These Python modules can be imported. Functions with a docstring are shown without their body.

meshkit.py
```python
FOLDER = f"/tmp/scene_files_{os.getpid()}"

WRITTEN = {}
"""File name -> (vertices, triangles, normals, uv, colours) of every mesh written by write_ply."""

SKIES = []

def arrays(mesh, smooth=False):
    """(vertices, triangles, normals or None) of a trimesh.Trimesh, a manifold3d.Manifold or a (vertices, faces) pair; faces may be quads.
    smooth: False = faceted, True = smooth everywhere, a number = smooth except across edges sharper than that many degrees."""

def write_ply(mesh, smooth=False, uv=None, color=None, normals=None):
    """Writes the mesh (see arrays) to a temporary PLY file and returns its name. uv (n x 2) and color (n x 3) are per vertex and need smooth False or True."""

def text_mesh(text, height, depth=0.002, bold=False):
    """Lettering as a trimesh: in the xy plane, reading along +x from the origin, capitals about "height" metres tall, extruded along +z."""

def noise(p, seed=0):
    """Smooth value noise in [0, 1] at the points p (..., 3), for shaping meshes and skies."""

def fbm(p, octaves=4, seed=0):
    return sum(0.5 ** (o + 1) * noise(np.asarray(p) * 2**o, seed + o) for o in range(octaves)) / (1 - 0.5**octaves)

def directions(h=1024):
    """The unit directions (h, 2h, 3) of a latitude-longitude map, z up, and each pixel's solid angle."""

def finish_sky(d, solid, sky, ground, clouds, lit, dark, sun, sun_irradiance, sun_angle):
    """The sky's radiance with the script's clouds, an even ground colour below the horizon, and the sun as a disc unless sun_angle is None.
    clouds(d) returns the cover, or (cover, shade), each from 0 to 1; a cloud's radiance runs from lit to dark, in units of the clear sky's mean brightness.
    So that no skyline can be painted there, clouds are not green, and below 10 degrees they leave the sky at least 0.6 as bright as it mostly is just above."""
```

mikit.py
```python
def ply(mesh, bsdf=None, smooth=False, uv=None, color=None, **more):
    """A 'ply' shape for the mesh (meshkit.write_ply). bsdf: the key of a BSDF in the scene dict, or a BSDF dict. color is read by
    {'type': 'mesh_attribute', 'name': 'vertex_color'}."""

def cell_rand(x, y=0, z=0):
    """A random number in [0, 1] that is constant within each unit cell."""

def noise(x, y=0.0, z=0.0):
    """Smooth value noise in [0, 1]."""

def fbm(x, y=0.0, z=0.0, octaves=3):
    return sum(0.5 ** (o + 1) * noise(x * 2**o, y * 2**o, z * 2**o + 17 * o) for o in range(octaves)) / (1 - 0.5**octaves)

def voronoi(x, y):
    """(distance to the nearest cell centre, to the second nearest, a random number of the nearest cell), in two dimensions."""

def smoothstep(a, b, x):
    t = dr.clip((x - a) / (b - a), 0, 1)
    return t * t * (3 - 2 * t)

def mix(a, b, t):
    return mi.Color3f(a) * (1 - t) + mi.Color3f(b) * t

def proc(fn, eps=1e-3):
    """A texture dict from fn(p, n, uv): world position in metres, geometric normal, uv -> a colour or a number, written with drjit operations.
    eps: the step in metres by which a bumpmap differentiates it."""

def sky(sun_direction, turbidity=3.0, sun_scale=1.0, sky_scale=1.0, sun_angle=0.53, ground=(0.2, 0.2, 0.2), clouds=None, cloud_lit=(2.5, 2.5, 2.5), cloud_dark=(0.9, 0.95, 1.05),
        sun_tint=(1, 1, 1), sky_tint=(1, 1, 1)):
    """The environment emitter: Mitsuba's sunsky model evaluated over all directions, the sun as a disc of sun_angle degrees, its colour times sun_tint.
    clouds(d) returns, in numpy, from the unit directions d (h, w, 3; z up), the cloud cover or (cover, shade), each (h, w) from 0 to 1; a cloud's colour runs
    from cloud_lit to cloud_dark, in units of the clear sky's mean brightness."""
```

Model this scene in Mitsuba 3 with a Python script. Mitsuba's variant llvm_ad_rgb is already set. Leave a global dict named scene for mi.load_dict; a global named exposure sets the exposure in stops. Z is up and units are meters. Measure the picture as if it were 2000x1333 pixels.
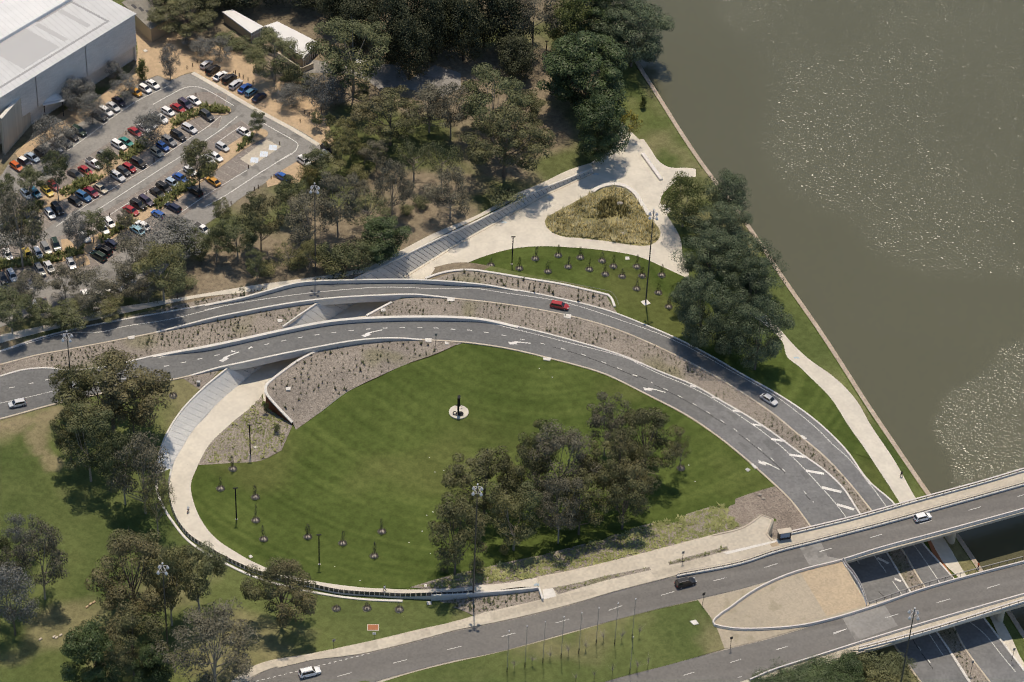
import math, random
import numpy as np
import trimesh, shapely, mitsuba as mi, drjit as dr
from shapely.geometry import Polygon, LineString, Point, box
from shapely.ops import unary_union
from scipy.interpolate import RBFInterpolator
import manifold3d as m3
import mikit, meshkit
from mikit import ply, proc, noise, fbm, voronoi, cell_rand, smoothstep, mix

T = mi.ScalarTransform4f
rng = np.random.default_rng(7)
random.seed(7)
scene, labels = {}, {}

# ---- camera: a helicopter 470 m up, long lens
_f = np.array([0.0, 0.748956, -0.662620]); _u = np.array([-0.048850, 0.661829, 0.748062])
scene['camera'] = {'type': 'perspective', 'fov': math.degrees(2 * math.atan(1000 / 5670.0)), 'fov_axis': 'x', 'near_clip': 5.0, 'far_clip': 6000.0,
                   'to_world': T().look_at(origin=[0, 0, 470], target=[0, float(_f[1] * 100), float(470 + _f[2] * 100)], up=_u.tolist())}
# ---- sky and sun: clear summer noon
SUN = (-0.02, 0.316, 0.949)
scene['sky_light'] = mikit.sky(SUN, turbidity=3.0, sun_tint=(0.97, 0.985, 1.0), sky_scale=1.25, sky_tint=(1.09, 1.0, 0.91))
exposure = 1.3

# ---- the surveyed plan of the place, in metres (x east, y north, z up)
G, CTL = {}, {}
G['r1n'] = [[-136.28,510.15,2.01],[-122.57,515.94,2.0],[-115.41,520.53,2.02],[-108.12,524.35,2.01],[-96.09,529.09,2.04],[-83.89,533.39,2.07],[-75.65,536.35,2.11],[-66.71,539.86,2.16],[-60.18,542.35,2.19],[-53.97,545.06,2.19],[-44.44,547.05,2.11],[-36.37,548.06,2.02],[-25.1,548.94,1.92],[-13.39,549.36,1.64],[-6.63,549.32,1.52],[0.88,548.59,1.29],[12.31,546.34,1.02],[22.74,543.49,0.72],[32.42,538.85,0.52],[41.59,533.66,0.33],[49.27,528.21,0.23],[56.12,522.67,0.15],[62.9,517.56,0.06],[71.99,509.04,0.01],[79.21,499.14,-0.04],[85.03,487.19,-0.04],[89.33,481.86,-0.01],[95.61,468.57,-0.08],[102.57,456.5,-0.12],[108.13,445.13,-0.15],[114.28,432.5,-0.09],[122.49,415.39,-0.11]]
G['r1s'] = [[-135.5,505.85,2.0],[-121.85,511.58,2.0],[-114.0,515.45,2.01],[-106.3,518.24,2.01],[-93.38,523.1,2.01],[-86.76,525.66,2.0],[-80.17,528.8,2.05],[-65.9,535.04,2.13],[-56.6,538.35,2.2],[-48.74,540.69,2.19],[-37.67,542.99,2.1],[-24.22,544.72,1.98],[-14.55,544.14,1.77],[-3.16,543.35,1.51],[6.56,542.06,1.25],[16.3,539.93,0.98],[24.34,537.22,0.75],[33.16,532.77,0.56],[41.6,527.57,0.38],[47.26,523.58,0.32],[54.37,517.84,0.21],[62.64,510.2,0.12],[69.18,502.54,0.07],[74.47,496.25,0.02],[79.59,488.32,-0.02],[84.54,479.11,-0.02],[91.22,466.11,-0.04],[94.91,456.04,-0.02],[99.7,446.76,-0.01],[103.15,436.26,-0.04],[107.61,427.11,-0.05],[113.49,413.33,-0.07]]
G['r2n'] = [[-134.73,501.58,2.0],[-121.11,507.07,2.0],[-116.51,509.59,2.01],[-111.45,510.79,2.01],[-105.15,510.41,2.01],[-99.78,511.35,2.02],[-92.77,513.87,2.02],[-85.98,516.95,2.01],[-73.96,521.22,2.05],[-67.9,523.56,2.11],[-55.71,528.61,2.18],[-43.34,533.05,2.17],[-30.72,535.34,2.07],[-23.48,536.18,1.98],[-15.78,536.83,1.83],[-7.79,536.77,1.65],[1.3,534.75,1.42],[14.35,531.2,1.05],[28.28,526.16,0.69],[36.11,521.83,0.5],[43.99,517.82,0.39],[50.07,513.2,0.29],[56.33,508.35,0.19],[62.38,502.88,0.14],[68.33,496.65,0.07],[74.22,490.94,0.01],[77.92,485.98,-0.02],[81.71,477.21,-0.02],[87.19,465.02,-0.03],[91.4,453.69,0.04],[94.97,444.76,0.14],[100.28,432.99,0.02],[103.53,425.04,-0.03],[107.95,412.91,0.01]]
G['r2s'] = [[-132.1,486.97,1.98],[-118.77,492.84,1.95],[-106.5,499.03,1.95],[-96.23,503.34,1.95],[-86.09,507.63,2.0],[-81.57,508.95,1.93],[-76.49,511.0,1.88],[-69.1,514.74,1.97],[-64.04,516.7,2.02],[-54.96,520.35,2.09],[-47.28,523.19,2.13],[-38.09,526.33,2.1],[-29.0,528.02,2.03],[-21.32,528.01,1.93],[-12.43,528.12,1.76],[-1.16,526.91,1.51],[9.56,524.28,1.22],[13.99,523.07,1.1],[22.92,519.98,0.88],[30.03,515.69,0.68],[34.51,512.7,0.63],[42.25,507.41,0.51],[49.92,500.43,0.36],[55.91,493.71,0.35],[60.95,487.59,0.25],[66.11,480.63,0.19],[70.59,472.04,0.16],[76.46,461.06,0.29],[81.57,449.77,0.49],[85.99,438.97,0.75],[89.21,431.63,0.72],[92.37,425.58,0.55],[98.06,413.34,0.44]]
G['r2_dash'] = [[-117.75,503.59,2.0],[-113.39,505.42,2.0],[-109.75,506.97,2.01],[-106.38,508.37,2.01],[-99.6,510.08,2.01],[-91.25,511.6,2.02],[-82.31,513.84,1.98],[-78.42,515.39,1.97],[-74.68,516.96,2.0],[-70.76,518.51,2.05],[-66.99,520.0,2.1],[-63.06,521.71,2.11],[-66.96,520.06,2.1],[-62.99,521.68,2.1],[-59.17,523.27,2.12],[-55.23,524.82,2.15],[-51.33,526.22,2.18],[-47.35,527.52,2.18],[-43.31,528.67,2.16],[-39.22,529.77,2.13],[-35.05,530.65,2.1],[-31.01,531.32,2.07],[-26.87,531.88,2.02],[-22.65,532.26,1.96],[-18.6,532.45,1.89],[-14.54,532.41,1.81],[-10.5,532.48,1.71],[-6.34,532.08,1.6],[-1.94,531.37,1.51],[2.48,530.31,1.4],[7.51,529.33,1.26],[12.53,528.0,1.1],[17.55,526.26,0.98],[22.47,524.02,0.86],[26.29,522.15,0.75],[30.03,520.15,0.64],[33.72,518.07,0.56],[30.06,520.15,0.64],[33.75,518.07,0.56],[37.39,515.86,0.52],[40.89,513.56,0.47],[44.31,511.1,0.41],[47.55,508.56,0.34],[50.83,505.82,0.27],[53.93,503.03,0.24],[56.88,499.83,0.23],[59.54,496.91,0.21],[62.32,493.65,0.16],[64.87,490.32,0.11],[67.27,486.85,0.06],[69.52,483.29,0.06],[71.64,479.84,0.03],[73.68,476.13,-0.0],[80.78,461.36,0.08],[82.44,457.64,0.04],[84.18,453.91,0.13],[87.83,448.83,0.26],[92.71,435.6,0.39],[94.51,432.02,0.3],[96.24,428.5,0.16]]
G['r2_north_line'] = [[-84.54,516.7,2.01],[-72.97,521.41,2.06],[-62.04,525.81,2.14],[-73.95,521.12,2.05],[-64.83,524.57,2.12],[-55.05,528.45,2.18],[-43.3,532.62,2.17],[-33.85,534.57,2.1],[-23.36,535.78,1.98],[-12.78,535.84,1.77],[-6.48,535.67,1.61],[1.24,533.79,1.42],[14.37,530.26,1.05],[28.28,526.06,0.69],[33.99,523.27,0.54],[28.53,525.9,0.68],[35.51,521.53,0.52],[43.98,516.89,0.39],[48.96,513.39,0.31],[56.31,506.93,0.19],[62.33,500.85,0.15],[66.47,495.84,0.09],[70.09,490.63,0.03],[73.36,485.43,0.0],[76.45,480.26,-0.01],[79.04,475.1,-0.01],[84.38,464.08,-0.01],[87.39,457.64,-0.01],[89.89,452.09,0.1],[93.24,444.58,0.2],[98.35,432.81,0.08]]
G['r2_west_line'] = [[-119.61,497.99,1.99],[-113.84,500.37,1.98],[-106.32,503.74,1.99],[-86.41,510.39,2.01]]
G['r1_north_line'] = [[-122.57,515.94,2.0],[-115.37,520.09,2.02],[-108.02,523.65,2.01],[-97.83,525.5,2.02],[-96.65,526.16,2.02],[-83.56,530.72,2.05],[-71.72,536.17,2.11],[-75.47,534.78,2.1],[-67.62,537.78,2.14],[-66.69,538.09,2.15],[-48.97,543.28,2.18],[-36.31,546.08,2.05],[-35.29,546.27,2.04],[-13.34,548.11,1.67],[-13.08,548.17,1.66],[-3.64,547.61,1.47],[-2.59,547.48,1.44],[12.33,545.47,1.05],[17.55,543.81,0.89],[28.25,539.41,0.62],[29.22,539.01,0.6],[37.57,535.16,0.41],[47.98,528.18,0.26],[52.36,524.74,0.21],[58.27,520.33,0.12],[64.71,515.04,0.05],[68.92,510.51,0.05],[73.36,505.17,0.01],[78.05,498.46,-0.02],[78.72,497.71,-0.02],[82.82,491.16,-0.04],[84.99,486.5,-0.04],[84.44,488.17,-0.04],[88.15,480.14,-0.01],[92.22,470.29,-0.06],[93.59,468.11,-0.06],[96.11,462.74,-0.02],[98.72,456.58,-0.06],[101.88,448.21,-0.07],[107.71,441.11,-0.12],[111.1,434.58,-0.1],[113.35,430.47,-0.05]]
G['r1_south_line'] = [[99.21,435.43,0.06],[102.8,426.79,-0.05]]
G['hatch_bars'] = [[43.37,517.77,0.4],[44.78,517.33,0.38],[48.5,514.05,0.32],[50.22,513.74,0.29],[53.42,509.89,0.23],[55.44,509.46,0.2],[58.07,505.34,0.18],[60.55,505.09,0.16],[62.32,500.62,0.15],[65.65,500.18,0.11],[66.36,495.61,0.09],[70.22,495.17,0.05],[70.15,490.54,0.03],[74.33,489.81,0.01],[73.6,485.23,0.0],[78.09,484.0,-0.02],[76.79,479.86,-0.01],[80.73,478.42,-0.02],[85.18,463.19,-0.02],[87.64,461.56,-0.03],[87.87,457.2,-0.01],[90.08,456.16,0.01]]
G['arrows'] = [[-70.1,516.71,2.01],[-66.87,518.85,2.08],[-70.16,516.72,2.01],[-66.84,518.91,2.08],[-36.76,528.25,2.11],[-32.89,529.87,2.08],[-0.99,529.2,1.49],[2.77,529.02,1.4],[32.02,516.16,0.61],[35.94,514.92,0.56],[59.08,493.23,0.25],[62.39,491.08,0.17]]
G['patch_0'] = [[43.58,510.56,0.44],[49.15,507.67,0.31],[46.6,504.66,0.39],[42.44,507.66,0.5]]
G['patch_1'] = [[52.32,509.56,0.25],[55.09,507.97,0.21],[53.31,505.31,0.24],[50.64,507.12,0.28]]
G['patch_2'] = [[61.71,500.79,0.15],[64.1,498.53,0.12],[62.18,496.57,0.16],[60.12,499.53,0.18]]
G['patch_3'] = [[69.32,490.56,0.04],[71.07,488.51,0.02],[69.77,486.88,0.03],[67.75,489.56,0.05]]
G['patch_4'] = [[70.01,478.43,0.08],[71.49,477.72,0.04],[70.35,475.9,0.09],[69.06,477.47,0.12]]
G['patch_5'] = [[47.87,505.71,0.34],[51.23,503.08,0.27],[49.96,501.81,0.32],[46.6,504.66,0.39]]
G['patch_6'] = [[54.85,499.05,0.28],[57.26,497.01,0.26],[56.3,496.01,0.29],[54.21,498.54,0.3]]
G['old_asphalt_inner'] = [[42.5,508.11,0.49],[45.54,514.59,0.37],[52.14,511.94,0.25],[61.7,504.14,0.15],[69.86,495.68,0.05],[77.93,486.32,-0.02],[83.09,474.57,-0.02],[90.14,457.14,-0.0],[99.71,432.94,0.04],[107.95,412.91,0.01],[97.94,411.86,0.48],[89.19,431.32,0.73],[81.55,449.43,0.51],[70.57,471.7,0.17],[60.88,487.24,0.26],[49.91,500.06,0.37]]
G['old_asphalt_outer'] = [[62.63,509.95,0.12],[65.79,515.7,0.03],[72.87,508.67,-0.01],[79.7,499.27,-0.05],[89.38,482.55,-0.02],[102.57,456.5,-0.12],[122.49,415.39,-0.11],[113.49,413.33,-0.07],[103.15,436.26,-0.04],[91.22,466.11,-0.04],[79.57,487.98,-0.02],[69.17,502.28,0.07]]
G['pad_00'] = [[-16.55,543.97,1.81],[-14.71,544.15,1.77],[-14.65,542.85,1.78],[-16.39,542.68,1.82]]
G['pad_01'] = [[-21.25,528.34,1.93],[-19.51,528.51,1.9],[-19.53,527.07,1.9],[-20.96,527.08,1.92]]
G['pad_02'] = [[12.42,540.87,1.11],[14.29,540.78,1.04],[14.12,539.28,1.06],[12.44,539.59,1.11]]
G['pad_03'] = [[7.66,524.08,1.28],[9.72,524.3,1.22],[9.43,523.07,1.24],[7.83,523.37,1.29]]
G['pad_04'] = [[-92.89,523.57,2.01],[-91.24,524.08,2.01],[-91.17,522.98,2.01],[-92.54,522.64,2.01]]
G['pad_05'] = [[-57.49,532.42,2.19],[-56.31,532.5,2.19],[-56.11,531.64,2.19],[-57.22,531.28,2.18]]
G['pad_06'] = [[-53.29,508.91,1.55],[-52.15,509.11,1.44],[-52.06,508.03,1.25],[-53.13,507.82,1.37]]
G['pad_07'] = [[-16.29,527.84,1.85],[-15.91,527.88,1.85],[-15.88,527.27,1.79],[-15.38,527.31,1.79],[-15.35,526.7,1.73],[-16.17,526.63,1.74]]
G['pad_08'] = [[-32.5,538.34,2.09],[-31.41,538.43,2.08],[-31.41,537.36,2.08],[-32.49,537.26,2.09]]
G['pad_09'] = [[-59.39,491.2,-1.69],[-58.8,491.46,-1.68],[-58.21,491.06,-1.65],[-58.87,490.58,-1.66]]
G['pad_10'] = [[27.64,566.88,-1.34],[28.64,566.99,-1.36],[28.8,565.93,-1.33],[27.71,565.7,-1.29]]
G['pad_11'] = [[-56.58,453.17,0.84],[-56.11,453.6,0.82],[-55.54,452.94,0.91],[-56.17,452.46,0.92]]
G['pad_12'] = [[-16.79,443.88,4.19],[-16.12,443.85,4.27],[-16.08,443.06,4.39],[-16.71,443.09,4.31]]
G['pad_13'] = [[-15.92,439.14,3.86],[-14.86,439.16,3.9],[-14.87,438.11,3.87],[-15.8,438.07,3.84]]
G['pad_14'] = [[-4.24,449.59,4.1],[-3.51,449.85,4.12],[-3.41,448.78,4.42],[-4.27,448.62,4.37]]
G['pad_15'] = [[55.82,489.57,0.3],[56.39,490.17,0.27],[57.1,489.57,0.26],[56.47,488.83,0.3]]
G['pad_16'] = [[41.63,434.32,6.8],[42.96,434.77,6.8],[43.6,433.65,6.8],[42.5,433.18,6.8]]
G['pad_17'] = [[57.15,491.51,0.34],[57.77,491.66,0.32],[58.83,490.35,0.3],[58.11,489.91,0.33]]
G['pad_18'] = [[69.2,502.32,0.07],[69.83,502.51,0.06],[70.86,501.33,0.05],[70.13,500.91,0.06]]
G['pad_19'] = [[-104.01,639.87,2.57],[-103.37,640.41,2.57],[-102.67,639.68,2.57],[-103.37,639.01,2.57]]
G['lake_edge'] = [[5.95,721.81,-1.94],[20.62,680.48,-1.51],[27.95,659.58,-1.72],[31.37,649.63,-1.8],[35.68,638.32,-1.72],[45.12,614.08,-1.78],[48.01,607.27,-1.8],[50.23,602.45,-1.82],[56.75,588.64,-1.86],[62.08,576.07,-1.84],[65.64,567.16,-1.85],[75.96,542.91,-1.88],[86.89,514.78,-1.74],[97.16,490.1,-1.72],[99.23,485.55,-1.81],[103.97,474.1,-1.77],[108.83,462.35,-1.78],[114.08,449.5,-1.57],[116.69,442.85,-1.75],[128.66,411.57,-0.23]]
G['plaza'] = [[-28.63,555.4,-2.2],[-26.58,557.72,-2.17],[-24.39,560.08,-2.16],[-14.28,570.89,-1.98],[-4.43,580.58,-1.91],[5.48,590.59,-1.87],[18.94,601.74,-1.75],[18.76,605.32,-1.75],[23.18,610.91,-1.71],[25.26,617.97,-1.68],[26.66,623.69,-1.66],[31.21,616.66,-1.69],[32.44,616.98,-1.69],[33.93,613.55,-1.71],[38.11,605.97,-1.74],[39.05,605.4,-1.75],[45.01,605.47,-1.78],[46.22,605.14,-1.79],[46.17,601.87,-1.79],[41.57,600.61,-1.77],[37.08,592.7,-1.75],[36.66,590.1,-1.74],[37.72,588.49,-1.74],[39.7,587.17,-1.75],[38.36,585.36,-1.74],[40.04,581.29,-1.73],[41.66,576.62,-1.72],[42.19,573.14,-1.7],[42.24,569.23,-1.68],[43.79,565.09,-1.68],[43.72,560.03,-1.65],[41.4,561.39,-1.59],[37.92,563.55,-1.52],[30.91,567.56,-1.43],[22.65,569.19,-1.36],[13.81,569.82,-1.43],[5.98,569.8,-1.51],[-0.63,568.51,-1.6],[-7.15,565.25,-1.5],[-15.19,559.36,-1.39],[-20.66,555.38,-1.6],[-23.13,553.6,-1.66],[-30.3,545.15,-1.62],[-36.18,540.08,-1.82],[-46.97,526.49,-1.79],[-51.99,522.03,-1.97],[-55.75,517.49,-2.13],[-58.79,511.81,-2.33],[-59.22,509.84,-2.38],[-65.47,499.33,-2.2],[-69.79,491.32,-1.9],[-71.8,482.32,-1.51],[-72.38,478.49,-1.3],[-70.68,470.1,-0.7],[-68.28,464.51,-0.33],[-64.57,458.96,0.2],[-59.66,454.61,0.6],[-54.31,450.65,1.2],[-41.4,445.45,2.1],[-35.27,444.16,2.51],[-25.43,442.65,3.7],[-14.46,442.28,4.7],[-4.29,443.1,5.8],[5.95,445.15,6.3],[9.9,446.77,5.8],[9.41,442.5,6.33],[8.62,442.62,6.3],[-5.83,440.61,5.6],[-15.02,440.23,4.7],[-21.65,440.06,4.17],[-28.35,440.72,3.4],[-35.07,441.55,2.79],[-41.91,443.51,2.21],[-55.09,448.14,1.21],[-61.57,451.99,0.71],[-66.61,455.91,0.2],[-69.66,458.31,0.0],[-73.26,463.26,-0.39],[-75.76,469.35,-0.8],[-77.0,473.73,-1.08],[-77.44,477.3,-1.32],[-77.33,480.21,-1.5],[-77.24,484.34,-1.68],[-75.99,489.49,-1.9],[-73.55,497.49,-2.13],[-71.82,500.83,-2.2],[-70.08,504.86,-2.34],[-63.14,515.87,-2.4],[-44.37,539.48,-2.5],[-38.49,545.82,-2.4]]
G['plaza_right'] = [[-20.66,555.38,-1.6],[-23.13,553.6,-1.66],[-30.3,545.15,-1.62],[-36.18,540.08,-1.82],[-46.97,526.49,-1.79],[-51.99,522.03,-1.97],[-55.75,517.49,-2.13],[-57.89,513.98,-2.25],[-58.79,511.81,-2.33]]
G['reeds'] = [[7.09,580.29,-1.74],[7.56,581.95,-1.76],[8.71,583.12,-1.76],[14.03,588.11,-1.76],[19.06,592.83,-1.75],[22.45,595.11,-1.74],[24.5,595.7,-1.73],[26.55,595.31,-1.73],[28.43,593.81,-1.73],[29.97,591.75,-1.73],[32.0,587.83,-1.72],[34.02,583.4,-1.7],[35.7,580.58,-1.69],[36.53,578.24,-1.68],[36.34,576.09,-1.66],[35.33,573.86,-1.62],[33.98,572.56,-1.59],[32.31,572.08,-1.56],[29.3,572.23,-1.52],[22.62,573.26,-1.5],[15.93,574.0,-1.54],[10.9,574.58,-1.59],[9.04,575.81,-1.64],[7.83,577.36,-1.68]]
G['lawn_patch'] = [[-23.81,554.26,-1.77],[-20.08,556.6,-1.65],[-15.19,559.36,-1.39],[-7.15,565.25,-1.5],[-0.63,568.51,-1.6],[5.98,569.8,-1.51],[13.81,569.82,-1.43],[22.65,569.19,-1.36],[30.91,567.56,-1.43],[37.92,563.55,-1.52],[41.4,561.39,-1.59],[43.72,560.03,-1.65],[52.93,541.37,-1.02],[62.76,532.49,-0.95],[62.9,517.61,0.1],[56.12,522.82,0.1],[49.26,528.13,0.3],[41.6,533.82,0.18],[32.41,538.76,0.6],[26.1,541.87,0.5],[25.58,544.71,0.35],[23.37,549.57,0.22],[12.88,553.08,-0.09],[3.04,554.89,-0.24],[-6.87,557.44,-0.84],[-13.71,557.89,-1.16]]
G['lake_path'] = [[55.73,550.0,-1.6],[63.15,542.64,-1.47],[66.51,537.49,-1.44],[67.63,531.28,-1.23],[70.14,528.4,-1.17],[72.8,524.44,-1.12],[77.24,517.77,-1.2],[80.85,508.88,-1.28],[85.69,496.9,-0.7],[90.94,483.92,-0.77],[93.82,475.74,-0.45],[96.73,470.54,-0.34],[101.02,462.06,-0.68],[104.73,457.45,-0.96],[109.11,448.28,-0.97],[111.43,439.31,-0.78],[112.95,435.23,-0.7],[117.93,424.04,-0.34],[123.63,424.75,-0.73],[115.68,434.05,-0.87],[113.67,441.83,-1.2],[110.97,449.44,-1.23],[105.03,460.66,-1.12],[102.19,468.72,-1.11],[95.45,485.1,-1.46],[91.74,496.01,-1.29],[86.53,509.13,-1.54],[83.59,517.77,-1.63],[79.21,524.81,-1.53],[72.53,531.92,-1.48],[69.02,537.03,-1.54],[65.71,542.95,-1.57],[59.65,552.38,-1.71]]
G['lawn_mid'] = [[56.4,531.44,-0.42],[62.76,532.49,-0.95],[67.61,530.86,-1.19],[72.8,524.44,-1.12],[77.24,517.77,-1.2],[80.85,508.88,-1.28],[84.62,499.26,-0.7],[85.65,496.33,-0.67],[80.27,498.34,-0.12],[79.21,499.11,-0.0],[72.07,509.63,-0.54],[62.89,517.42,0.1],[54.92,524.21,0.1]]
G['brick_strip'] = [[96.76,470.92,-0.38],[97.4,471.44,-0.53],[99.59,464.75,-0.56],[103.46,456.38,-0.77],[108.69,444.11,-0.68],[111.55,438.21,-0.73],[110.83,436.8,-0.57],[106.93,443.82,-0.49],[100.32,456.63,-0.41]]
G['lawn_lake'] = [[61.32,564.57,-1.82],[65.03,566.5,-1.84],[75.35,542.06,-1.85],[86.22,513.95,-1.69],[96.5,489.3,-1.66],[100.26,480.71,-1.63],[103.25,473.58,-1.63],[108.11,461.85,-1.64],[113.34,448.72,-1.46],[125.13,418.74,-0.44],[120.21,424.34,-0.51],[113.67,441.83,-1.2],[110.97,449.44,-1.23],[105.03,460.66,-1.12],[102.19,468.72,-1.11],[95.45,485.1,-1.46],[91.74,496.01,-1.29],[86.53,509.13,-1.54],[83.59,517.77,-1.63],[79.21,524.81,-1.53],[72.53,531.92,-1.48],[69.02,537.03,-1.54],[64.43,542.79,-1.52]]
G['lawn_north'] = [[22.8,680.67,-1.52],[28.67,656.77,-1.74],[30.52,649.55,-1.79],[34.85,638.24,-1.71],[44.3,614.01,-1.77],[46.93,607.62,-1.79],[47.71,605.49,-1.8],[45.0,605.36,-1.78],[39.05,605.4,-1.75],[38.11,605.97,-1.74],[33.93,613.55,-1.71],[32.44,616.98,-1.69],[31.21,616.66,-1.69],[26.66,623.69,-1.66],[25.24,632.68,-1.61],[24.41,656.39,-1.72]]
G['lawn_east'] = [[47.98,605.52,-1.8],[49.81,601.76,-1.82],[56.21,588.17,-1.86],[61.54,575.61,-1.83],[65.04,566.7,-1.84],[74.67,543.95,-1.87],[65.71,542.95,-1.57],[55.73,550.0,-1.6],[43.72,560.03,-1.65],[42.15,569.22,-1.68],[41.58,576.62,-1.72],[38.36,585.36,-1.74],[39.7,587.17,-1.75],[36.66,590.1,-1.74],[41.57,600.61,-1.77],[46.17,601.87,-1.79],[46.22,605.14,-1.79]]
G['inner_lawn'] = [[-71.37,484.15,-1.6],[-64.1,485.32,-1.57],[-57.06,486.58,-1.48],[-52.62,490.3,-1.42],[-49.89,497.47,-1.4],[-45.24,502.7,-1.0],[-38.54,510.63,-0.4],[-32.13,515.53,0.05],[-26.46,519.37,0.6],[-18.41,523.63,1.14],[-12.39,527.44,1.63],[-1.15,526.68,1.38],[9.57,523.94,1.19],[14.0,522.74,1.07],[22.93,519.7,0.8],[30.03,515.34,0.67],[34.51,512.4,0.57],[42.25,507.17,0.4],[49.92,500.09,0.34],[55.92,493.49,0.21],[60.95,487.32,0.19],[63.07,484.8,0.12],[62.52,484.54,0.18],[55.51,480.54,0.79],[50.92,477.49,1.0],[43.23,473.0,1.95],[31.81,467.58,2.37],[22.29,462.05,2.6],[9.1,455.58,3.43],[-4.18,449.91,4.01],[-13.4,446.16,4.15],[-19.91,443.05,4.0],[-25.43,442.65,3.7],[-35.27,444.16,2.51],[-41.4,445.45,2.1],[-54.31,450.65,1.2],[-59.66,454.61,0.6],[-64.57,458.96,0.2],[-68.28,464.51,-0.33],[-70.68,470.1,-0.7],[-72.38,478.49,-1.3],[-71.76,482.32,-1.51]]
G['low_planting'] = [[-59.22,509.84,-2.38],[-65.47,499.33,-2.2],[-69.79,491.32,-1.9],[-71.32,485.79,-1.68],[-71.37,484.15,-1.6],[-64.1,485.32,-1.57],[-57.06,486.58,-1.48],[-52.62,490.3,-1.42],[-50.87,498.91,-1.49],[-54.48,503.79,-1.97],[-58.35,507.14,-2.5]]
G['tuft_slope'] = [[-19.91,443.05,4.0],[-13.4,446.16,4.15],[-4.18,449.91,4.01],[9.1,455.58,3.43],[22.29,462.05,2.6],[31.81,467.58,2.37],[43.23,473.0,1.95],[50.92,477.49,1.0],[52.12,470.99,3.08],[54.88,466.31,4.67],[40.31,458.43,6.39],[26.57,452.34,6.59],[13.28,448.14,5.6],[5.95,445.15,6.3],[-4.29,443.1,5.8],[-14.46,442.28,4.7]]
G['bridge_gravel'] = [[50.92,477.49,1.0],[55.51,480.54,0.79],[62.52,484.54,0.18],[63.07,484.8,0.12],[66.11,480.4,0.17],[70.59,471.91,0.13],[74.23,464.62,1.12],[67.16,464.25,1.84],[60.95,463.48,3.35],[59.72,465.86,3.22],[61.52,472.7,1.3],[59.18,473.68,1.88],[54.64,466.21,4.75],[52.12,470.99,3.08]]
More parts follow.
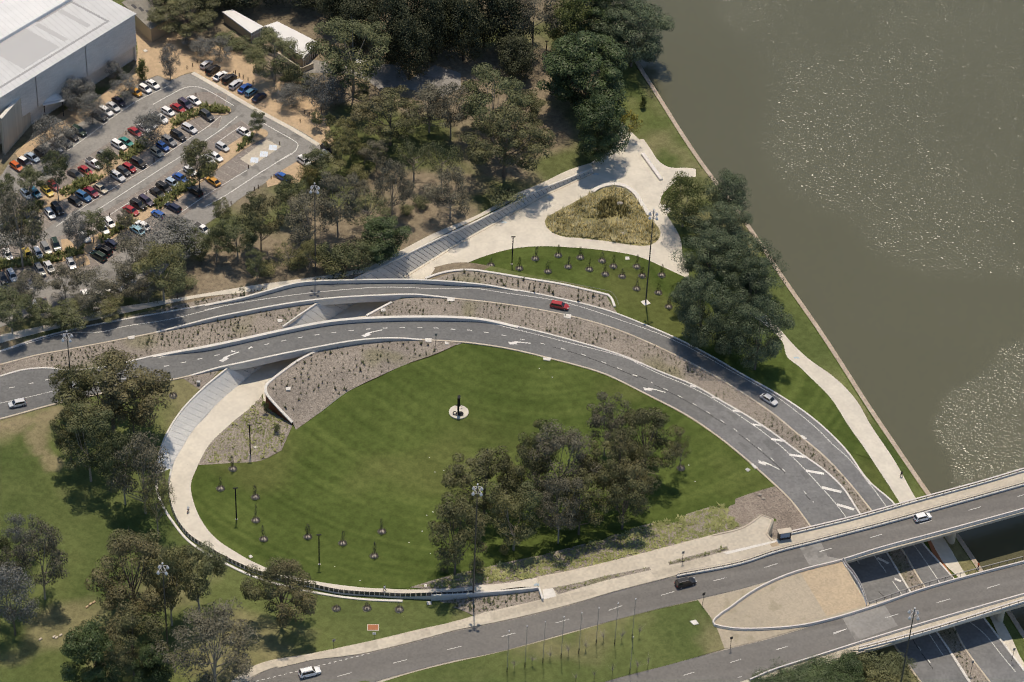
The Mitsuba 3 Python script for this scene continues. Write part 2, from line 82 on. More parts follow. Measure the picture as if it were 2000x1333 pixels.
G['low_domain'] = [[-6.88,746.01,-2.14],[5.95,721.81,-1.94],[22.07,680.6,-1.51],[27.95,659.58,-1.72],[31.37,649.63,-1.8],[35.68,638.32,-1.72],[45.12,614.08,-1.78],[48.01,607.27,-1.8],[50.23,602.45,-1.82],[56.75,588.64,-1.86],[62.08,576.07,-1.84],[65.64,567.16,-1.85],[75.96,542.91,-1.88],[86.89,514.78,-1.74],[97.16,490.1,-1.72],[99.23,485.55,-1.81],[103.97,474.1,-1.77],[108.83,462.35,-1.78],[114.08,449.5,-1.57],[116.69,442.85,-1.75],[128.66,411.57,-0.23],[122.49,415.39,-0.11],[114.43,433.05,-0.68],[108.26,445.67,-0.73],[102.7,457.07,-0.71],[95.59,468.5,-0.01],[89.34,482.02,-0.0],[85.09,487.65,-0.32],[79.21,499.19,-0.0],[72.08,509.73,-0.54],[62.9,517.61,0.1],[56.12,522.82,0.1],[49.26,528.23,0.3],[41.6,534.03,0.17],[32.41,538.87,0.59],[25.66,542.43,0.48],[24.94,545.87,0.31],[23.37,550.29,0.19],[12.87,553.74,-0.15],[3.08,555.63,-0.29],[-6.9,558.11,-0.9],[-13.75,558.74,-1.2],[-20.06,556.16,-1.61],[-23.17,554.25,-1.72],[-30.31,545.36,-1.64],[-36.2,540.29,-1.83],[-46.98,526.69,-1.8],[-52.01,522.22,-1.98],[-55.77,517.68,-2.13],[-57.96,514.71,-2.25],[-58.79,511.81,-2.33],[-57.47,509.55,-2.33],[-51.0,500.36,-1.53],[-49.89,497.47,-1.4],[-45.24,502.7,-1.0],[-38.54,510.63,-0.4],[-26.46,519.37,0.6],[-12.39,527.44,1.63],[-1.15,526.87,1.38],[9.5,524.12,1.2],[22.84,519.89,0.8],[34.45,512.66,0.58],[42.25,507.38,0.4],[49.92,500.27,0.34],[55.93,493.67,0.2],[60.95,487.49,0.18],[66.12,480.57,0.16],[70.6,472.1,0.1],[75.22,461.98,1.41],[71.55,459.45,2.1],[57.31,455.67,5.0],[30.79,447.96,7.02],[9.42,442.16,6.36],[8.62,442.62,6.3],[-5.83,440.61,5.6],[-15.02,440.23,4.7],[-21.65,440.06,4.17],[-28.35,440.72,3.4],[-35.08,441.64,2.78],[-41.92,443.6,2.2],[-55.1,448.22,1.2],[-61.58,452.07,0.7],[-66.61,455.91,0.2],[-69.66,458.31,0.0],[-73.26,463.26,-0.39],[-75.76,469.35,-0.8],[-77.0,473.73,-1.08],[-77.44,477.3,-1.32],[-77.33,480.21,-1.5],[-77.24,484.34,-1.68],[-75.99,489.49,-1.9],[-73.55,497.49,-2.13],[-71.82,500.83,-2.2],[-70.08,504.86,-2.34],[-63.14,515.87,-2.4],[-44.37,539.48,-2.5],[-38.49,545.82,-2.4],[-28.63,555.4,-2.2],[-24.39,560.08,-2.16],[-14.29,570.99,-1.98],[-4.36,580.67,-1.91],[5.48,590.59,-1.87],[18.94,601.84,-1.75],[18.9,605.33,-1.75],[23.18,610.91,-1.71],[25.18,617.96,-1.68],[24.54,632.63,-1.62],[23.7,656.33,-1.72],[17.0,680.23,-1.55],[-0.06,721.32,-1.96],[-13.02,745.49,-2.16]]
G['median_west'] = [[-135.5,505.85,2.0],[-121.85,511.58,2.0],[-114.0,515.45,2.01],[-106.3,518.24,2.01],[-93.38,523.1,2.01],[-86.76,525.66,2.0],[-80.17,528.8,2.05],[-65.79,533.9,2.13],[-56.5,537.21,2.2],[-48.58,538.84,2.2],[-55.79,529.45,2.18],[-67.9,523.56,2.11],[-73.96,521.22,2.05],[-85.98,516.95,2.01],[-92.77,513.87,2.02],[-99.78,511.35,2.02],[-105.15,510.41,2.01],[-111.45,510.79,2.01],[-116.51,509.59,2.01],[-121.11,507.07,2.0],[-134.73,501.58,2.0]]
G['median_east'] = [[-30.09,541.27,2.06],[-24.17,543.75,1.98],[-14.55,544.14,1.77],[-3.16,543.35,1.51],[6.56,542.06,1.25],[16.3,539.93,0.98],[24.34,537.22,0.75],[33.16,532.77,0.56],[41.6,527.57,0.38],[47.26,523.58,0.32],[54.37,517.84,0.21],[62.64,510.2,0.12],[69.18,502.54,0.07],[74.47,496.25,0.02],[79.59,488.32,-0.02],[84.54,479.11,-0.02],[91.22,466.11,-0.04],[94.91,456.04,-0.02],[99.7,446.76,-0.01],[103.15,436.26,-0.04],[107.61,427.11,-0.05],[113.49,413.33,-0.07],[107.95,412.91,0.01],[103.53,425.04,-0.03],[100.28,432.99,0.02],[94.97,444.76,0.14],[91.4,453.69,0.04],[87.19,465.02,-0.03],[81.71,477.21,-0.02],[77.92,485.98,-0.02],[74.22,490.94,0.01],[68.33,496.65,0.07],[62.38,502.88,0.14],[56.33,508.35,0.19],[50.07,513.2,0.29],[43.99,517.82,0.39],[36.11,521.83,0.5],[28.28,526.16,0.69],[14.35,531.2,1.05],[1.3,534.75,1.42],[-7.79,536.77,1.65],[-15.78,536.83,1.83],[-23.48,536.18,1.98],[-30.72,535.34,2.07],[-35.87,535.39,2.12]]
G['bed_north'] = [[-22.44,549.33,1.84],[-19.87,551.26,1.71],[-17.39,552.97,1.59],[-13.64,554.81,1.45],[-6.84,554.9,1.3],[3.03,553.54,1.07],[12.85,552.2,0.82],[22.86,549.51,0.58],[24.55,545.09,0.63],[25.7,542.84,0.64],[22.74,543.69,0.71],[12.31,546.54,1.02],[0.87,548.79,1.29],[-6.64,549.53,1.51],[-13.4,549.57,1.63]]
G['bed_inner'] = [[-50.93,499.69,-0.9],[-54.6,502.91,0.66],[-56.99,505.25,1.7],[-57.99,507.68,2.0],[-57.43,509.93,2.03],[-55.28,513.15,2.0],[-51.57,517.76,2.06],[-46.59,522.21,1.89],[-38.04,525.63,2.06],[-28.98,527.8,1.9],[-21.31,527.77,1.98],[-12.41,527.66,1.77],[-18.41,523.52,1.41],[-26.46,519.37,0.6],[-32.11,515.24,0.3],[-38.54,510.63,-0.4],[-45.24,502.7,-1.0],[-49.89,497.47,-1.4]]
G['bed_corner'] = [[-77.95,509.98,1.88],[-75.88,510.97,1.88],[-69.05,514.28,1.95],[-73.16,506.14,1.7]]
G['bed_footpath'] = [[-13.54,439.11,4.06],[-11.75,439.66,4.33],[-5.81,440.1,5.24],[1.43,440.99,5.92],[8.68,442.53,6.25],[9.75,439.04,6.5],[8.12,438.26,6.49],[1.6,435.72,6.32],[-5.23,433.47,6.17],[-8.62,436.07,5.22]]
G['verge'] = [[-136.34,510.51,2.01],[-122.6,516.12,2.0],[-115.44,520.71,2.02],[-108.13,524.45,2.01],[-96.12,529.27,2.04],[-83.91,533.57,2.07],[-75.67,536.54,2.12],[-66.74,540.15,2.16],[-60.29,542.73,2.2],[-54.07,545.35,2.19],[-46.35,547.18,2.13],[-40.36,548.61,2.05],[-37.24,551.42,1.96],[-40.36,552.14,1.99],[-46.56,549.75,2.11],[-56.39,545.76,2.2],[-67.43,542.03,2.17],[-75.91,538.72,2.13],[-87.91,533.85,2.07],[-99.7,528.44,2.04],[-111.32,522.89,2.02],[-122.66,516.48,2.0],[-136.41,510.87,2.01]]
G['narrow_path'] = [[-137.06,514.48,2.02],[-123.56,521.97,2.03],[-112.52,526.73,2.04],[-100.31,532.92,2.08],[-88.28,536.86,2.11],[-76.15,540.87,2.15],[-63.93,544.99,2.2],[-54.66,547.67,2.19],[-45.36,550.66,2.08],[-36.69,554.53,1.89],[-29.44,561.57,1.49],[-20.84,570.04,1.09],[-11.13,578.04,0.57],[-0.54,589.04,0.01],[5.98,594.52,-0.36],[12.57,600.7,-0.73],[18.73,604.92,-1.09],[19.03,602.23,-1.02],[5.38,591.83,-0.31],[-11.07,576.57,0.59],[-19.47,568.72,1.08],[-28.04,559.86,1.49],[-34.07,553.56,1.87],[-40.27,550.93,2.01],[-46.46,548.57,2.12],[-56.32,544.98,2.2],[-67.4,541.74,2.17],[-76.02,539.67,2.14],[-88.05,534.98,2.09],[-99.9,529.93,2.05],[-111.6,524.74,2.03],[-123.08,519.04,2.02],[-136.64,512.13,2.01]]
G['panel_top_n'] = [[-33.5,554.65,1.82],[-26.82,561.07,1.4],[-19.18,568.13,1.09],[-10.96,575.53,0.6],[-3.01,583.2,0.22],[5.39,591.39,-0.3],[11.97,596.51,-0.62],[18.76,602.05,-1.0]]
G['panel_bot_n'] = [[-28.63,555.4,-2.2],[-24.39,560.08,-2.16],[-19.24,565.6,-2.05],[-14.29,570.99,-1.98],[-9.26,575.88,-1.95],[-4.36,580.67,-1.91],[0.95,586.02,-1.89],[5.48,590.59,-1.87],[12.43,596.43,-1.81],[18.94,601.84,-1.75]]
G['panel_top_m'] = [[-67.55,514.38,1.96],[-61.66,521.97,2.11],[-55.82,529.83,2.18],[-48.58,538.84,2.2],[-44.8,543.56,2.15],[-40.35,548.57,2.05],[-33.5,554.65,1.82]]
G['panel_bot_m'] = [[-63.14,515.87,-2.4],[-56.93,523.51,-2.28],[-50.18,531.89,-2.26],[-44.37,539.48,-2.5],[-38.49,545.82,-2.4],[-33.22,550.92,-2.22],[-28.63,555.4,-2.2]]
G['panel_top_w'] = [[-80.42,478.15,0.7],[-80.45,483.35,1.2],[-79.61,490.19,1.41],[-77.2,498.22,1.6],[-73.14,506.19,1.7],[-67.55,514.38,1.96]]
G['panel_bot_w'] = [[-77.33,480.21,-1.5],[-77.24,484.34,-1.68],[-75.99,489.49,-1.9],[-73.55,497.49,-2.13],[-70.08,504.86,-2.34],[-63.14,515.87,-2.4]]
G['coping_low'] = [[-80.15,476.1,0.5],[-79.84,474.36,0.27],[-79.4,472.65,0.04],[-78.59,470.77,-0.23],[-77.75,468.89,-0.49],[-74.67,463.45,-0.2],[-70.56,457.68,0.1],[-67.13,454.49,0.45],[-62.08,450.86,0.9],[-55.6,446.88,1.37],[-49.3,444.21,1.7],[-41.74,441.91,2.23],[-34.94,440.32,2.7],[-28.2,439.15,3.46],[-21.21,438.69,4.1]]
G['parapet_path'] = [[-77.44,477.3,-1.32],[-77.0,473.73,-1.08],[-75.76,469.35,-0.8],[-73.26,463.26,-0.39],[-69.66,458.31,0.0],[-66.61,455.91,0.2],[-61.58,452.07,0.7],[-55.1,448.22,1.2],[-48.47,445.67,1.7],[-41.92,443.6,2.2],[-35.08,441.64,2.78],[-28.35,440.79,3.4],[-21.65,440.06,4.17],[-15.02,440.23,4.7],[-8.4,440.34,5.37],[-5.83,440.67,5.6]]
G['parapet_east'] = [[-15.01,439.71,5.25],[-8.39,439.84,5.91],[-5.82,440.1,6.14],[1.56,440.85,6.77],[8.66,442.1,6.85],[9.59,438.5,7.13]]
G['bed_coping'] = [[-46.6,522.32,2.14],[-47.63,521.36,2.17],[-51.55,517.53,2.3],[-53.24,515.38,2.3],[-55.2,512.88,2.24],[-56.58,510.9,2.26],[-57.4,509.66,2.27],[-57.9,508.48,2.27],[-57.96,507.37,2.22],[-57.69,506.16,2.09],[-56.96,505.04,1.9],[-54.59,502.68,0.86],[-50.91,499.4,-0.7]]
G['median_wall'] = [[-30.07,540.98,2.31],[-33.04,538.22,2.34],[-35.88,535.48,2.37]]
G['white_wall'] = [[-22.33,550.91,2.08],[-19.82,552.76,1.95],[-16.63,554.42,1.82],[-13.73,555.25,1.73],[-10.47,555.59,1.65],[-6.85,555.18,1.59],[3.01,553.66,1.37],[12.85,552.17,1.12],[17.77,550.92,1.01],[23.33,549.5,0.86],[23.98,548.55,0.87],[24.98,545.08,0.92]]
G['curved_bench'] = [[19.03,593.02,-1.25],[20.38,594.65,-1.25],[22.41,596.01,-1.24],[24.46,596.6,-1.23],[26.51,596.43,-1.23],[28.22,595.47,-1.23],[29.93,593.57,-1.23],[31.97,588.83,-1.22],[33.82,584.38,-1.21]]
G['long_bench'] = [[32.12,610.32,-1.21],[37.08,599.6,-1.25]]
G['white_block'] = [[37.37,589.36,-1.74],[38.91,589.65,-1.75],[39.66,587.12,-1.75],[38.2,586.45,-1.74]]
G['para1n'] = [[-75.64,536.31,2.23,0.12],[-66.61,539.12,3.05,0.9],[-60.15,542.21,3.31,1.12],[-53.98,545.29,3.31,1.12],[-44.44,547.13,3.23,1.12],[-36.38,548.08,3.14,1.12],[-25.12,549.06,3.04,1.12],[-13.42,549.26,2.76,1.12],[-6.65,549.34,2.17,0.65],[0.87,548.64,1.41,0.12]]
G['para1s'] = [[-86.74,525.53,2.12,0.12],[-80.05,528.0,2.76,0.71],[-72.53,531.11,3.21,1.12],[-65.74,533.76,3.25,1.12],[-56.47,537.07,3.32,1.12],[-48.62,539.39,3.31,1.12],[-37.57,541.68,3.23,1.12],[-30.82,542.63,3.18,1.12],[-24.18,543.78,2.79,0.81],[-20.13,543.94,2.41,0.52],[-14.55,544.0,1.89,0.12]]
G['para2n'] = [[-85.96,516.82,2.13,0.12],[-79.8,518.52,2.67,0.66],[-73.78,519.98,3.16,1.12],[-67.73,522.31,3.23,1.12],[-55.58,527.36,3.29,1.12],[-43.24,531.78,3.29,1.12],[-30.64,534.07,3.19,1.12],[-23.43,534.9,3.1,1.12],[-15.74,535.54,2.95,1.12],[-7.77,535.89,2.42,0.77],[1.3,534.61,1.54,0.12]]
G['para2s'] = [[-76.47,510.87,2.0,0.12],[-68.99,513.9,2.73,0.79],[-63.89,515.5,3.11,1.12],[-54.83,519.13,3.19,1.12],[-47.17,521.96,3.23,1.12],[-38.0,525.08,3.21,1.12],[-28.96,527.26,2.71,0.68],[-21.32,527.87,2.05,0.12]]
G['com_north_road'] = [[-60.38,400.53,4.79],[-52.96,412.17,4.96],[-49.96,414.92,5.03],[-27.04,421.64,5.67],[-18.85,424.65,5.9],[-8.02,429.07,6.19],[-2.87,430.67,6.3],[16.68,438.07,6.63],[25.18,442.07,6.75],[36.47,446.82,6.81],[38.97,447.77,6.82],[55.36,453.61,6.81],[59.67,456.14,6.81],[71.13,461.09,6.81],[87.24,468.05,6.8],[100.98,474.27,6.8],[119.34,482.58,6.8],[144.4,494.07,6.8],[145.79,486.29,6.8],[118.52,474.33,6.81],[100.35,466.5,6.81],[82.49,458.57,6.81],[75.94,455.17,6.81],[62.74,449.37,6.81],[55.13,445.73,6.81],[43.63,441.13,6.81],[36.41,438.31,6.8],[25.23,433.71,6.72],[16.81,430.18,6.62],[-2.49,422.19,6.28],[-7.63,420.63,6.16],[-18.38,416.53,5.86],[-25.81,413.33,5.64],[-39.36,406.03,5.25],[-49.57,399.91,5.01]]
G['com_south_road'] = [[3.86,405.02,6.33],[25.33,416.58,6.7],[31.89,419.31,6.75],[50.47,426.99,6.8],[58.57,430.21,6.81],[66.5,433.9,6.81],[72.68,436.89,6.81],[81.44,441.0,6.81],[92.52,446.69,6.81],[107.12,453.17,6.81],[116.81,457.16,6.81],[147.25,470.55,6.8],[145.84,459.93,6.8],[115.83,447.34,6.8],[91.81,436.65,6.8],[76.19,429.43,6.8],[58.25,420.69,6.8],[51.57,417.05,6.79],[36.19,406.75,6.73]]
G['com_footpath'] = [[-58.12,409.46,4.86],[-51.25,416.9,5.01],[-39.52,420.77,5.33],[-26.61,425.07,5.7],[-16.87,428.69,5.97],[-8.14,431.82,6.2],[-5.2,433.29,6.26],[10.04,439.27,6.51],[8.62,442.28,6.5],[8.53,445.7,6.5],[13.25,447.19,6.59],[26.56,452.14,6.8],[40.27,458.02,6.8],[46.94,460.9,6.8],[54.4,464.16,6.8],[58.54,468.29,6.79],[60.8,467.15,6.8],[59.26,462.29,6.8],[60.56,460.25,6.8],[64.37,462.09,6.8],[78.66,468.12,6.8],[94.62,475.33,6.8],[110.42,482.38,6.8],[119.77,486.85,6.8],[144.95,498.45,6.8],[144.44,494.42,6.8],[119.38,482.92,6.8],[101.0,474.61,6.8],[87.27,468.38,6.8],[71.14,461.42,6.81],[59.68,456.46,6.81],[55.37,453.93,6.81],[38.98,448.08,6.82],[36.47,446.97,6.81],[25.17,442.22,6.75],[16.68,438.3,6.63],[-2.87,430.9,6.3],[-8.03,429.3,6.19],[-18.87,424.88,5.9],[-27.06,421.87,5.67],[-49.97,415.07,5.03],[-54.02,411.83,4.94]]
G['com_median_grass'] = [[25.23,433.58,6.72],[34.1,437.26,6.79],[43.5,440.8,6.81],[47.09,433.88,6.8],[49.05,426.72,6.8],[36.94,421.36,6.77],[25.33,416.67,6.7],[3.85,405.3,6.33],[-6.77,401.74,6.07],[-28.39,403.67,5.5],[-25.76,412.61,5.64],[-18.35,416.09,5.86],[-7.61,420.19,6.16],[-2.52,421.89,6.28],[16.82,429.8,6.62]]
G['com_median_sand'] = [[43.52,440.85,6.81],[55.12,445.42,6.81],[62.73,449.06,6.81],[75.92,454.85,6.81],[76.57,455.21,6.81],[80.7,441.87,6.81],[81.45,441.15,6.81],[72.69,437.2,6.81],[66.52,434.2,6.81],[58.58,430.51,6.81],[50.48,427.28,6.8],[48.94,426.74,6.8],[47.09,433.83,6.8]]
G['com_median_paved'] = [[66.47,450.69,6.81],[69.38,451.96,6.81],[75.92,454.97,6.81],[80.7,441.68,6.81],[71.71,437.69,6.81]]
G['com_south_strip'] = [[50.46,416.54,6.79],[58.24,420.4,6.8],[76.17,429.13,6.8],[78.22,430.01,6.8],[91.79,436.34,6.8],[115.81,447.18,6.8],[145.82,459.77,6.8],[145.56,457.84,6.8],[115.61,445.15,6.8],[103.62,439.88,6.8],[91.64,434.36,6.8],[78.12,428.21,6.8],[76.24,428.24,6.8],[75.81,426.57,6.8],[69.38,423.78,6.8],[58.19,418.93,6.8],[51.53,415.59,6.79]]
G['deck_north'] = [[64.4,462.74,6.8],[78.68,468.61,6.8],[94.66,475.83,6.8],[110.45,482.8,6.8],[119.82,487.36,6.8],[147.56,500.04,6.8],[149.44,487.05,6.8],[118.44,473.49,6.81],[100.26,465.36,6.81],[82.43,457.53,6.81],[75.96,454.54,6.81]]
G['deck_south'] = [[80.7,441.87,6.81],[92.56,447.32,6.81],[107.17,453.81,6.81],[116.89,457.96,6.81],[148.6,471.95,6.8],[146.63,457.28,6.8],[115.55,444.52,6.8],[103.57,439.26,6.8],[91.6,433.76,6.8],[77.51,427.28,6.8]]
G['com_barrier_n'] = [[38.93,447.6,7.32],[55.31,453.44,7.31],[59.61,455.81,7.31],[71.06,460.76,7.31],[87.16,467.71,7.3],[100.88,473.93,7.3],[119.23,482.23,7.3],[143.04,493.45,7.3]]
G['com_rail_n'] = [[64.36,462.37,7.0],[78.63,468.08,7.0],[94.6,475.29,7.0],[110.38,482.34,7.0],[119.74,486.81,7.0],[143.66,497.98,7.0]]
G['com_barrier_m'] = [[141.95,484.9,7.4],[118.4,474.05,7.41],[100.24,466.06,7.41],[82.4,458.22,7.41],[75.92,454.98,7.41],[65.74,450.73,7.41],[61.13,448.12,7.41],[54.99,443.38,7.41],[50.39,438.58,7.41],[47.18,435.25,7.4],[46.71,434.31,7.4],[47.03,433.31,7.4],[48.79,432.84,7.4],[59.12,433.11,7.41],[66.56,434.6,7.41],[72.58,436.81,7.41],[81.36,440.89,7.41],[92.44,446.74,7.41],[107.04,453.22,7.41],[116.72,457.21,7.41],[139.77,467.48,7.4]]
G['com_barrier_s'] = [[54.25,417.85,7.39],[58.18,420.37,7.4],[67.15,424.79,7.4],[76.11,429.17,7.4],[91.72,436.45,7.4],[103.94,441.94,7.4],[115.71,447.13,7.4],[138.5,457.26,7.4]]
G['com_rail_s'] = [[78.1,428.33,7.0],[91.58,433.87,7.0],[103.55,439.38,7.0],[115.57,445.11,7.0],[138.32,455.25,7.0]]
G['abut_rail'] = [[76.07,455.05,7.11],[76.56,453.49,7.11],[76.88,453.04,7.11],[80.42,443.42,7.11],[80.66,441.74,7.11]]
G['plat_wall'] = [[46.92,460.75,6.95],[54.38,464.01,6.95],[58.52,468.14,6.94],[60.78,467.0,6.95],[59.24,462.14,6.95],[60.54,460.1,6.95]]
G['com_bed_0'] = [[11.5,442.53,6.55],[16.62,444.16,6.64],[23.25,446.8,6.75],[32.94,450.09,6.81],[33.27,449.19,6.81],[23.26,445.43,6.75],[16.65,442.43,6.64],[12.87,440.55,6.57]]
G['com_bed_1'] = [[37.03,451.86,6.81],[42.04,454.1,6.81],[50.3,457.75,6.81],[50.73,456.59,6.81],[43.24,453.12,6.81],[37.33,450.96,6.81]]
G['com_tactile'] = [[59.82,459.3,6.8],[61.44,459.98,6.8],[62.18,458.85,6.8],[60.36,458.15,6.8]]
G['com_bright'] = [[49.34,455.73,6.81],[61.95,460.6,6.8],[62.17,460.1,6.8],[50.24,455.2,6.81]]
G['com_bright2'] = [[9.35,441.97,6.51],[11.66,442.45,6.55],[12.37,440.3,6.56],[12.13,439.56,6.55],[9.75,439.04,6.51]]
G['com_dash'] = [[-10.54,423.26,6.1],[-7.8,424.3,6.18],[-33.61,414.63,5.44],[-30.73,415.81,5.53],[-22.13,418.83,5.78],[-19.19,419.99,5.86],[-10.65,423.21,6.1],[-7.61,424.39,6.18],[0.89,427.6,6.36],[3.95,428.82,6.42],[12.48,432.15,6.56],[15.41,433.51,6.6],[24.0,436.53,6.72],[26.89,438.09,6.75],[35.46,441.74,6.8],[38.4,443.08,6.81],[47.04,446.83,6.81],[49.95,448.11,6.81],[58.52,451.77,6.81],[61.47,453.19,6.81],[71.01,457.51,6.81],[73.84,458.85,6.81],[70.99,457.6,6.81],[73.86,458.83,6.81],[82.7,462.72,6.81],[85.47,464.05,6.81],[94.23,467.92,6.81],[97.07,469.18,6.81],[105.8,473.08,6.8],[108.67,474.41,6.8],[117.39,478.3,6.8],[119.0,479.1,6.8],[59.31,452.16,6.81],[61.46,453.19,6.81]]
G['com_dash_s'] = [[40.02,418.53,6.78],[42.51,419.65,6.78],[50.22,422.87,6.8],[52.64,424.05,6.8],[60.36,427.34,6.81],[62.74,428.37,6.81],[72.79,432.58,6.81],[75.84,434.38,6.81],[51.72,418.7,6.79],[52.66,419.07,6.79],[55.54,420.34,6.8],[56.57,420.79,6.8],[84.56,438.24,6.81],[87.43,439.6,6.81],[96.18,443.54,6.81],[99.29,444.94,6.81],[107.73,448.72,6.8],[110.71,450.12,6.8],[72.79,432.98,6.81],[75.89,434.39,6.81],[60.33,427.29,6.81],[62.76,428.37,6.81]]
G['bike_dash'] = [[-50.79,412.53,5.0],[-26.69,421.71,5.68]]
G['com_patch_0'] = [[66.48,458.81,6.81],[71.33,461.13,6.81],[72.78,456.17,6.81],[76.29,455.46,6.81],[68.59,452.93,6.81]]
G['com_patch_1'] = [[75.01,437.69,6.81],[84.7,441.95,6.81],[87.13,436.03,6.8],[77.61,430.95,6.8]]
G['com_joints'] = [[-47.15,418.22,5.12],[-46.58,416.35,5.12],[-44.95,418.96,5.18],[-44.39,417.09,5.18],[-41.17,420.2,5.29],[-40.63,418.49,5.29],[-37.55,421.56,5.39],[-36.99,419.85,5.39],[-35.02,422.45,5.46],[-34.47,420.74,5.47],[-32.17,423.44,5.55],[-31.63,421.81,5.55],[-28.99,424.45,5.64],[-28.52,422.89,5.64],[-26.12,425.31,5.72],[-25.3,422.85,5.72],[-20.21,427.32,5.88],[-19.67,425.36,5.88],[-14.77,429.31,6.03],[-14.32,427.13,6.03],[-16.97,428.78,5.97],[-16.37,426.82,5.98],[-9.42,431.63,6.17],[-8.95,429.96,6.18],[-2.14,434.36,6.31],[-1.49,431.93,6.32],[3.56,436.22,6.41],[4.11,434.45,6.42],[9.59,439.03,6.5],[10.3,436.8,6.52],[15.18,441.12,6.61],[16.04,438.9,6.62],[20.29,442.75,6.7],[21.81,441.15,6.71],[27.85,445.44,6.79],[28.3,443.82,6.78],[31.29,447.52,6.81],[32.19,446.04,6.81],[33.25,448.68,6.81],[34.14,446.87,6.81],[37.92,450.25,6.81],[38.36,448.61,6.82],[43.25,453.55,6.81],[44.28,451.93,6.81],[46.29,454.39,6.81],[46.86,452.95,6.81]]
G['lot'] = [[-140.33,576.33,2.42],[-133.5,582.53,2.46],[-131.81,588.4,2.48],[-127.24,593.06,2.5],[-122.29,599.98,2.52],[-115.94,607.1,2.54],[-110.87,614.44,2.56],[-106.14,619.8,2.57],[-104.28,623.37,2.58],[-101.54,626.58,2.59],[-98.56,628.9,2.6],[-95.52,626.85,2.59],[-93.72,627.93,2.58],[-92.24,629.44,2.58],[-89.51,630.84,2.57],[-85.92,628.37,2.56],[-70.96,616.41,2.49],[-52.87,602.62,2.23],[-50.52,599.22,2.13],[-52.82,594.68,2.13],[-56.51,591.09,2.18],[-60.56,591.76,2.25],[-62.06,590.76,2.27],[-65.06,586.02,2.28],[-71.86,577.62,2.33],[-75.66,571.48,2.34],[-79.08,567.1,2.34],[-77.2,564.2,2.32],[-78.18,559.08,2.3],[-82.12,559.78,2.3],[-86.16,550.54,2.24],[-90.24,542.45,2.17],[-96.38,541.02,2.16],[-100.47,534.05,2.09],[-109.69,528.64,2.05],[-117.23,529.0,2.07],[-124.01,524.73,2.05],[-130.73,520.49,2.04]]
G['lot_edge'] = [[-89.51,630.84,2.57],[-82.86,625.63,2.55],[-70.92,615.96,2.49],[-62.17,609.57,2.43],[-53.19,602.37,2.23]]
G['island_0'] = [[-79.5,614.78,2.52],[-84.43,615.04,2.53],[-89.78,610.8,2.52],[-95.25,603.49,2.5],[-99.97,596.34,2.48],[-104.75,590.13,2.47],[-109.43,583.8,2.45],[-113.86,578.82,2.43],[-118.84,574.48,2.41],[-123.44,568.76,2.37],[-127.6,562.33,2.33]]
G['island_1'] = [[-68.83,605.7,2.44],[-74.15,599.8,2.42],[-76.93,595.68,2.4],[-79.79,591.35,2.39],[-83.72,585.05,2.39],[-86.31,581.24,2.39],[-91.53,574.45,2.38],[-97.88,567.06,2.35],[-103.6,560.54,2.32],[-107.9,555.42,2.28],[-114.37,551.56,2.25],[-120.43,549.53,2.24],[-127.73,547.4,2.23]]
G['lot_lines'] = [[-98.35,615.94,2.56],[-93.45,621.43,2.57],[-90.63,624.18,2.57],[-87.92,624.94,2.57],[-85.34,623.87,2.56],[-82.68,621.94,2.55],[-76.95,617.22,2.52]]
G['lot_line_1'] = [[-82.93,601.58,2.45],[-79.05,606.92,2.47],[-75.51,612.7,2.5]]
G['lot_line_2'] = [[-107.13,570.59,2.38],[-99.58,580.19,2.42],[-92.35,589.54,2.43],[-87.2,595.9,2.43]]
G['lot_line_3'] = [[-70.61,612.15,2.48],[-64.25,607.04,2.43],[-60.57,604.3,2.38],[-58.89,602.8,2.34],[-58.45,601.74,2.32],[-58.79,599.78,2.3],[-63.09,594.44,2.31],[-67.65,588.95,2.32]]
G['lot_line_4'] = [[-79.88,574.33,2.36],[-76.29,578.08,2.35],[-67.94,588.49,2.32],[-60.02,598.23,2.3]]
G['lot_bay_0'] = [[-116.22,563.64,2.34],[-111.56,570.25,2.38],[-104.65,579.25,2.42],[-95.92,589.68,2.44],[-92.86,593.77,2.45]]
G['lot_bay_1'] = [[-93.51,593.49,2.45],[-87.33,601.76,2.46],[-82.54,608.04,2.49],[-79.92,612.5,2.51]]
G['lot_bay_2'] = [[-108.39,559.61,2.31],[-103.3,569.32,2.37],[-95.4,578.92,2.41],[-87.55,589.01,2.41]]
G['lot_bay_3'] = [[-109.39,607.8,2.54],[-102.37,617.51,2.57],[-95.22,624.49,2.58]]
G['lot_bay_4'] = [[-86.38,570.64,2.36],[-80.02,579.1,2.37],[-70.75,590.15,2.35]]
G['lot_bay_5'] = [[-118.08,594.24,2.5],[-113.3,601.29,2.52],[-109.36,607.52,2.54]]
G['lot_bay_6'] = [[-79.71,601.01,2.43],[-74.31,608.44,2.47]]
G['disabled'] = [[-72.97,594.66,2.38],[-67.01,603.45,2.41],[-62.82,600.78,2.36],[-69.64,591.94,2.35]]
G['disabled_marks'] = [[-69.26,594.27,2.36],[-67.07,596.98,2.36],[-64.96,599.92,2.37]]
G['sand_museum'] = [[-116.73,603.28,2.53],[-118.01,612.07,2.55],[-114.97,614.56,2.55],[-111.7,620.49,2.57],[-105.84,631.11,2.59],[-109.13,656.28,2.49],[-103.43,646.99,2.54],[-98.17,649.86,2.53],[-81.95,642.84,2.52],[-73.18,638.88,2.48],[-69.41,628.67,2.48],[-58.47,629.71,2.38],[-51.55,612.19,2.28],[-47.86,599.52,2.06],[-52.77,602.2,2.22],[-70.96,616.41,2.49],[-85.92,628.37,2.56],[-89.56,631.3,2.57],[-92.27,629.67,2.58],[-93.75,628.16,2.59],[-95.54,627.08,2.59],[-98.69,629.13,2.6],[-101.56,626.81,2.59],[-104.31,623.6,2.58],[-110.9,614.66,2.56]]
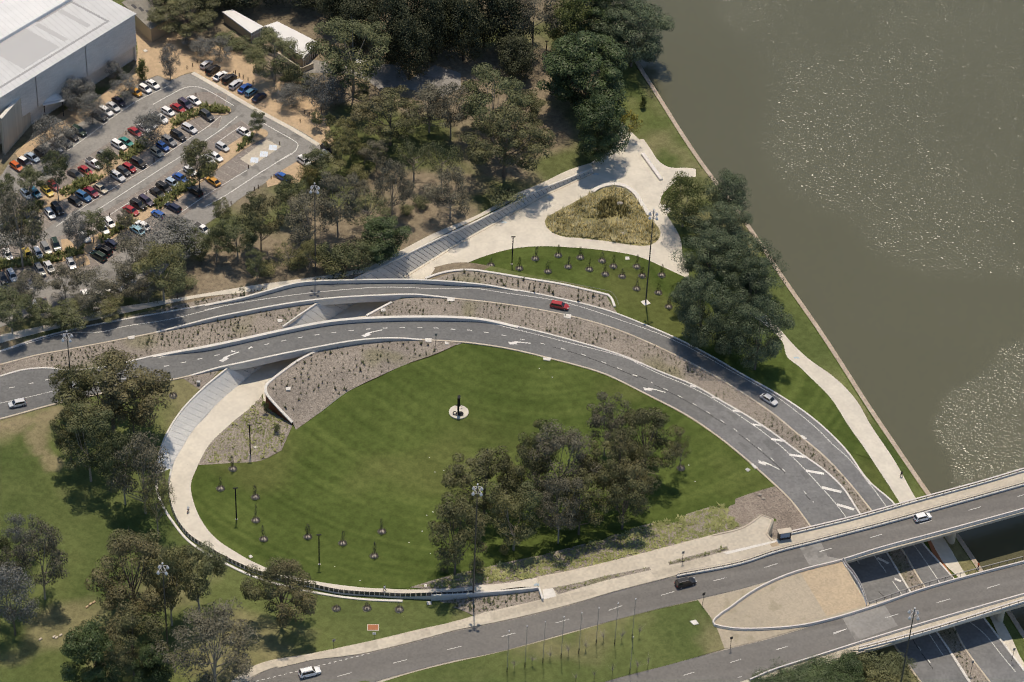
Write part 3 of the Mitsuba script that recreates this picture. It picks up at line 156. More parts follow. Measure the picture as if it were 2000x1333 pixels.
G['sand_tail'] = [[-129.19,588.61,2.48],[-127.27,593.27,2.5],[-122.35,600.41,2.52],[-116.0,607.54,2.54],[-110.93,614.89,2.56],[-118.49,615.41,2.55],[-126.2,603.62,2.53],[-131.11,592.32,2.5]]
G['sand_bay'] = [[-114.32,558.65,2.3],[-112.57,559.04,2.31],[-109.83,555.93,2.29],[-106.05,551.17,2.25],[-105.68,549.69,2.24],[-108.68,547.97,2.22],[-109.36,550.42,2.24],[-112.77,553.68,2.27]]
G['sand_east'] = [[-62.66,589.79,2.27],[-58.36,594.84,2.24],[-53.32,595.63,2.16],[-51.37,592.57,2.08],[-55.9,589.92,2.16],[-56.91,586.03,2.16],[-60.92,585.63,2.23],[-64.78,583.65,2.27],[-65.34,586.02,2.28]]
G['yard'] = [[-66.66,632.92,2.45],[-62.18,638.16,2.39],[-57.7,639.82,2.33],[-51.52,638.01,2.27],[-40.95,639.13,2.09],[-34.67,641.06,1.94],[-31.35,633.12,1.83],[-24.7,641.16,1.59],[-17.46,638.65,1.23],[-17.14,631.67,1.13],[-23.9,625.97,1.46],[-33.31,630.5,1.89],[-38.06,627.58,2.02],[-44.05,632.81,2.16],[-51.24,634.44,2.28],[-57.55,633.8,2.36]]
G['forest_path'] = [[3.06,666.6,-1.75],[4.22,679.36,-1.7],[5.69,679.46,-1.69],[7.92,661.97,-1.73],[9.52,654.7,-1.75],[10.38,647.45,-1.76],[11.41,630.81,-1.76],[20.12,609.02,-1.73],[25.26,617.9,-1.68],[26.33,613.43,-1.69],[25.65,611.12,-1.7],[22.22,605.81,-1.72],[16.86,619.58,-1.73],[9.88,636.62,-1.77],[6.77,648.4,-1.79],[3.93,661.06,-1.77]]
G['museum_corner'] = [[-105.26,635.15,2.58]]
G['museum_top'] = [[-104.77,635.17,18.08],[-134.38,595.55,18.08],[-147.07,578.33,18.08],[-112.54,640.94,18.08],[-122.14,647.36,18.08]]
G['museum_ridge'] = [[-138.25,619.01,18.08],[-122.25,640.12,18.08],[-132.93,649.06,18.08]]
G['museum_joints'] = [[-126.88,605.59,18.08],[-115.87,620.0,18.08]]
G['museum_wall_base'] = [[-104.57,630.51,2.59],[-115.28,616.8,2.56]]
G['wing'] = [[-133.64,591.47,14.15],[-127.91,607.7,8.93]]
G['wing_base'] = [[-133.6,591.26,2.5],[-127.4,603.53,2.53]]
G['canopy'] = [[-127.55,611.28,7.78],[-124.79,615.35,7.78],[-120.45,608.93,7.78],[-125.73,606.49,7.78]]
G['annex_top'] = [[-111.1,655.04,7.5],[-102.14,643.76,7.5],[-97.35,649.69,7.5],[-105.87,660.5,7.5]]
G['shed_a'] = [[-84.17,655.54,5.7],[-81.24,656.73,5.7],[-72.07,649.44,5.7],[-75.14,646.12,5.7]]
G['shed_b'] = [[-71.92,649.76,5.7],[-68.57,652.21,5.7],[-56.55,643.41,5.7],[-60.14,635.57,5.7]]
G['shed_wall'] = [[-57.4,636.22,2.35],[-60.36,633.53,2.39],[-67.32,640.08,2.44],[-73.31,643.17,2.47]]
G['shed_fence'] = [[-67.32,640.08,2.44],[-62.37,636.33,2.4],[-57.05,632.06,2.36]]
CTL['UP'] = [[-145.72,508.37,2.0],[-142.35,490.75,2.0],[-122.51,515.58,2.0],[-119.85,499.44,2.0],[-105.33,524.29,2.0],[-102.43,504.28,2.0],[-87.12,527.53,2.0],[-85.28,512.79,2.0],[-69.17,534.45,2.1],[-67.59,519.5,2.1],[-51.03,542.45,2.2],[-49.74,527.24,2.2],[-26.03,547.49,2.0],[-25.13,532.13,2.0],[-6.94,547.44,1.6],[-6.34,532.08,1.6],[12.23,543.62,1.1],[12.56,526.51,1.1],[31.28,536.0,0.6],[31.26,517.33,0.6],[49.9,522.69,0.3],[49.49,502.75,0.3],[67.93,507.84,0.1],[64.69,486.64,0.1],[79.45,494.67,0.0],[72.45,473.82,0.0],[89.38,480.84,0.0],[77.26,475.81,0.0],[95.14,462.29,0.0],[83.19,456.67,0.0],[114.89,427.53,0.0],[98.08,426.44,0.0],[134.31,404.66,-0.0],[107.02,402.93,0.0],[-113.75,462.35,1.9],[-106.14,416.17,2.0],[-151.37,476.31,2.0],[-138.64,414.04,2.0],[-86.52,432.92,1.5],[-63.23,425.51,3.0],[-105.94,495.23,1.9],[-86.0,506.91,2.0],[-73.14,506.19,1.7],[-77.21,498.32,1.6],[-80.45,483.34,1.2],[-80.17,476.09,0.5],[-77.8,468.91,-0.5],[-74.69,463.55,-0.2],[-70.62,457.67,0.1],[-62.13,450.89,0.9],[-49.36,444.2,1.7],[-34.98,440.32,2.7],[-21.23,438.68,4.1],[-7.89,439.19,5.0],[-15.06,437.07,3.8],[-5.2,433.34,6.2],[-51.25,416.91,5.0],[-26.62,425.24,5.6],[8.63,442.16,6.3],[10.04,439.28,6.5],[-41.41,429.78,3.2],[-30.5,432.98,3.8],[-71.52,403.07,3.0],[-135.05,592.0,2.5],[-128.69,637.79,2.5],[-169.75,634.37,2.5],[-99.98,630.64,2.6],[-82.34,596.33,2.4],[-95.5,543.97,2.2],[-66.01,566.11,2.3],[-56.74,609.38,2.4],[-56.9,644.04,2.3],[-30.51,623.58,1.8],[-2.78,616.88,0.0],[-19.02,672.77,1.5],[-3.9,650.81,0.6],[18.76,601.96,-1.0],[5.39,591.39,-0.3],[-11.02,575.53,0.6],[-26.82,561.07,1.4],[-40.35,548.52,2.05],[4.44,658.84,-1.2],[21.61,651.31,-1.7],[31.37,651.06,-1.8],[23.29,614.34,-1.6],[-63.94,693.73,2.0],[9.36,700.23,-1.6],[69.72,422.35,3.0],[81.32,428.82,1.6],[58.08,407.69,4.0]]
CTL['LOW'] = [[-28.63,555.4,-2.2],[-38.49,545.82,-2.4],[-44.37,539.48,-2.5],[-63.14,515.87,-2.4],[-71.82,500.83,-2.2],[-75.94,489.49,-1.9],[-77.33,480.21,-1.5],[-75.76,469.35,-0.8],[-73.27,463.35,-0.4],[-66.61,455.91,0.2],[-55.1,448.22,1.2],[-41.92,443.6,2.2],[-28.35,440.72,3.4],[-15.02,440.23,4.7],[-5.83,440.61,5.6],[8.62,442.62,6.3],[25.14,449.55,6.6],[-20.28,560.6,-2.0],[-1.46,578.17,-1.8],[24.69,607.93,-1.7],[18.94,601.84,-1.75],[38.04,579.02,-1.7],[44.21,549.14,-1.6],[31.37,649.63,-1.8],[47.71,605.49,-1.8],[64.13,570.85,-1.8],[87.01,516.67,-1.8],[98.36,486.67,-1.8],[67.86,533.37,-1.4],[80.22,506.54,-1.2],[92.1,483.83,-1.1],[103.93,474.46,-1.8],[108.79,462.7,-1.8],[116.74,443.21,-1.8],[104.59,462.38,-1.1],[112.12,443.86,-1.0],[98.6,461.3,-0.4],[11.95,564.12,-1.2],[28.81,552.82,-0.7],[-1.06,565.51,-1.5],[26.1,541.87,0.5],[32.41,538.76,0.6],[49.26,528.23,0.3],[62.9,517.61,0.1],[79.21,499.19,0.0],[89.34,482.01,0.0],[95.62,468.82,0.0],[23.26,550.37,0.2],[3.07,555.76,-0.3],[-13.75,558.74,-1.2],[21.35,680.53,-1.5],[26.62,632.77,-1.6],[-72.38,478.49,-1.3],[-70.68,470.1,-0.7],[-64.63,458.95,0.2],[-54.31,450.65,1.2],[-41.4,445.45,2.1],[-25.43,442.65,3.7],[-14.46,442.28,4.7],[-4.36,443.16,5.8],[5.95,445.25,6.3],[26.49,452.33,6.6],[40.26,458.41,6.4],[54.6,465.64,5.0],[59.03,472.68,2.2],[61.58,469.92,1.5],[64.05,470.99,0.6],[-4.24,449.91,4.0],[9.1,455.7,3.4],[22.29,462.05,2.6],[37.02,470.11,1.6],[50.92,477.49,1.0],[61.02,484.48,0.3],[63.31,484.84,0.1],[70.6,472.1,0.1],[-9.15,455.87,2.6],[2.12,463.9,1.8],[13.61,471.97,1.1],[37.17,482.4,0.7],[49.25,492.02,0.5],[-10.57,488.53,-0.2],[-34.41,487.37,-0.7],[-57.38,477.74,-1.2],[-44.09,460.78,0.1],[-32.14,455.87,1.0],[-20.31,450.14,2.8],[-12.36,526.81,1.7],[9.5,524.3,1.2],[22.84,519.98,0.8],[42.26,507.47,0.4],[55.93,493.84,0.2],[-26.46,519.37,0.6],[-38.54,510.63,-0.4],[-45.24,502.7,-1.0],[-49.89,497.47,-1.4],[-58.35,507.14,-2.5],[-60.45,508.68,-2.4],[-65.47,499.33,-2.2],[-71.37,484.15,-1.6],[-61.55,495.41,-1.9],[-50.9,499.27,-1.5]]
CTL['BED'] = [[-57.99,507.68,2.0],[-56.98,505.2,1.7],[-55.28,513.15,2.0],[-50.93,499.69,-0.9],[-46.61,522.57,1.9],[-37.2,526.03,2.1],[-21.14,527.89,2.0],[-12.39,527.31,1.75],[-26.46,519.37,0.6],[-38.54,510.63,-0.4],[-45.24,502.7,-1.0],[-49.89,497.47,-1.4],[-48.45,512.15,1.7],[-36.7,519.07,1.2]]
CTL['COM'] = [[-112.73,392.54,4.0],[-71.27,401.69,4.6],[-51.12,415.6,5.0],[-26.54,423.96,5.7],[-8.09,430.72,6.2],[9.48,439.24,6.5],[25.12,450.94,6.8],[40.0,458.0,6.8],[57.46,466.0,6.8],[59.56,459.66,6.8],[83.25,471.06,6.8],[119.79,487.02,6.8],[157.43,501.79,6.8],[-28.39,403.67,5.5],[3.39,419.37,6.4],[25.33,416.58,6.7],[58.26,420.99,6.8],[80.87,431.54,6.8],[115.86,447.65,6.8],[151.98,462.76,6.8],[47.6,436.91,6.8],[4.09,398.03,6.3],[36.14,399.73,6.7]]
POLES = {"mast": [[-49.71, 551.29, 2.13, 27.8], [32.76, 548.57, -0.5, 29.65], [-5.78, 440.07, 6.24, 33.25], [-70.79, 421.85, 2.7, 27.05], [-101.95, 495.9, 1.87, 25.5], [86.29, 417.57, 1.35, 30.4]], "path_lamp": [[-0.98, 561.74, -1.1, 8.9], [-59.77, 488.56, -1.61, 9.4], [-60.64, 465.9, -0.32, 9.8], [-40.58, 451.3, 1.38, 9.3], [5.52, 650.43, -0.68, 5.35]], "flagpole": [[2.38, 417.31, 6.37, 12.9], [6.14, 419.0, 6.44, 12.8], [9.95, 420.4, 6.51, 12.85], [13.83, 421.91, 6.57, 12.85], [17.6, 423.5, 6.62, 12.75], [21.3, 426.33, 6.67, 11.4], [25.31, 426.69, 6.71, 12.7], [29.06, 428.32, 6.74, 12.55], [28.6, 418.41, 6.73, 11.4], [32.43, 420.03, 6.75, 3.5], [20.99, 416.12, 6.65, 3.0], [17.08, 415.4, 6.59, 2.4], [24.79, 416.97, 6.69, 4.45]], "road_sign": [[44.52, 439.36, 6.81, 3.85], [50.26, 426.72, 6.8, 3.85], [40.2, 451.87, 6.81, 3.65], [103.34, 429.16, -0.05, 4.15], [112.8, 433.56, -0.57, 4.65], [-80.93, 508.12, 1.9, 3.35], [-35.09, 423.19, 4.75, 2.85], [-18.42, 526.06, 1.72, 4.0]]}
RINGS = [[-6.25,560.63,-1.11,3.5],[0.96,559.54,-0.8,4.15],[4.87,564.14,-1.19,5.0],[8.15,558.71,-0.64,3.65],[10.66,566.0,-1.29,3.95],[13.25,561.25,-0.9,4.45],[16.27,565.54,-1.2,3.75],[18.59,560.53,-0.81,3.8],[21.77,564.59,-1.13,3.95],[22.63,558.91,-0.74,4.1],[24.66,562.51,-1.06,4.5],[26.88,558.55,-0.9,3.5],[30.56,563.11,-1.27,4.4],[31.94,559.53,-1.19,3.6],[30.53,553.96,-0.85,3.95],[36.9,560.44,-1.42,4.15],[36.01,553.16,-1.11,3.75],[-79.53,503.66,1.78,1.3],[-63.27,483.11,-1.47,4.85],[-65.36,476.06,-1.09,4.3],[-57.08,473.58,-0.9,4.1],[-56.2,465.54,-0.27,5.4],[-53.77,459.09,0.32,5.05],[-43.9,460.61,0.13,4.45],[-35.87,458.74,0.6,4.6],[-27.31,462.97,0.7,4.6],[-28.47,454.3,1.55,4.9],[-35.57,436.35,3.02,1.7],[-28.83,436.3,3.65,2.3],[-21.74,435.92,4.22,2.45],[40.81,488.64,0.52,1.35],[38.52,547.71,-0.9,3.85]]
TREES = [["gum",-91.86,490.6,1.59,23.29,20.92],
["olive",-94.88,474.5,1.05,20.99,11.68],
["olive",-86.23,468.37,0.28,21.62,9.06],
["gum",-100.09,479.68,1.42,16.23,7.04],
["gum",-101.53,493.01,1.8,17.31,8.33],
["gum",-87.0,489.99,1.51,17.35,9.51],
["pink",-81.28,466.01,-0.16,23.39,11.59],
["sparse",-77.59,458.88,0.02,19.2,6.67],
["silver",-106.06,447.99,1.47,14.19,6.33],
["pink",-99.65,436.68,1.48,23.27,9.38],
["silver",-104.35,425.41,1.79,20.81,8.15],
["pink",-107.24,432.92,1.67,16.99,6.67],
["shrub",-109.79,443.67,1.59,10.9,4.5],
["gum",-79.47,432.15,1.69,23.4,18.35],
["olive",-70.9,430.0,2.16,23.15,8.32],
["olive",-65.34,434.1,2.09,20.05,10.26],
["decid",-85.02,410.6,2.42,18.39,10.28],
["gum",-77.14,414.59,2.6,19.15,11.43],
["pink",-59.36,410.72,4.16,21.59,16.24,0.12],
["decid",-72.63,410.22,2.94,13.75,8.12],
["shrub",-69.72,417.68,2.97,3.47,2.73],
["gum",-46.92,431.44,2.97,19.6,14.69],
["gum",-4.49,469.99,1.0,17.62,14.62],
["gum",3.69,470.44,1.12,19.86,9.13],
["pink",12.05,473.85,0.94,23.34,14.35],
["olive",7.53,481.38,0.51,18.0,7.36],
["pink",22.86,491.92,0.47,18.15,8.42],
["gum",25.91,474.29,1.13,23.03,12.96],
["gum",32.08,485.24,0.57,20.17,13.73],
["sparse",40.45,488.27,0.53,11.85,4.56],
["gum",-10.16,447.24,4.23,22.28,11.92],
["olive",2.64,457.07,3.02,18.76,10.59],
["pink",12.6,460.08,2.79,21.01,9.48],
["gum",17.19,463.68,2.25,17.31,9.88],
["gum",27.03,465.74,2.5,20.36,11.07],
["shrub",0.63,454.98,3.38,2.89,2.3],
["shrub",-12.48,448.44,3.8,3.21,2.5],
["shrub",-5.65,447.97,4.44,4.37,3.41],
["green",42.42,580.87,-1.74,16.58,11.66],
["willow",53.34,584.96,-1.83,15.13,11.19,0.1],
["willow",51.11,573.51,-1.78,12.89,14.22,0.1],
["willow",48.49,558.89,-1.73,15.72,14.52,0.1],
["willow",57.46,556.62,-1.76,17.33,15.27,0.1],
["willow",45.75,533.57,0.0,20.53,15.38,0.08],
["willow",58.51,548.62,-1.58,16.04,13.61,0.1],
["willow",59.21,525.42,-0.21,21.46,15.01,0.08],
["willow",53.24,530.92,-0.17,17.08,12.58,0.08],
["willow",43.9,546.8,-1.28,10.17,8.96,0.08],
["decid",16.54,627.48,-1.18,23.2,20.76,0.08],
["decid",11.73,632.92,-0.89,20.74,11.12,0.08],
["decid",17.29,657.59,-1.62,20.11,15.67,0.05],
["willow",25.11,657.65,-1.72,20.71,15.69,0.05],
["decid",20.48,606.53,-1.21,19.69,11.94,0.06],
["willow",28.97,649.64,-1.77,20.17,19.82,0.06],
["green",11.4,651.72,-1.21,19.43,12.74,0.1],
["willow",33.63,652.91,-1.78,8.38,8.52,0.05],
["cone",32.26,630.54,-1.65,4.28,1.81],
["yellow",28.47,615.54,-1.69,9.81,5.21],
["gum",-92.85,648.86,2.53,11.4,16.06],
["dark",-99.05,657.13,2.49,13.88,9.85],
["dark",-85.55,663.28,2.43,11.55,11.33],
["dark",-78.4,662.94,2.41,13.01,12.04],
["dark",-70.2,666.71,2.34,13.62,12.09],
["dark",-61.73,664.52,2.29,14.77,12.5],
["dark",-52.88,655.28,2.24,17.48,9.87],
["dark",-89.23,657.99,2.48,12.72,10.57],
["dark",-45.87,646.33,2.17,18.01,11.19],
["olive",-45.85,626.84,2.19,23.09,18.94],
["olive",-67.13,629.35,2.47,15.77,13.46],
["shrub",-62.85,629.28,2.43,5.13,6.18],
["shrub",-59.6,626.81,2.4,4.22,5.48],
["shrub",-77.77,642.98,2.5,2.44,5.56],
["shrub",-81.51,645.28,2.51,2.63,6.27],
["shrub",-74.4,639.95,2.49,2.83,4.85],
["dark",-31.11,633.88,1.82,21.74,11.35],
["dark",-36.37,640.26,1.98,23.95,11.83],
["dark",-25.76,642.78,1.64,22.56,10.48],
["dark",-17.16,644.48,1.27,21.93,11.9],
["dark",-6.02,650.97,0.7,19.9,13.4],
["pink",1.72,653.12,-0.38,21.78,12.74],
["dark",-2.82,639.48,0.28,13.47,11.17],
["dark",-22.22,650.39,1.53,20.71,11.26],
["dark",-11.71,652.0,1.0,22.49,11.29],
["dark",-43.67,655.01,2.12,20.7,11.28],
["dark",-52.65,661.45,2.21,18.98,11.34],
["dark",-32.43,656.28,1.89,22.49,11.31],
["olive",-7.74,610.51,0.3,23.05,17.37],
["gum",-4.23,595.48,0.11,22.0,19.0],
["pink",-18.87,610.3,0.96,17.38,11.11],
["sparse",-20.18,588.09,0.9,16.28,9.01],
["pink",-17.39,577.02,0.84,15.31,10.75],
["sparse",-27.5,590.73,1.23,13.63,9.56],
["gum",-34.51,604.61,1.65,16.92,15.47],
["pink",-24.64,611.63,1.3,14.47,11.66],
["gum",0.02,615.1,-0.18,12.8,9.55],
["silver",-53.57,616.9,2.33,13.72,8.42],
["silver",-61.6,618.37,2.44,7.32,6.53],
["olive",-43.18,620.3,2.12,7.67,3.82],
["silver",-50.14,620.21,2.27,8.18,6.82],
["silver",-94.97,626.9,2.59,12.37,4.92],
["cone",-102.38,626.74,2.59,6.97,3.01],
["silver",-82.97,636.81,2.54,7.59,6.91],
["silver",-106.03,617.54,2.57,8.23,6.5],
["silver",-109.68,624.78,2.58,7.07,3.54],
["silver",-117.91,611.41,2.55,10.04,8.33],
["silver",-116.54,616.02,2.56,7.16,5.67],
["silver",-112.98,606.23,2.54,9.28,5.89],
["silver",-121.24,592.67,2.5,11.04,10.03],
["olive",-116.98,573.38,2.4,16.44,5.95],
["silver",-96.03,596.89,2.47,12.05,7.43],
["olive",-105.61,582.84,2.44,10.35,5.23],
["gum",-81.94,580.97,2.38,14.79,7.85],
["olive",-69.52,604.54,2.43,7.94,4.02],
["silver",-91.07,643.23,2.55,3.76,5.56],
["silver",-88.24,639.18,2.56,5.39,5.54],
["olive",-54.29,609.22,2.34,5.6,2.7],
["olive",-50.74,608.74,2.24,5.81,2.7],
["olive",-46.12,604.91,2.07,7.57,4.84],
["olive",-49.85,599.29,2.11,7.1,3.74],
["olive",-44.5,597.55,1.93,9.65,5.07],
["olive",-46.69,593.01,1.96,9.09,4.25],
["olive",-40.65,596.08,1.79,6.25,3.73],
["olive",-52.63,589.16,2.09,9.09,6.35],
["olive",-49.64,588.22,2.01,6.39,7.93],
["olive",-74.53,567.05,2.33,8.02,4.77],
["gum",-63.91,557.83,2.24,18.49,8.95],
["olive",-57.49,572.29,2.16,12.06,7.54],
["yellowgum",-54.5,583.05,2.1,7.75,4.73],
["pink",-45.25,565.73,1.91,20.2,10.34],
["pink",-51.91,561.76,2.08,15.44,11.06],
["sparse",-37.87,569.67,1.66,10.34,10.13],
["decid",-33.16,559.25,1.68,11.36,11.05,0.06],
["pink",-32.23,575.14,1.43,17.68,8.88],
["olive",-69.32,554.2,2.25,12.39,9.17],
["olive",-74.65,553.79,2.26,10.64,6.62],
["sparse",-56.54,551.67,2.18,8.14,7.38],
["olive",-63.85,546.75,2.2,8.9,5.06],
["olive",-51.38,552.52,2.13,8.51,5.35],
["shrub",-47.83,552.84,2.09,7.06,5.61],
["shrub",-42.88,551.7,2.04,6.88,8.15],
["shrub",-39.15,553.06,1.96,8.32,7.91],
["shrub",-45.39,551.06,2.08,4.68,3.82],
["shrub",-54.75,553.02,2.16,3.84,5.1],
["shrub",-61.82,549.46,2.21,3.23,5.07],
["shrub",-4.39,584.64,0.24,4.08,8.2],
["shrub",-25.3,580.0,1.14,3.38,3.94],
["shrub",-28.38,576.46,1.28,2.89,3.66],
["pink",-37.46,594.34,1.66,8.99,6.66],
["shrub",-41.78,589.55,1.78,4.46,4.77],
["pink",-41.03,579.1,1.73,7.56,5.24],
["pink",-121.99,547.25,2.22,23.45,10.33],
["olive",-128.92,566.5,2.36,12.75,5.78],
["olive",-124.04,574.28,2.41,9.96,6.73],
["silver",-109.4,554.31,2.27,13.29,5.59],
["olive",-105.97,558.16,2.3,9.7,6.12],
["pink",-98.58,562.54,2.33,6.65,3.85],
["pink",-93.94,543.71,2.19,14.63,10.82],
["silver",-86.26,553.49,2.26,11.82,11.7],
["olive",-85.83,537.42,2.11,17.38,12.25],
["pink",-102.84,533.11,2.08,12.61,9.2],
["pink",-109.81,536.2,2.11,10.81,6.98],
["pink",-117.39,531.63,2.09,11.56,7.93],
["olive",-120.59,522.75,2.03,12.51,9.33],
["olive",-113.65,525.14,2.03,7.57,6.9],
["olive",-105.92,528.36,2.04,5.56,8.9,0.05],
["olive",-99.26,530.73,2.06,6.13,7.69,0.05],
["pink",-96.7,535.84,2.1,7.46,6.24],
["pink",-89.48,536.39,2.1,7.83,7.74],
["olive",-120.17,551.91,2.26,11.66,5.7],
["olive",-83.46,554.7,2.27,9.84,6.37],
["shrub",-125.23,532.17,2.1,5.24,6.2],
["shrub",-109.28,525.85,2.03,4.28,6.16],
["sparse",-96.02,529.84,2.05,4.22,1.98],
["sparse",-66.96,541.1,2.17,2.96,1.51],
["olive",-109.53,525.83,2.03,4.34,2.22],
["sparse",-77.47,535.74,2.11,2.34,1.25],
["sparse",-94.62,542.11,2.18,4.21,3.77],
["olive",-80.03,554.96,2.27,8.03,6.37],
["shrub",-82.09,543.07,2.17,3.51,5.66],
["shrub",-78.79,553.07,2.26,3.37,3.81],
["hedge",58.32,414.69,3.89,4.15,9.89],
["hedge",65.1,418.5,3.37,4.85,11.05],
["hedge",70.78,421.33,2.9,5.64,9.99],
["hedge",75.35,422.98,2.38,6.49,7.79],
["hedge",68.28,415.55,3.16,5.48,9.91],
["hedge",73.89,416.8,2.64,6.46,8.83],
["hedge",61.54,412.47,3.7,4.43,9.86],
["hedge",54.91,410.92,4.16,3.91,8.74],
["shrub",78.66,425.95,1.94,5.14,5.59],
["shrub",81.74,426.59,1.62,4.65,6.71],
["shrub",85.13,426.69,1.26,4.83,6.72],
["shrub",86.94,425.17,1.11,5.48,5.59],
["shrub",83.07,421.23,1.61,6.91,7.78],
["shrub",86.37,420.26,1.28,7.18,6.11],
["shrub",-57.5,503.46,-2.19,3.52,1.46],
["shrub",-54.29,496.56,-1.67,2.57,1.69]]
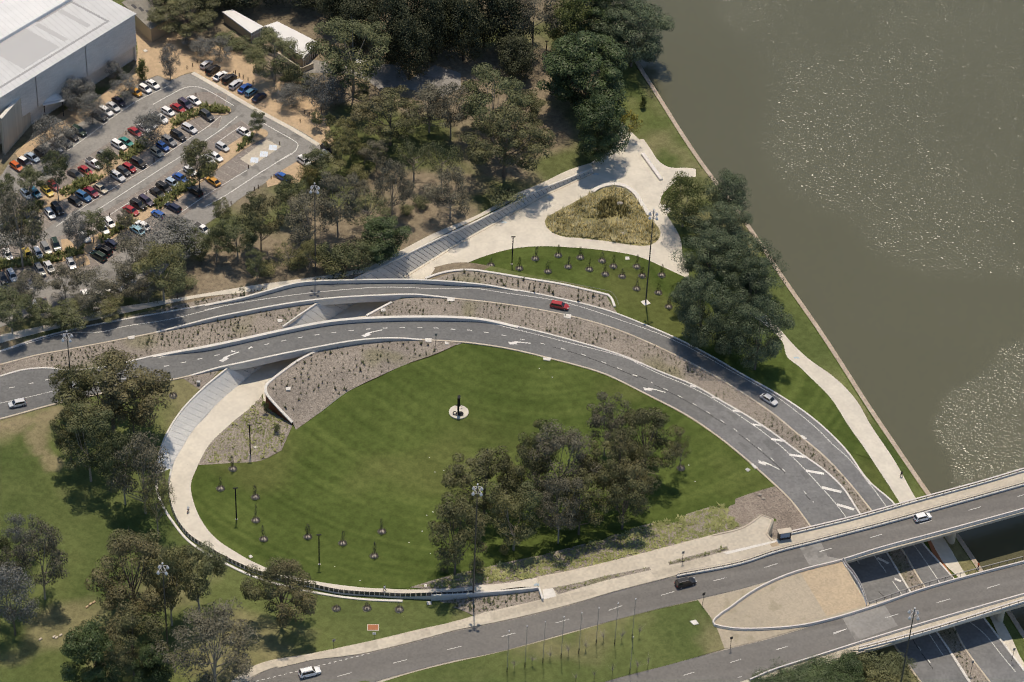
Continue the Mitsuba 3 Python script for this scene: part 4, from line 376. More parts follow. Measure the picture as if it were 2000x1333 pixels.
CARS = [["hatch", "orange", -129.81, 586.17, 2.47, -38.5, ""],
["hatch", "navywhite", -128.02, 588.23, 2.48, -38.6, ""],
["sedan", "paleblue", -126.42, 590.29, 2.49, -38.7, ""],
["suv", "black", -124.09, 591.98, 2.49, -38.9, ""],
["sedan", "silver", -120.83, 595.05, 2.5, -39.0, ""],
["sedan", "charcoal", -118.84, 597.38, 2.51, -39.1, ""],
["hatch", "black", -117.52, 599.76, 2.52, -39.2, ""],
["suv", "darkgreen", -116.0, 602.2, 2.53, -39.3, ""],
["suv", "black", -111.43, 608.99, 2.54, -39.7, ""],
["wagon", "white", -110.19, 611.32, 2.55, -39.8, ""],
["sedan", "silver", -108.57, 613.47, 2.56, -39.9, ""],
["sedan", "navy", -107.36, 615.89, 2.56, -40.0, ""],
["hatch", "amber", -103.43, 620.22, 2.58, -40.2, ""],
["hatch", "white", -101.19, 621.99, 2.58, -40.3, ""],
["sedan", "white", -99.4, 624.09, 2.59, -40.3, ""],
["sedan", "white", -87.59, 617.9, 2.55, -40.3, ""],
["suv", "plum", -89.68, 616.01, 2.55, -40.2, ""],
["sedan", "red", -91.42, 614.21, 2.54, -40.1, ""],
["hatch", "white", -93.88, 612.43, 2.54, -40.0, ""],
["ute", "white", -95.6, 609.39, 2.53, -39.9, ""],
["sedan", "silver", -97.94, 606.98, 2.52, -39.8, ""],
["sedan", "white", -99.29, 604.89, 2.52, -39.7, ""],
["sedan", "red", -101.34, 603.02, 2.51, -39.6, ""],
["sedan", "teal", -103.18, 598.65, 2.5, -39.4, ""],
["wagon", "white", -104.86, 597.21, 2.5, -39.4, ""],
["hatch", "grey", -107.95, 592.5, 2.48, -39.2, ""],
["ute", "white", -110.13, 588.81, 2.47, -39.0, ""],
["sedan", "red", -111.93, 585.89, 2.46, -38.9, ""],
["sedan", "charcoal", -114.37, 584.22, 2.45, -38.8, ""],
["hatch", "red", -119.15, 579.1, 2.43, -49.7, ""],
["sedan", "yellow", -120.47, 576.87, 2.42, -49.6, ""],
["hatch", "blueteal", -123.32, 575.85, 2.42, -49.5, ""],
["hatch", "paleblue", -125.56, 575.16, 2.41, -49.4, ""],
["suv", "charcoal", -83.47, 611.52, 2.51, -40.2, ""],
["wagon", "silver", -87.4, 605.66, 2.49, -39.9, ""],
["suv", "black", -89.97, 602.37, 2.48, -39.7, ""],
["suv", "grey", -92.09, 599.9, 2.47, -39.6, ""],
["hatch", "blue", -93.47, 597.57, 2.47, -39.6, ""],
["hatch", "beige", -94.7, 595.02, 2.46, -39.5, ""],
["suv", "black", -98.87, 590.15, 2.45, -39.3, ""],
["hatch", "red", -100.89, 587.93, 2.45, -39.2, ""],
["hatch", "charcoal", -102.23, 586.46, 2.45, -39.1, ""],
["wagon", "silver", -103.44, 584.24, 2.44, -39.0, ""],
["sedan", "beige", -107.14, 578.98, 2.42, -38.8, ""],
["sedan", "darkred", -109.19, 577.34, 2.42, -38.7, ""],
["suv", "midblue", -110.95, 575.32, 2.41, -38.6, ""],
["hatch", "black", -112.78, 573.25, 2.4, -38.5, ""],
["suv", "black", -116.8, 569.85, 2.38, -55.8, ""],
["hatch", "white", -118.36, 567.88, 2.37, -55.7, ""],
["suv", "charcoal", -121.73, 565.58, 2.35, -55.5, ""],
["sedan", "black", -123.87, 566.03, 2.36, -55.4, ""],
["sedan", "white", -72.96, 605.38, 2.45, -40.2, ""],
["hatch", "silver", -77.97, 598.59, 2.41, -40.0, ""],
["sedan", "white", -79.3, 594.38, 2.39, -39.9, ""],
["sedan", "white", -81.21, 593.03, 2.39, -39.9, ""],
["hatch", "white", -85.21, 587.87, 2.4, -39.6, ""],
["sedan", "blue", -87.38, 584.92, 2.4, -39.4, ""],
["hatch", "paleblue", -89.13, 582.66, 2.4, -39.3, ""],
["suv", "black", -91.05, 580.4, 2.4, -39.2, ""],
["sedan", "black", -92.5, 578.29, 2.4, -39.1, ""],
["wagon", "plum", -94.86, 574.87, 2.39, -39.0, ""],
["suv", "black", -96.67, 573.07, 2.38, -38.9, ""],
["sedan", "red", -98.19, 570.68, 2.37, -38.8, ""],
["hatch", "white", -102.94, 565.41, 2.35, -54.0, ""],
["sedan", "white", -104.21, 562.94, 2.33, -53.8, ""],
["suv", "white", -108.44, 559.53, 2.31, -53.6, ""],
["suv", "darkgreen", -115.07, 555.71, 2.28, -64.0, ""],
["wagon", "grey", -117.29, 554.27, 2.27, -63.9, ""],
["hatch", "white", -119.04, 552.35, 2.26, -63.8, ""],
["sedan", "yellowblack", -121.58, 551.96, 2.26, -63.6, ""],
["sedan", "white", -126.42, 551.39, 2.25, -63.4, ""],
["sedan", "silver", -110.26, 549.08, 2.23, -64.1, ""],
["sedan", "silver", -115.51, 547.37, 2.22, -63.8, ""],
["wagon", "grey", -117.55, 545.98, 2.21, -63.7, ""],
["wagon", "silver", -123.96, 543.26, 2.19, -63.3, ""],
["sedan", "charcoal", -126.22, 542.41, 2.18, -63.2, ""],
["sedan", "amber", -78.86, 584.23, 2.37, 140.4, ""],
["suv", "black", -82.94, 579.59, 2.38, 140.6, ""],
["wagon", "navy", -87.78, 572.82, 2.37, 140.9, ""],
["hatch", "blue", -91.21, 569.67, 2.36, 141.1, ""],
["sedan", "white", -94.48, 565.05, 2.34, 141.3, ""],
["sedan", "lightblue", -95.65, 563.13, 2.33, 141.4, ""],
["hatch", "navy", -101.32, 557.27, 2.3, 141.7, ""],
["suv", "black", -102.87, 554.56, 2.28, 141.8, ""],
["suv", "darkgreen", -103.89, 552.31, 2.26, 141.9, ""],
["ute", "white", -79.37, 564.6, 2.33, -39.1, ""],
["suv", "white", -95.33, 543.95, 2.2, -38.0, ""],
["sedan", "white", -97.92, 541.5, 2.17, -37.8, ""],
["suv", "white", -56.12, 594.3, 2.2, -39.6, ""],
["sedan", "blue", -61.08, 587.42, 2.24, -39.6, ""],
["suv", "black", -50.33, 600.28, 2.13, -39.5, ""],
["hatch", "white", -50.66, 597.67, 2.11, -39.5, ""],
["sedan", "charcoal", -114.49, 533.21, 2.09, -69.9, ""],
["sedan", "white", -116.99, 532.57, 2.09, -69.7, ""],
["sedan", "white", -105.02, 537.28, 2.12, -70.4, ""],
["hatch", "grey", -100.36, 540.88, 2.16, -70.7, ""],
["hatch", "silver", -86.13, 634.15, 2.56, 56.0, ""],
["suv", "black", -84.08, 631.87, 2.55, 55.8, ""],
["sedan", "white", -81.87, 629.39, 2.55, 55.7, ""],
["suv", "black", -79.27, 628.23, 2.54, 55.6, ""],
["wagon", "silver", -77.31, 625.97, 2.53, 55.4, ""],
["sedan", "blue", -74.76, 624.47, 2.52, 55.3, ""],
["hatch", "steelblue", -72.94, 622.8, 2.51, 55.2, ""],
["sedan", "navy", -70.55, 620.72, 2.5, 55.0, ""],
["van", "white", -43.69, 637.29, 2.15, -5.3, ""],
["wagon", "red", 11.32, 543.3, 1.12, -12.1, "road"],
["sedan", "silver", 62.21, 513.88, 0.1, -40.9, "road"],
["hatch", "silver", -115.4, 497.61, 1.97, -158.5, "road"],
["hatch", "white", 94.92, 469.52, 6.8, 22.9, "road"],
["suv", "black", 40.82, 445.34, 6.81, 22.8, "road"],
["suv", "white", -39.58, 415.02, 5.29, 21.6, "road"],
["sedan", "silver", -102.24, 504.97, 2.0, 22.9, "road"]]
PT = {"sculpture":[[-11.79,504.17,0.53]],"boulders":[[26.24,588.18,-1.71],[58.93,480.86,0.65],[59.66,479.53,0.75],[26.95,576.33,-1.58]],"people":[[-71.86,467.59,-0.59],[-25.37,441.84,3.74],[92.64,491.39,-1.28],[108.21,463.16,-1.72]],"piers":[[103.09,469.53,-1.2],[111.98,445.58,-1.2]],"glitter":[[37.5,699.1],[45.4,684.3],[55.5,648.3],[57.3,607.4],[63.7,596.0],[77.8,582.3],[90.2,567.8],[99.9,557.5],[123.2,558.3],[138.6,557.5],[155.4,709.2]],"glitter_south":[[132.6,549.2],[120.3,540.6],[109.2,529.4],[101.5,518.7],[99.2,509.5],[102.0,500.8],[104.8,490.6],[106.9,480.6],[127.9,482.0]],"worn":[[-124.9,486.8],[-116.0,490.6],[-110.5,493.5],[-106.0,497.0],[-109.8,488.9],[-107.7,483.1],[-104.2,479.3]],"statue":[[38.38,587.82,-1.74]],"gardeners":[[78.15,424.95,2.03],[79.21,425.73,1.9],[80.8,424.17,1.78]],"board":[[63.19,461.2,6.8]],"bike_symbols":[[8.05,590.17,-1.83],[-3.47,579.09,-1.86],[19.83,600.86,-1.75],[69.77,531.58,-1.36]],"bike_symbols_com":[[8.16,443.28,6.49],[7.66,436.89,6.47],[31.94,451.52,6.81],[33.34,447.89,6.81],[49.26,459.13,6.8],[31.96,451.52,6.81],[33.31,447.86,6.81],[76.93,466.0,6.8],[62.51,459.44,6.8],[76.95,465.96,6.8]],"bollards":[[-88.79,635.72,2.57],[-91.18,632.52,2.58],[-89.81,633.83,2.57],[-76.83,630.21,2.53],[-78.42,631.25,2.53],[-87.44,620.78,2.56],[-79.73,613.94,2.51],[-86.98,603.18,2.47],[-103.72,602.63,2.52],[-95.02,592.0,2.45],[-79.86,614.51,2.52],[-76.82,630.5,2.53],[-75.69,629.72,2.52],[-74.28,628.66,2.51],[-72.84,627.6,2.51],[-57.93,615.57,2.41],[-58.81,611.75,2.42],[-56.65,614.83,2.39],[-63.3,601.56,2.37],[-70.4,591.05,2.35],[-77.99,631.59,2.53],[-82.58,538.58,2.13],[-94.95,591.4,2.45],[-103.4,568.79,2.37],[-95.33,578.4,2.4],[-107.21,549.07,2.23],[-87.69,577.41,2.38],[-83.73,579.33,2.38],[-73.32,575.93,2.34],[-68.01,582.28,2.3],[-67.08,583.17,2.3],[-64.17,587.21,2.28],[-63.49,587.82,2.27]],"plaque":[[-27.08,429.82,4.7]],"plaque_sign":[[-26.62,426.49,5.35]],"lights":[[-90.15,434.83,1.42],[-89.52,435.72,1.38],[-88.88,436.38,1.36],[-98.74,424.33,1.81],[-95.93,425.2,1.78],[-95.34,425.01,1.79],[-94.58,425.84,1.77]],"lawn_dots":[[6.9,520.34,1.19],[10.09,517.61,1.07],[-14.36,484.86,-0.13],[-16.35,484.07,-0.14],[-16.09,470.22,0.63],[-17.52,469.02,0.68],[-17.98,488.98,-0.2],[-37.08,450.58,1.59],[-31.06,445.71,2.63],[-16.18,470.32,0.62],[-17.49,468.95,0.68],[-18.22,463.42,1.18],[-15.93,455.33,2.34],[-20.97,459.34,1.48],[42.67,489.97,0.51],[44.05,484.47,0.63],[40.56,475.69,1.28]],"stubs":[[69.5,529.22,-1.19]],"corner_sign":[[-73.99,508.07,1.77]]}
MUSEUM_H = 15.5

# ======================================================= materials
def C3(v): return mi.Color3f(*[float(x) for x in v])
def rgb(r, g, b): return {'type': 'rgb', 'value': [r, g, b]}
def matte(key, fn, rough=0.9, spec=0.2, **kw):
    col = proc(fn) if callable(fn) else rgb(*fn)
    scene[key] = {'type': 'twosided', 'bsdf': {'type': 'principled', 'base_color': col, 'roughness': rough, 'specular': spec, **kw}}
def diffuse(key, fn):
    col = proc(fn) if callable(fn) else rgb(*fn)
    scene[key] = {'type': 'twosided', 'bsdf': {'type': 'diffuse', 'reflectance': col}}

def speckle(p, s): return cell_rand(p.x * s, p.y * s, p.z * s)
def f_lush(p, n, uv):
    a = fbm(p.x * .06, p.y * .06, 3.0); b = noise(p.x * .9, p.y * .9); c = noise(p.x * 3.3, p.y * 3.3, 2.)
    dx, dy = p.x - 5.0, p.y - 545.0
    r = dr.sqrt(dx * dx + dy * dy); th = dr.atan2(dy, dx)
    st = noise(r * .85, th * 2.2, 5.) * .6 + noise(r * .35, th * 1.3, 9.) * .4
    d = mix((.054, .080, .021), (.106, .138, .040), dr.clip(a * .85 + (st - .5) * .85 + .06, 0, 1))
    dry = smoothstep(.58, .8, fbm(p.x * .035 + 7, p.y * .035, 8.0))
    d = mix(d, (.140, .145, .055), dry * .45)
    return d * (.72 + .3 * b + .26 * c)
diffuse('grass_lush_mat', f_lush)
def f_park(p, n, uv):
    a = fbm(p.x * .05, p.y * .05, 1.0, octaves=4); b = noise(p.x * 1.1, p.y * 1.1); c = noise(p.x * 3.5, p.y * 3.5, 2.)
    d = mix((.068, .096, .032), (.152, .174, .066), dr.clip(a * 1.5 - .25, 0, 1))
    dry = smoothstep(.54, .74, fbm(p.x * .045 + 3.3, p.y * .045 + 1.7, 4.0, octaves=4))
    d = mix(d, (.235, .21, .12), dry * .72)
    near = mi.Float(1e9)   # bare track worn along the kerb at the west end
    for (ax, ay), (bx, by) in zip(PT['worn'][:-1], PT['worn'][1:]):
        ex, ey = bx - ax, by - ay; t = dr.clip(((p.x - ax) * ex + (p.y - ay) * ey) / (ex * ex + ey * ey), 0, 1); near = dr.minimum(near, dr.sqrt(dr.square(p.x - ax - t * ex) + dr.square(p.y - ay - t * ey)))
    worn = 1 - smoothstep(.2, 3.6, near + 4. * (fbm(p.x * .35, p.y * .35, 3., octaves=4) - .5))
    d = mix(d, (.28, .23, .15), worn * .65)
    return d * (.72 + .28 * b + .28 * c)
diffuse('grass_park_mat', f_park)
def f_forest(p, n, uv):
    a = fbm(p.x * .055, p.y * .055, 2.0, octaves=4); b = noise(p.x * 1.3, p.y * 1.3, 4.); c = noise(p.x * 4., p.y * 4., 2.)
    d = mix((.27, .225, .165), (.17, .145, .10), a)
    gr = smoothstep(.50, .68, fbm(p.x * .045 + 9.1, p.y * .045 + 4.4, 6.0, octaves=4))
    d = mix(d, (.085, .115, .034), gr * .8)
    return d * (.62 + .42 * b + .34 * c)
diffuse('forest_floor_mat', f_forest)
def f_sand(p, n, uv):
    a = fbm(p.x * .12, p.y * .12, 2.0); b = noise(p.x * 2.1, p.y * 2.1); c = noise(p.x * 6, p.y * 6, 3.)
    return mix((.55, .41, .265), (.45, .35, .235), a) * (.78 + .22 * b + .14 * c)
diffuse('sand_mat', f_sand)
def f_dryearth(p, n, uv):
    a = fbm(p.x * .15, p.y * .15, 2.0, octaves=4); b = noise(p.x * 2.6, p.y * 2.6); c = noise(p.x * 7, p.y * 7, 3.)
    d = mix((.46, .40, .31), (.36, .325, .255), a)
    w = smoothstep(.62, .8, fbm(p.x * .3, p.y * .3, 5.)) * .55
    return mix(d, (.22, .20, .13), w * .6) * (.84 + .17 * b + .10 * c)
diffuse('dry_earth_mat', f_dryearth)
def f_gravel(p, n, uv):
    a = fbm(p.x * .2, p.y * .2, 2.0); c = cell_rand(p.x * 3.6, p.y * 3.6, 3.); b = noise(p.x * 5, p.y * 5, 3.)
    w = smoothstep(.60, .8, fbm(p.x * .09 + 5., p.y * .09, 7.))
    d = mix((.315, .280, .240), (.225, .202, .178), a)
    return mix(d, (.17, .17, .075), w * .45) * (.58 + .48 * c + .36 * b)
diffuse('gravel_mat', f_gravel)
def f_bark(p, n, uv):
    c = cell_rand(p.x * 3.2, p.y * 3.2, 3.); b = noise(p.x * 4, p.y * 4, 3.)
    return mix((.205, .175, .15), (.275, .238, .205), fbm(p.x * .2, p.y * .2)) * (.55 + .5 * c + .4 * b)
diffuse('mulch_mat', f_bark)
def f_asphalt(p, n, uv):
    a = fbm(p.x * .08, p.y * .08, 1.0); b = noise(p.x * 2.4, p.y * 2.4, 4.); c = noise(p.x * .35, p.y * 2., 8.)
    return mix((.126, .129, .130), (.182, .184, .181), dr.clip(a * .8 + c * .3, 0, 1)) * (.86 + .24 * b)
matte('asphalt_mat', f_asphalt, .85, .25)
matte('asphalt_worn_mat', lambda p, n, uv: f_asphalt(p, n, uv) * mi.Color3f(1.15, 1.15, 1.17) * (.86 + .3 * fbm(p.x * .3, p.y * .3, 7.)), .85, .25); matte('asphalt_dark_mat', (.062, .062, .064), .85, .25)
def f_asphalt_old(p, n, uv):
    # wheel tracks run along the avenue
    t = (p.x * .262 - p.y * .965) ; s = p.x * .965 + p.y * .262
    trk = noise(t * .75, s * .012, 3.); a = fbm(p.x * .07, p.y * .07, 4.); b = noise(p.x * 2.6, p.y * 2.6, 4.)
    return mix((.142, .136, .127), (.200, .193, .181), dr.clip(trk * .75 + a * .4 - .05, 0, 1)) * (.88 + .2 * b)
matte('asphalt_old_mat', f_asphalt_old, .85, .25)
def f_asphalt_pale(p, n, uv):
    a = fbm(p.x * .11, p.y * .11, 6., octaves=4); b = noise(p.x * 2.4, p.y * 2.4, 4.)
    st = smoothstep(.6, .75, fbm(p.x * .35, p.y * .35, 2.)) * .25
    return mix((.225, .220, .208), (.310, .300, .280), a) * (.86 + .22 * b - st)
matte('asphalt_pale_mat', f_asphalt_pale, .85, .25)
def f_asphalt_bay(p, n, uv):
    a = fbm(p.x * .2, p.y * .2, 6.); b = noise(p.x * 2.8, p.y * 2.8, 4.)
    return mix((.215, .190, .172), (.275, .250, .228), a) * (.84 + .28 * b)
matte('asphalt_bay_mat', f_asphalt_bay, .85, .25)
def f_path(p, n, uv):
    a = fbm(p.x * .10, p.y * .10, 6., octaves=4); b = noise(p.x * 2.0, p.y * 2.0, 4.); c = noise(p.x * .5, p.y * .5, 4.)
    return mix((.555, .52, .445), (.635, .60, .52), a) * (.86 + .10 * b + .10 * c + .06 * smoothstep(.35, .7, fbm(p.x * .28, p.y * .28, 2., octaves=4)))
matte('path_mat', f_path, .9, .2)
def f_footpath(p, n, uv):
    a = fbm(p.x * .16, p.y * .16, 6., octaves=4); b = noise(p.x * 2.2, p.y * 2.2, 4.)
    return mix((.47, .425, .345), (.58, .53, .435), a) * (.86 + .2 * b)
matte('footpath_mat', f_footpath, .9, .2)
diffuse('footpath_pale_mat', lambda p, n, uv: f_footpath(p, n, uv) * 1.10); diffuse('footpath_dull_mat', lambda p, n, uv: f_footpath(p, n, uv) * .90)
def f_concrete(p, n, uv):
    a = fbm(p.x * .4, p.y * .4, p.z * .8); b = noise(p.x * 2.5, p.y * 2.5, p.z * 3.)
    return mix((.60, .58, .53), (.74, .72, .68), a) * (.88 + .14 * b)
matte('white_concrete_mat', f_concrete, .85, .25)
def f_panel(p, n, uv):
    a = fbm(p.x * .35, p.y * .35, p.z * .7); b = noise(p.x * 3., p.y * 3., p.z * 3.)
    return mix((.53, .535, .52), (.62, .62, .60), a) * (.9 + .14 * b)
matte('grey_panel_mat', f_panel, .8, .3); matte('grey_panel_pale_mat', lambda p, n, uv: f_panel(p, n, uv) * 1.2, .8, .3); matte('grey_panel_dull_mat', lambda p, n, uv: f_panel(p, n, uv) * .84, .8, .3)
def f_kerb(p, n, uv):
    a = fbm(p.x * .6, p.y * .6, 2.); return mix((.44, .385, .30), (.58, .52, .43), a)
matte('kerb_mat', f_kerb)
def f_stone(p, n, uv):
    a = fbm(p.x * .5, p.y * .5, p.z); b = noise(p.x * 3.1, p.y * 3.1, 4.)
    return mix((.36, .29, .225), (.53, .465, .38), a) * (.8 + .28 * b)
matte('edge_stone_mat', f_stone)
def f_paint(p, n, uv):
    b = noise(p.x * 4., p.y * 4., 4.); a = fbm(p.x * .6, p.y * .6)
    return mix((.50, .49, .47), (.76, .75, .72), dr.clip(.45 * b + .8 * a, 0, 1))
matte('road_paint_mat', f_paint, .7, .3)
def f_paver(p, n, uv):
    a = fbm(p.x * .5, p.y * .5, 2.); b = noise(p.x * 3., p.y * 3., 4.)
    return mix((.52, .42, .29), (.42, .345, .245), a) * (.84 + .22 * b)
matte('tan_paver_mat', f_paver)
def f_block(p, n, uv):
    s = p.x * .755 + p.y * .655
    row = dr.floor(p.z / .42); col = cell_rand(s / 1.25 + .5 * row, row, 1.)
    jz = dr.abs(p.z / .42 - row - .5); j = smoothstep(.40, .5, jz)
    a = fbm(s * .1, p.z * .2, 3.)
    return mix((.66, .64, .60), (.74, .715, .67), col) * (.82 + .25 * a - .16 * j)
matte('museum_block_mat', f_block)
def f_roof(p, n, uv):
    s = p.x * .755 + p.y * .655; t = p.y * .755 - p.x * .655
    b = noise(p.x * .5, p.y * .5, 1.); a = fbm(p.x * .09, p.y * .09)
    rib = dr.abs(s / 1.5 - dr.floor(s / 1.5) - .5)
    return mix((.50, .51, .51), (.60, .61, .61), a) * (.95 + .06 * b - .10 * smoothstep(.36, .5, rib))
matte('roof_mat', f_roof, .6, .4); matte('roof_upper_mat', lambda p, n, uv: f_roof(p, n, uv) * 1.22, .6, .4)
matte('roof_grey_mat', (.44, .445, .445), .7, .3)
matte('roof_band_mat', (.33, .335, .34), .7, .3)
matte('roof_white_mat', (.70, .70, .69), .6, .3)
matte('tan_wall_mat', f_kerb if False else (.40, .32, .22))
def f_tiles(p, n, uv):
    c = cell_rand(p.x * .9, p.y * .9, 2.); return mix((.20, .19, .165), (.29, .275, .24), c)
matte('flat_roof_mat', f_tiles)
def f_corten(p, n, uv):
    a = fbm(p.x * 1.2, p.y * 1.2, p.z * 1.5); return mix((.085, .035, .02), (.15, .062, .035), a)
matte('corten_mat', f_corten)
matte('brick_red_mat', (.36, .155, .08)); matte('dark_steel_mat', (.035, .034, .035), .5, .5); matte('black_mat', (.018, .018, .02), .75, .3)
matte('galvanised_mat', (.30, .29, .28), .5, .5); matte('mast_mat', (.085, .078, .072), .5, .5); matte('rail_mat', (.58, .545, .52), .5, .4); matte('timber_mat', (.13, .085, .055))
matte('smoked_glass_mat', (.05, .055, .06), .15, .6); matte('lamp_glass_mat', (.62, .62, .64), .25, .6); matte('blue_paint_mat', (.30, .47, .62)); matte('light_blue_mat', (.62, .70, .80))
matte('screen_mat', (.16, .24, .36), .3, .5); matte('skin_mat', (.45, .28, .2)); matte('cloth_dark_mat', (.03, .03, .045)); matte('cloth_pale_mat', (.55, .6, .66)); matte('hivis_mat', (.78, .66, .03)); matte('hivis_green_mat', (.5, .8, .05)); matte('cloth_red_mat', (.5, .12, .06)); matte('hair_mat', (.03, .02, .015)); matte('yellow_line_mat', (.60, .43, .16))
matte('rock_mat', (.36, .33, .29))
# leaves: one material per kind of tree
def leaf(key, a, b, c=None, amt=.0, spec=.25, rough=.55):
    tone = 1.06 if key.startswith('leaf') else 1.0
    def fn(p, n, uv):
        k = cell_rand(p.x * 2.3, p.y * 2.3, p.z * 2.3); l = noise(p.x * .45, p.y * .45, p.z * .45); big = noise(p.x * .07, p.y * .07, 2.)
        d = mix(a, b, dr.clip(.32 * k + 1.15 * l - .26 + .3 * (big - .5), 0, 1))
        return mix(d, c or b, amt * smoothstep(.55, .8, big)) * tone
    scene[key] = {'type': 'twosided', 'bsdf': {'type': 'principled', 'base_color': proc(fn), 'roughness': rough, 'specular': spec}}
leaf('leaf_gum_mat', (.056, .060, .027), (.158, .158, .070), (.165, .130, .070), .4)
leaf('leaf_pink_mat', (.080, .076, .052), (.178, .168, .118))
leaf('leaf_olive_mat', (.058, .070, .030), (.158, .172, .082), (.19, .17, .065), .5)
leaf('leaf_silver_mat', (.120, .122, .110), (.245, .245, .225))
leaf('leaf_dark_mat', (.026, .033, .016), (.080, .088, .046))
leaf('leaf_deep_mat', (.026, .044, .016), (.090, .125, .045), None, 0, .3, .5)
leaf('leaf_willow_mat', (.038, .056, .028), (.135, .168, .092), None, 0, .3, .5)
leaf('leaf_green_mat', (.048, .062, .016), (.132, .150, .046))
leaf('leaf_yellow_mat', (.14, .13, .02), (.30, .26, .05)); leaf('leaf_gold_mat', (.08, .075, .02), (.17, .15, .05))
leaf('reed_mat', (.50, .455, .25), (.86, .80, .56)); leaf('reed_dark_mat', (.16, .15, .06), (.32, .28, .13))
leaf('tuft_mat', (.085, .095, .050), (.17, .175, .10)); leaf('tuft_green_mat', (.17, .19, .065), (.36, .365, .16)); leaf('tall_grass_mat', (.12, .145, .05), (.30, .30, .125))
matte('bark_pale_mat', (.36, .32, .27)); matte('bark_dark_mat', (.075, .06, .05)); matte('bark_mid_mat', (.16, .135, .115))
# water
WIND = np.array([0.0, 0.0])
def f_water(p, n, uv):
    a = fbm(p.x * .02, p.y * .02, 1.); return mix((.091, .090, .053), (.103, .102, .061), a)
def f_wave(p, n, uv):
    # calm lee along the western shore, wind-roughened water further out
    wx, wy = p.x + 9. * (fbm(p.x * .09, p.y * .09, 4.) - .5), p.y + 9. * (fbm(p.x * .09 + 31., p.y * .09, 4.) - .5)
    def gust(line, m=4.0):
        # inside a closed outline of wind-ruffled water (the outline in metres)
        inside = mi.Bool(False); q = [l for l in line]; near = mi.Float(1e9)
        for (ax, ay), (bx, by) in zip(q, q[1:] + q[:1]):
            c = ((ay > wy) != (by > wy)) & (wx < (bx - ax) * (wy - ay) / ((by - ay) if abs(by - ay) > 1e-6 else 1e-6) + ax); inside = inside ^ c
            ex, ey = bx - ax, by - ay; t = dr.clip(((wx - ax) * ex + (wy - ay) * ey) / (ex * ex + ey * ey), 0, 1); near = dr.minimum(near, dr.sqrt(dr.square(wx - ax - t * ex) + dr.square(wy - ay - t * ey)))
        return dr.select(inside, smoothstep(0., m, near), 0.)
    north, south = gust(PT['glitter'], 14.0), gust(PT['glitter_south'], 4.0)
    lull = smoothstep(.30, .62, fbm(p.x * .03 + .4, p.y * .02 + 2.2, 9.))
    amp = .024 + .118 * dr.maximum(north * .92 * (.70 + .28 * lull), south * 1.3)
    return amp * (.70 * noise(p.x * 2.0, p.y * 2.5, 1.) + .36 * noise(p.x * 4.3 + 4., p.y * 5.1, 6.)) 
scene['water_mat'] = {'type': 'bumpmap', 'arbitrary': proc(f_wave, eps=.05), 'scale': 1.0, 'bsdf': {'type': 'principled', 'base_color': proc(f_water), 'roughness': .2, 'specular': .5}}

# car paints
PAINT = dict(white=(.78, .78, .77), silver=(.55, .56, .57), grey=(.20, .205, .21), charcoal=(.045, .047, .05), black=(.012, .012, .014), navy=(.012, .018, .05), blue=(.025, .10, .36), midblue=(.03, .12, .27),
             paleblue=(.36, .45, .55), lightblue=(.27, .45, .53), steelblue=(.09, .2, .29), blueteal=(.02, .16, .27), teal=(.03, .22, .19), darkgreen=(.012, .035, .026), red=(.33, .025, .03), darkred=(.20, .016, .04),
             plum=(.05, .04, .075), orange=(.50, .11, .025), amber=(.50, .26, .04), yellow=(.56, .41, .06), beige=(.50, .45, .35))
for k, v in PAINT.items():
    scene['paint_' + k] = {'type': 'twosided', 'bsdf': {'type': 'principled', 'base_color': rgb(*v), 'roughness': .28, 'specular': .5, 'clearcoat': .7, 'clearcoat_gloss': .92}}
matte('tyre_mat', (.02, .02, .021), .8); matte('car_glass_mat', (.012, .015, .018), .08, .8); matte('tail_lamp_mat', (.35, .012, .012), .2, .5); matte('head_lamp_mat', (.72, .74, .76), .15, .6)

# ======================================================= helpers
FLD = {k: RBFInterpolator(np.array(c)[:, :2], np.array(c)[:, 2], kernel='linear', smoothing=0 if k == 'BED' else .02) for k, c in CTL.items()}
def height(field, xy): return FLD[field](np.atleast_2d(np.asarray(xy, float)[..., :2]))
def lines(name): return np.array(G[name], float)
def curve(pts, closed=False, step=2.0, corner=38):
    """A smooth line through the points; turns sharper than the corner angle stay corners."""
    p = np.asarray(pts, float); n = len(p)
    if n < 3: return resample(p, step)
    nxt, prv = np.roll(p, -1, 0), np.roll(p, 1, 0)
    a, b = p - prv, nxt - p
    la, lb = np.linalg.norm(a[:, :2], axis=1) + 1e-9, np.linalg.norm(b[:, :2], axis=1) + 1e-9
    ang = np.degrees(np.arccos(np.clip((a[:, :2] * b[:, :2]).sum(1) / la / lb, -1, 1)))
    hard = ang > corner
    if not closed: hard[0] = hard[-1] = True
    tan = (a / la[:, None] * lb[:, None] + b / lb[:, None] * la[:, None]) / (la + lb)[:, None]
    out = []
    for i in range(n if closed else n - 1):
        j = (i + 1) % n; d = p[j] - p[i]; L = lb[i]
        t0 = d / L if hard[i] else tan[i]; t1 = d / L if hard[j] else tan[j]
        k = max(1, int(math.ceil(L / step))) if not (hard[i] and hard[j]) else 1
        for q in range(k):
            t = q / k; h = (2 * t**3 - 3 * t**2 + 1, t**3 - 2 * t**2 + t, -2 * t**3 + 3 * t**2, t**3 - t**2)
            out.append(h[0] * p[i] + h[1] * L * t0 + h[2] * p[j] + h[3] * L * t1)
    if not closed: out.append(p[-1])
    return np.array(out)
def resample(p, step=None, n=None):
    p = np.asarray(p, float); s = np.r_[0, np.cumsum(np.linalg.norm(np.diff(p[:, :2], axis=0), axis=1))]
    n = n or max(2, int(math.ceil(s[-1] / step)) + 1); t = np.linspace(0, s[-1], n)
    return np.stack([np.interp(t, s, p[:, k]) for k in range(p.shape[1])], 1)
def length(p): return float(np.linalg.norm(np.diff(np.asarray(p)[:, :2], axis=0), axis=1).sum())
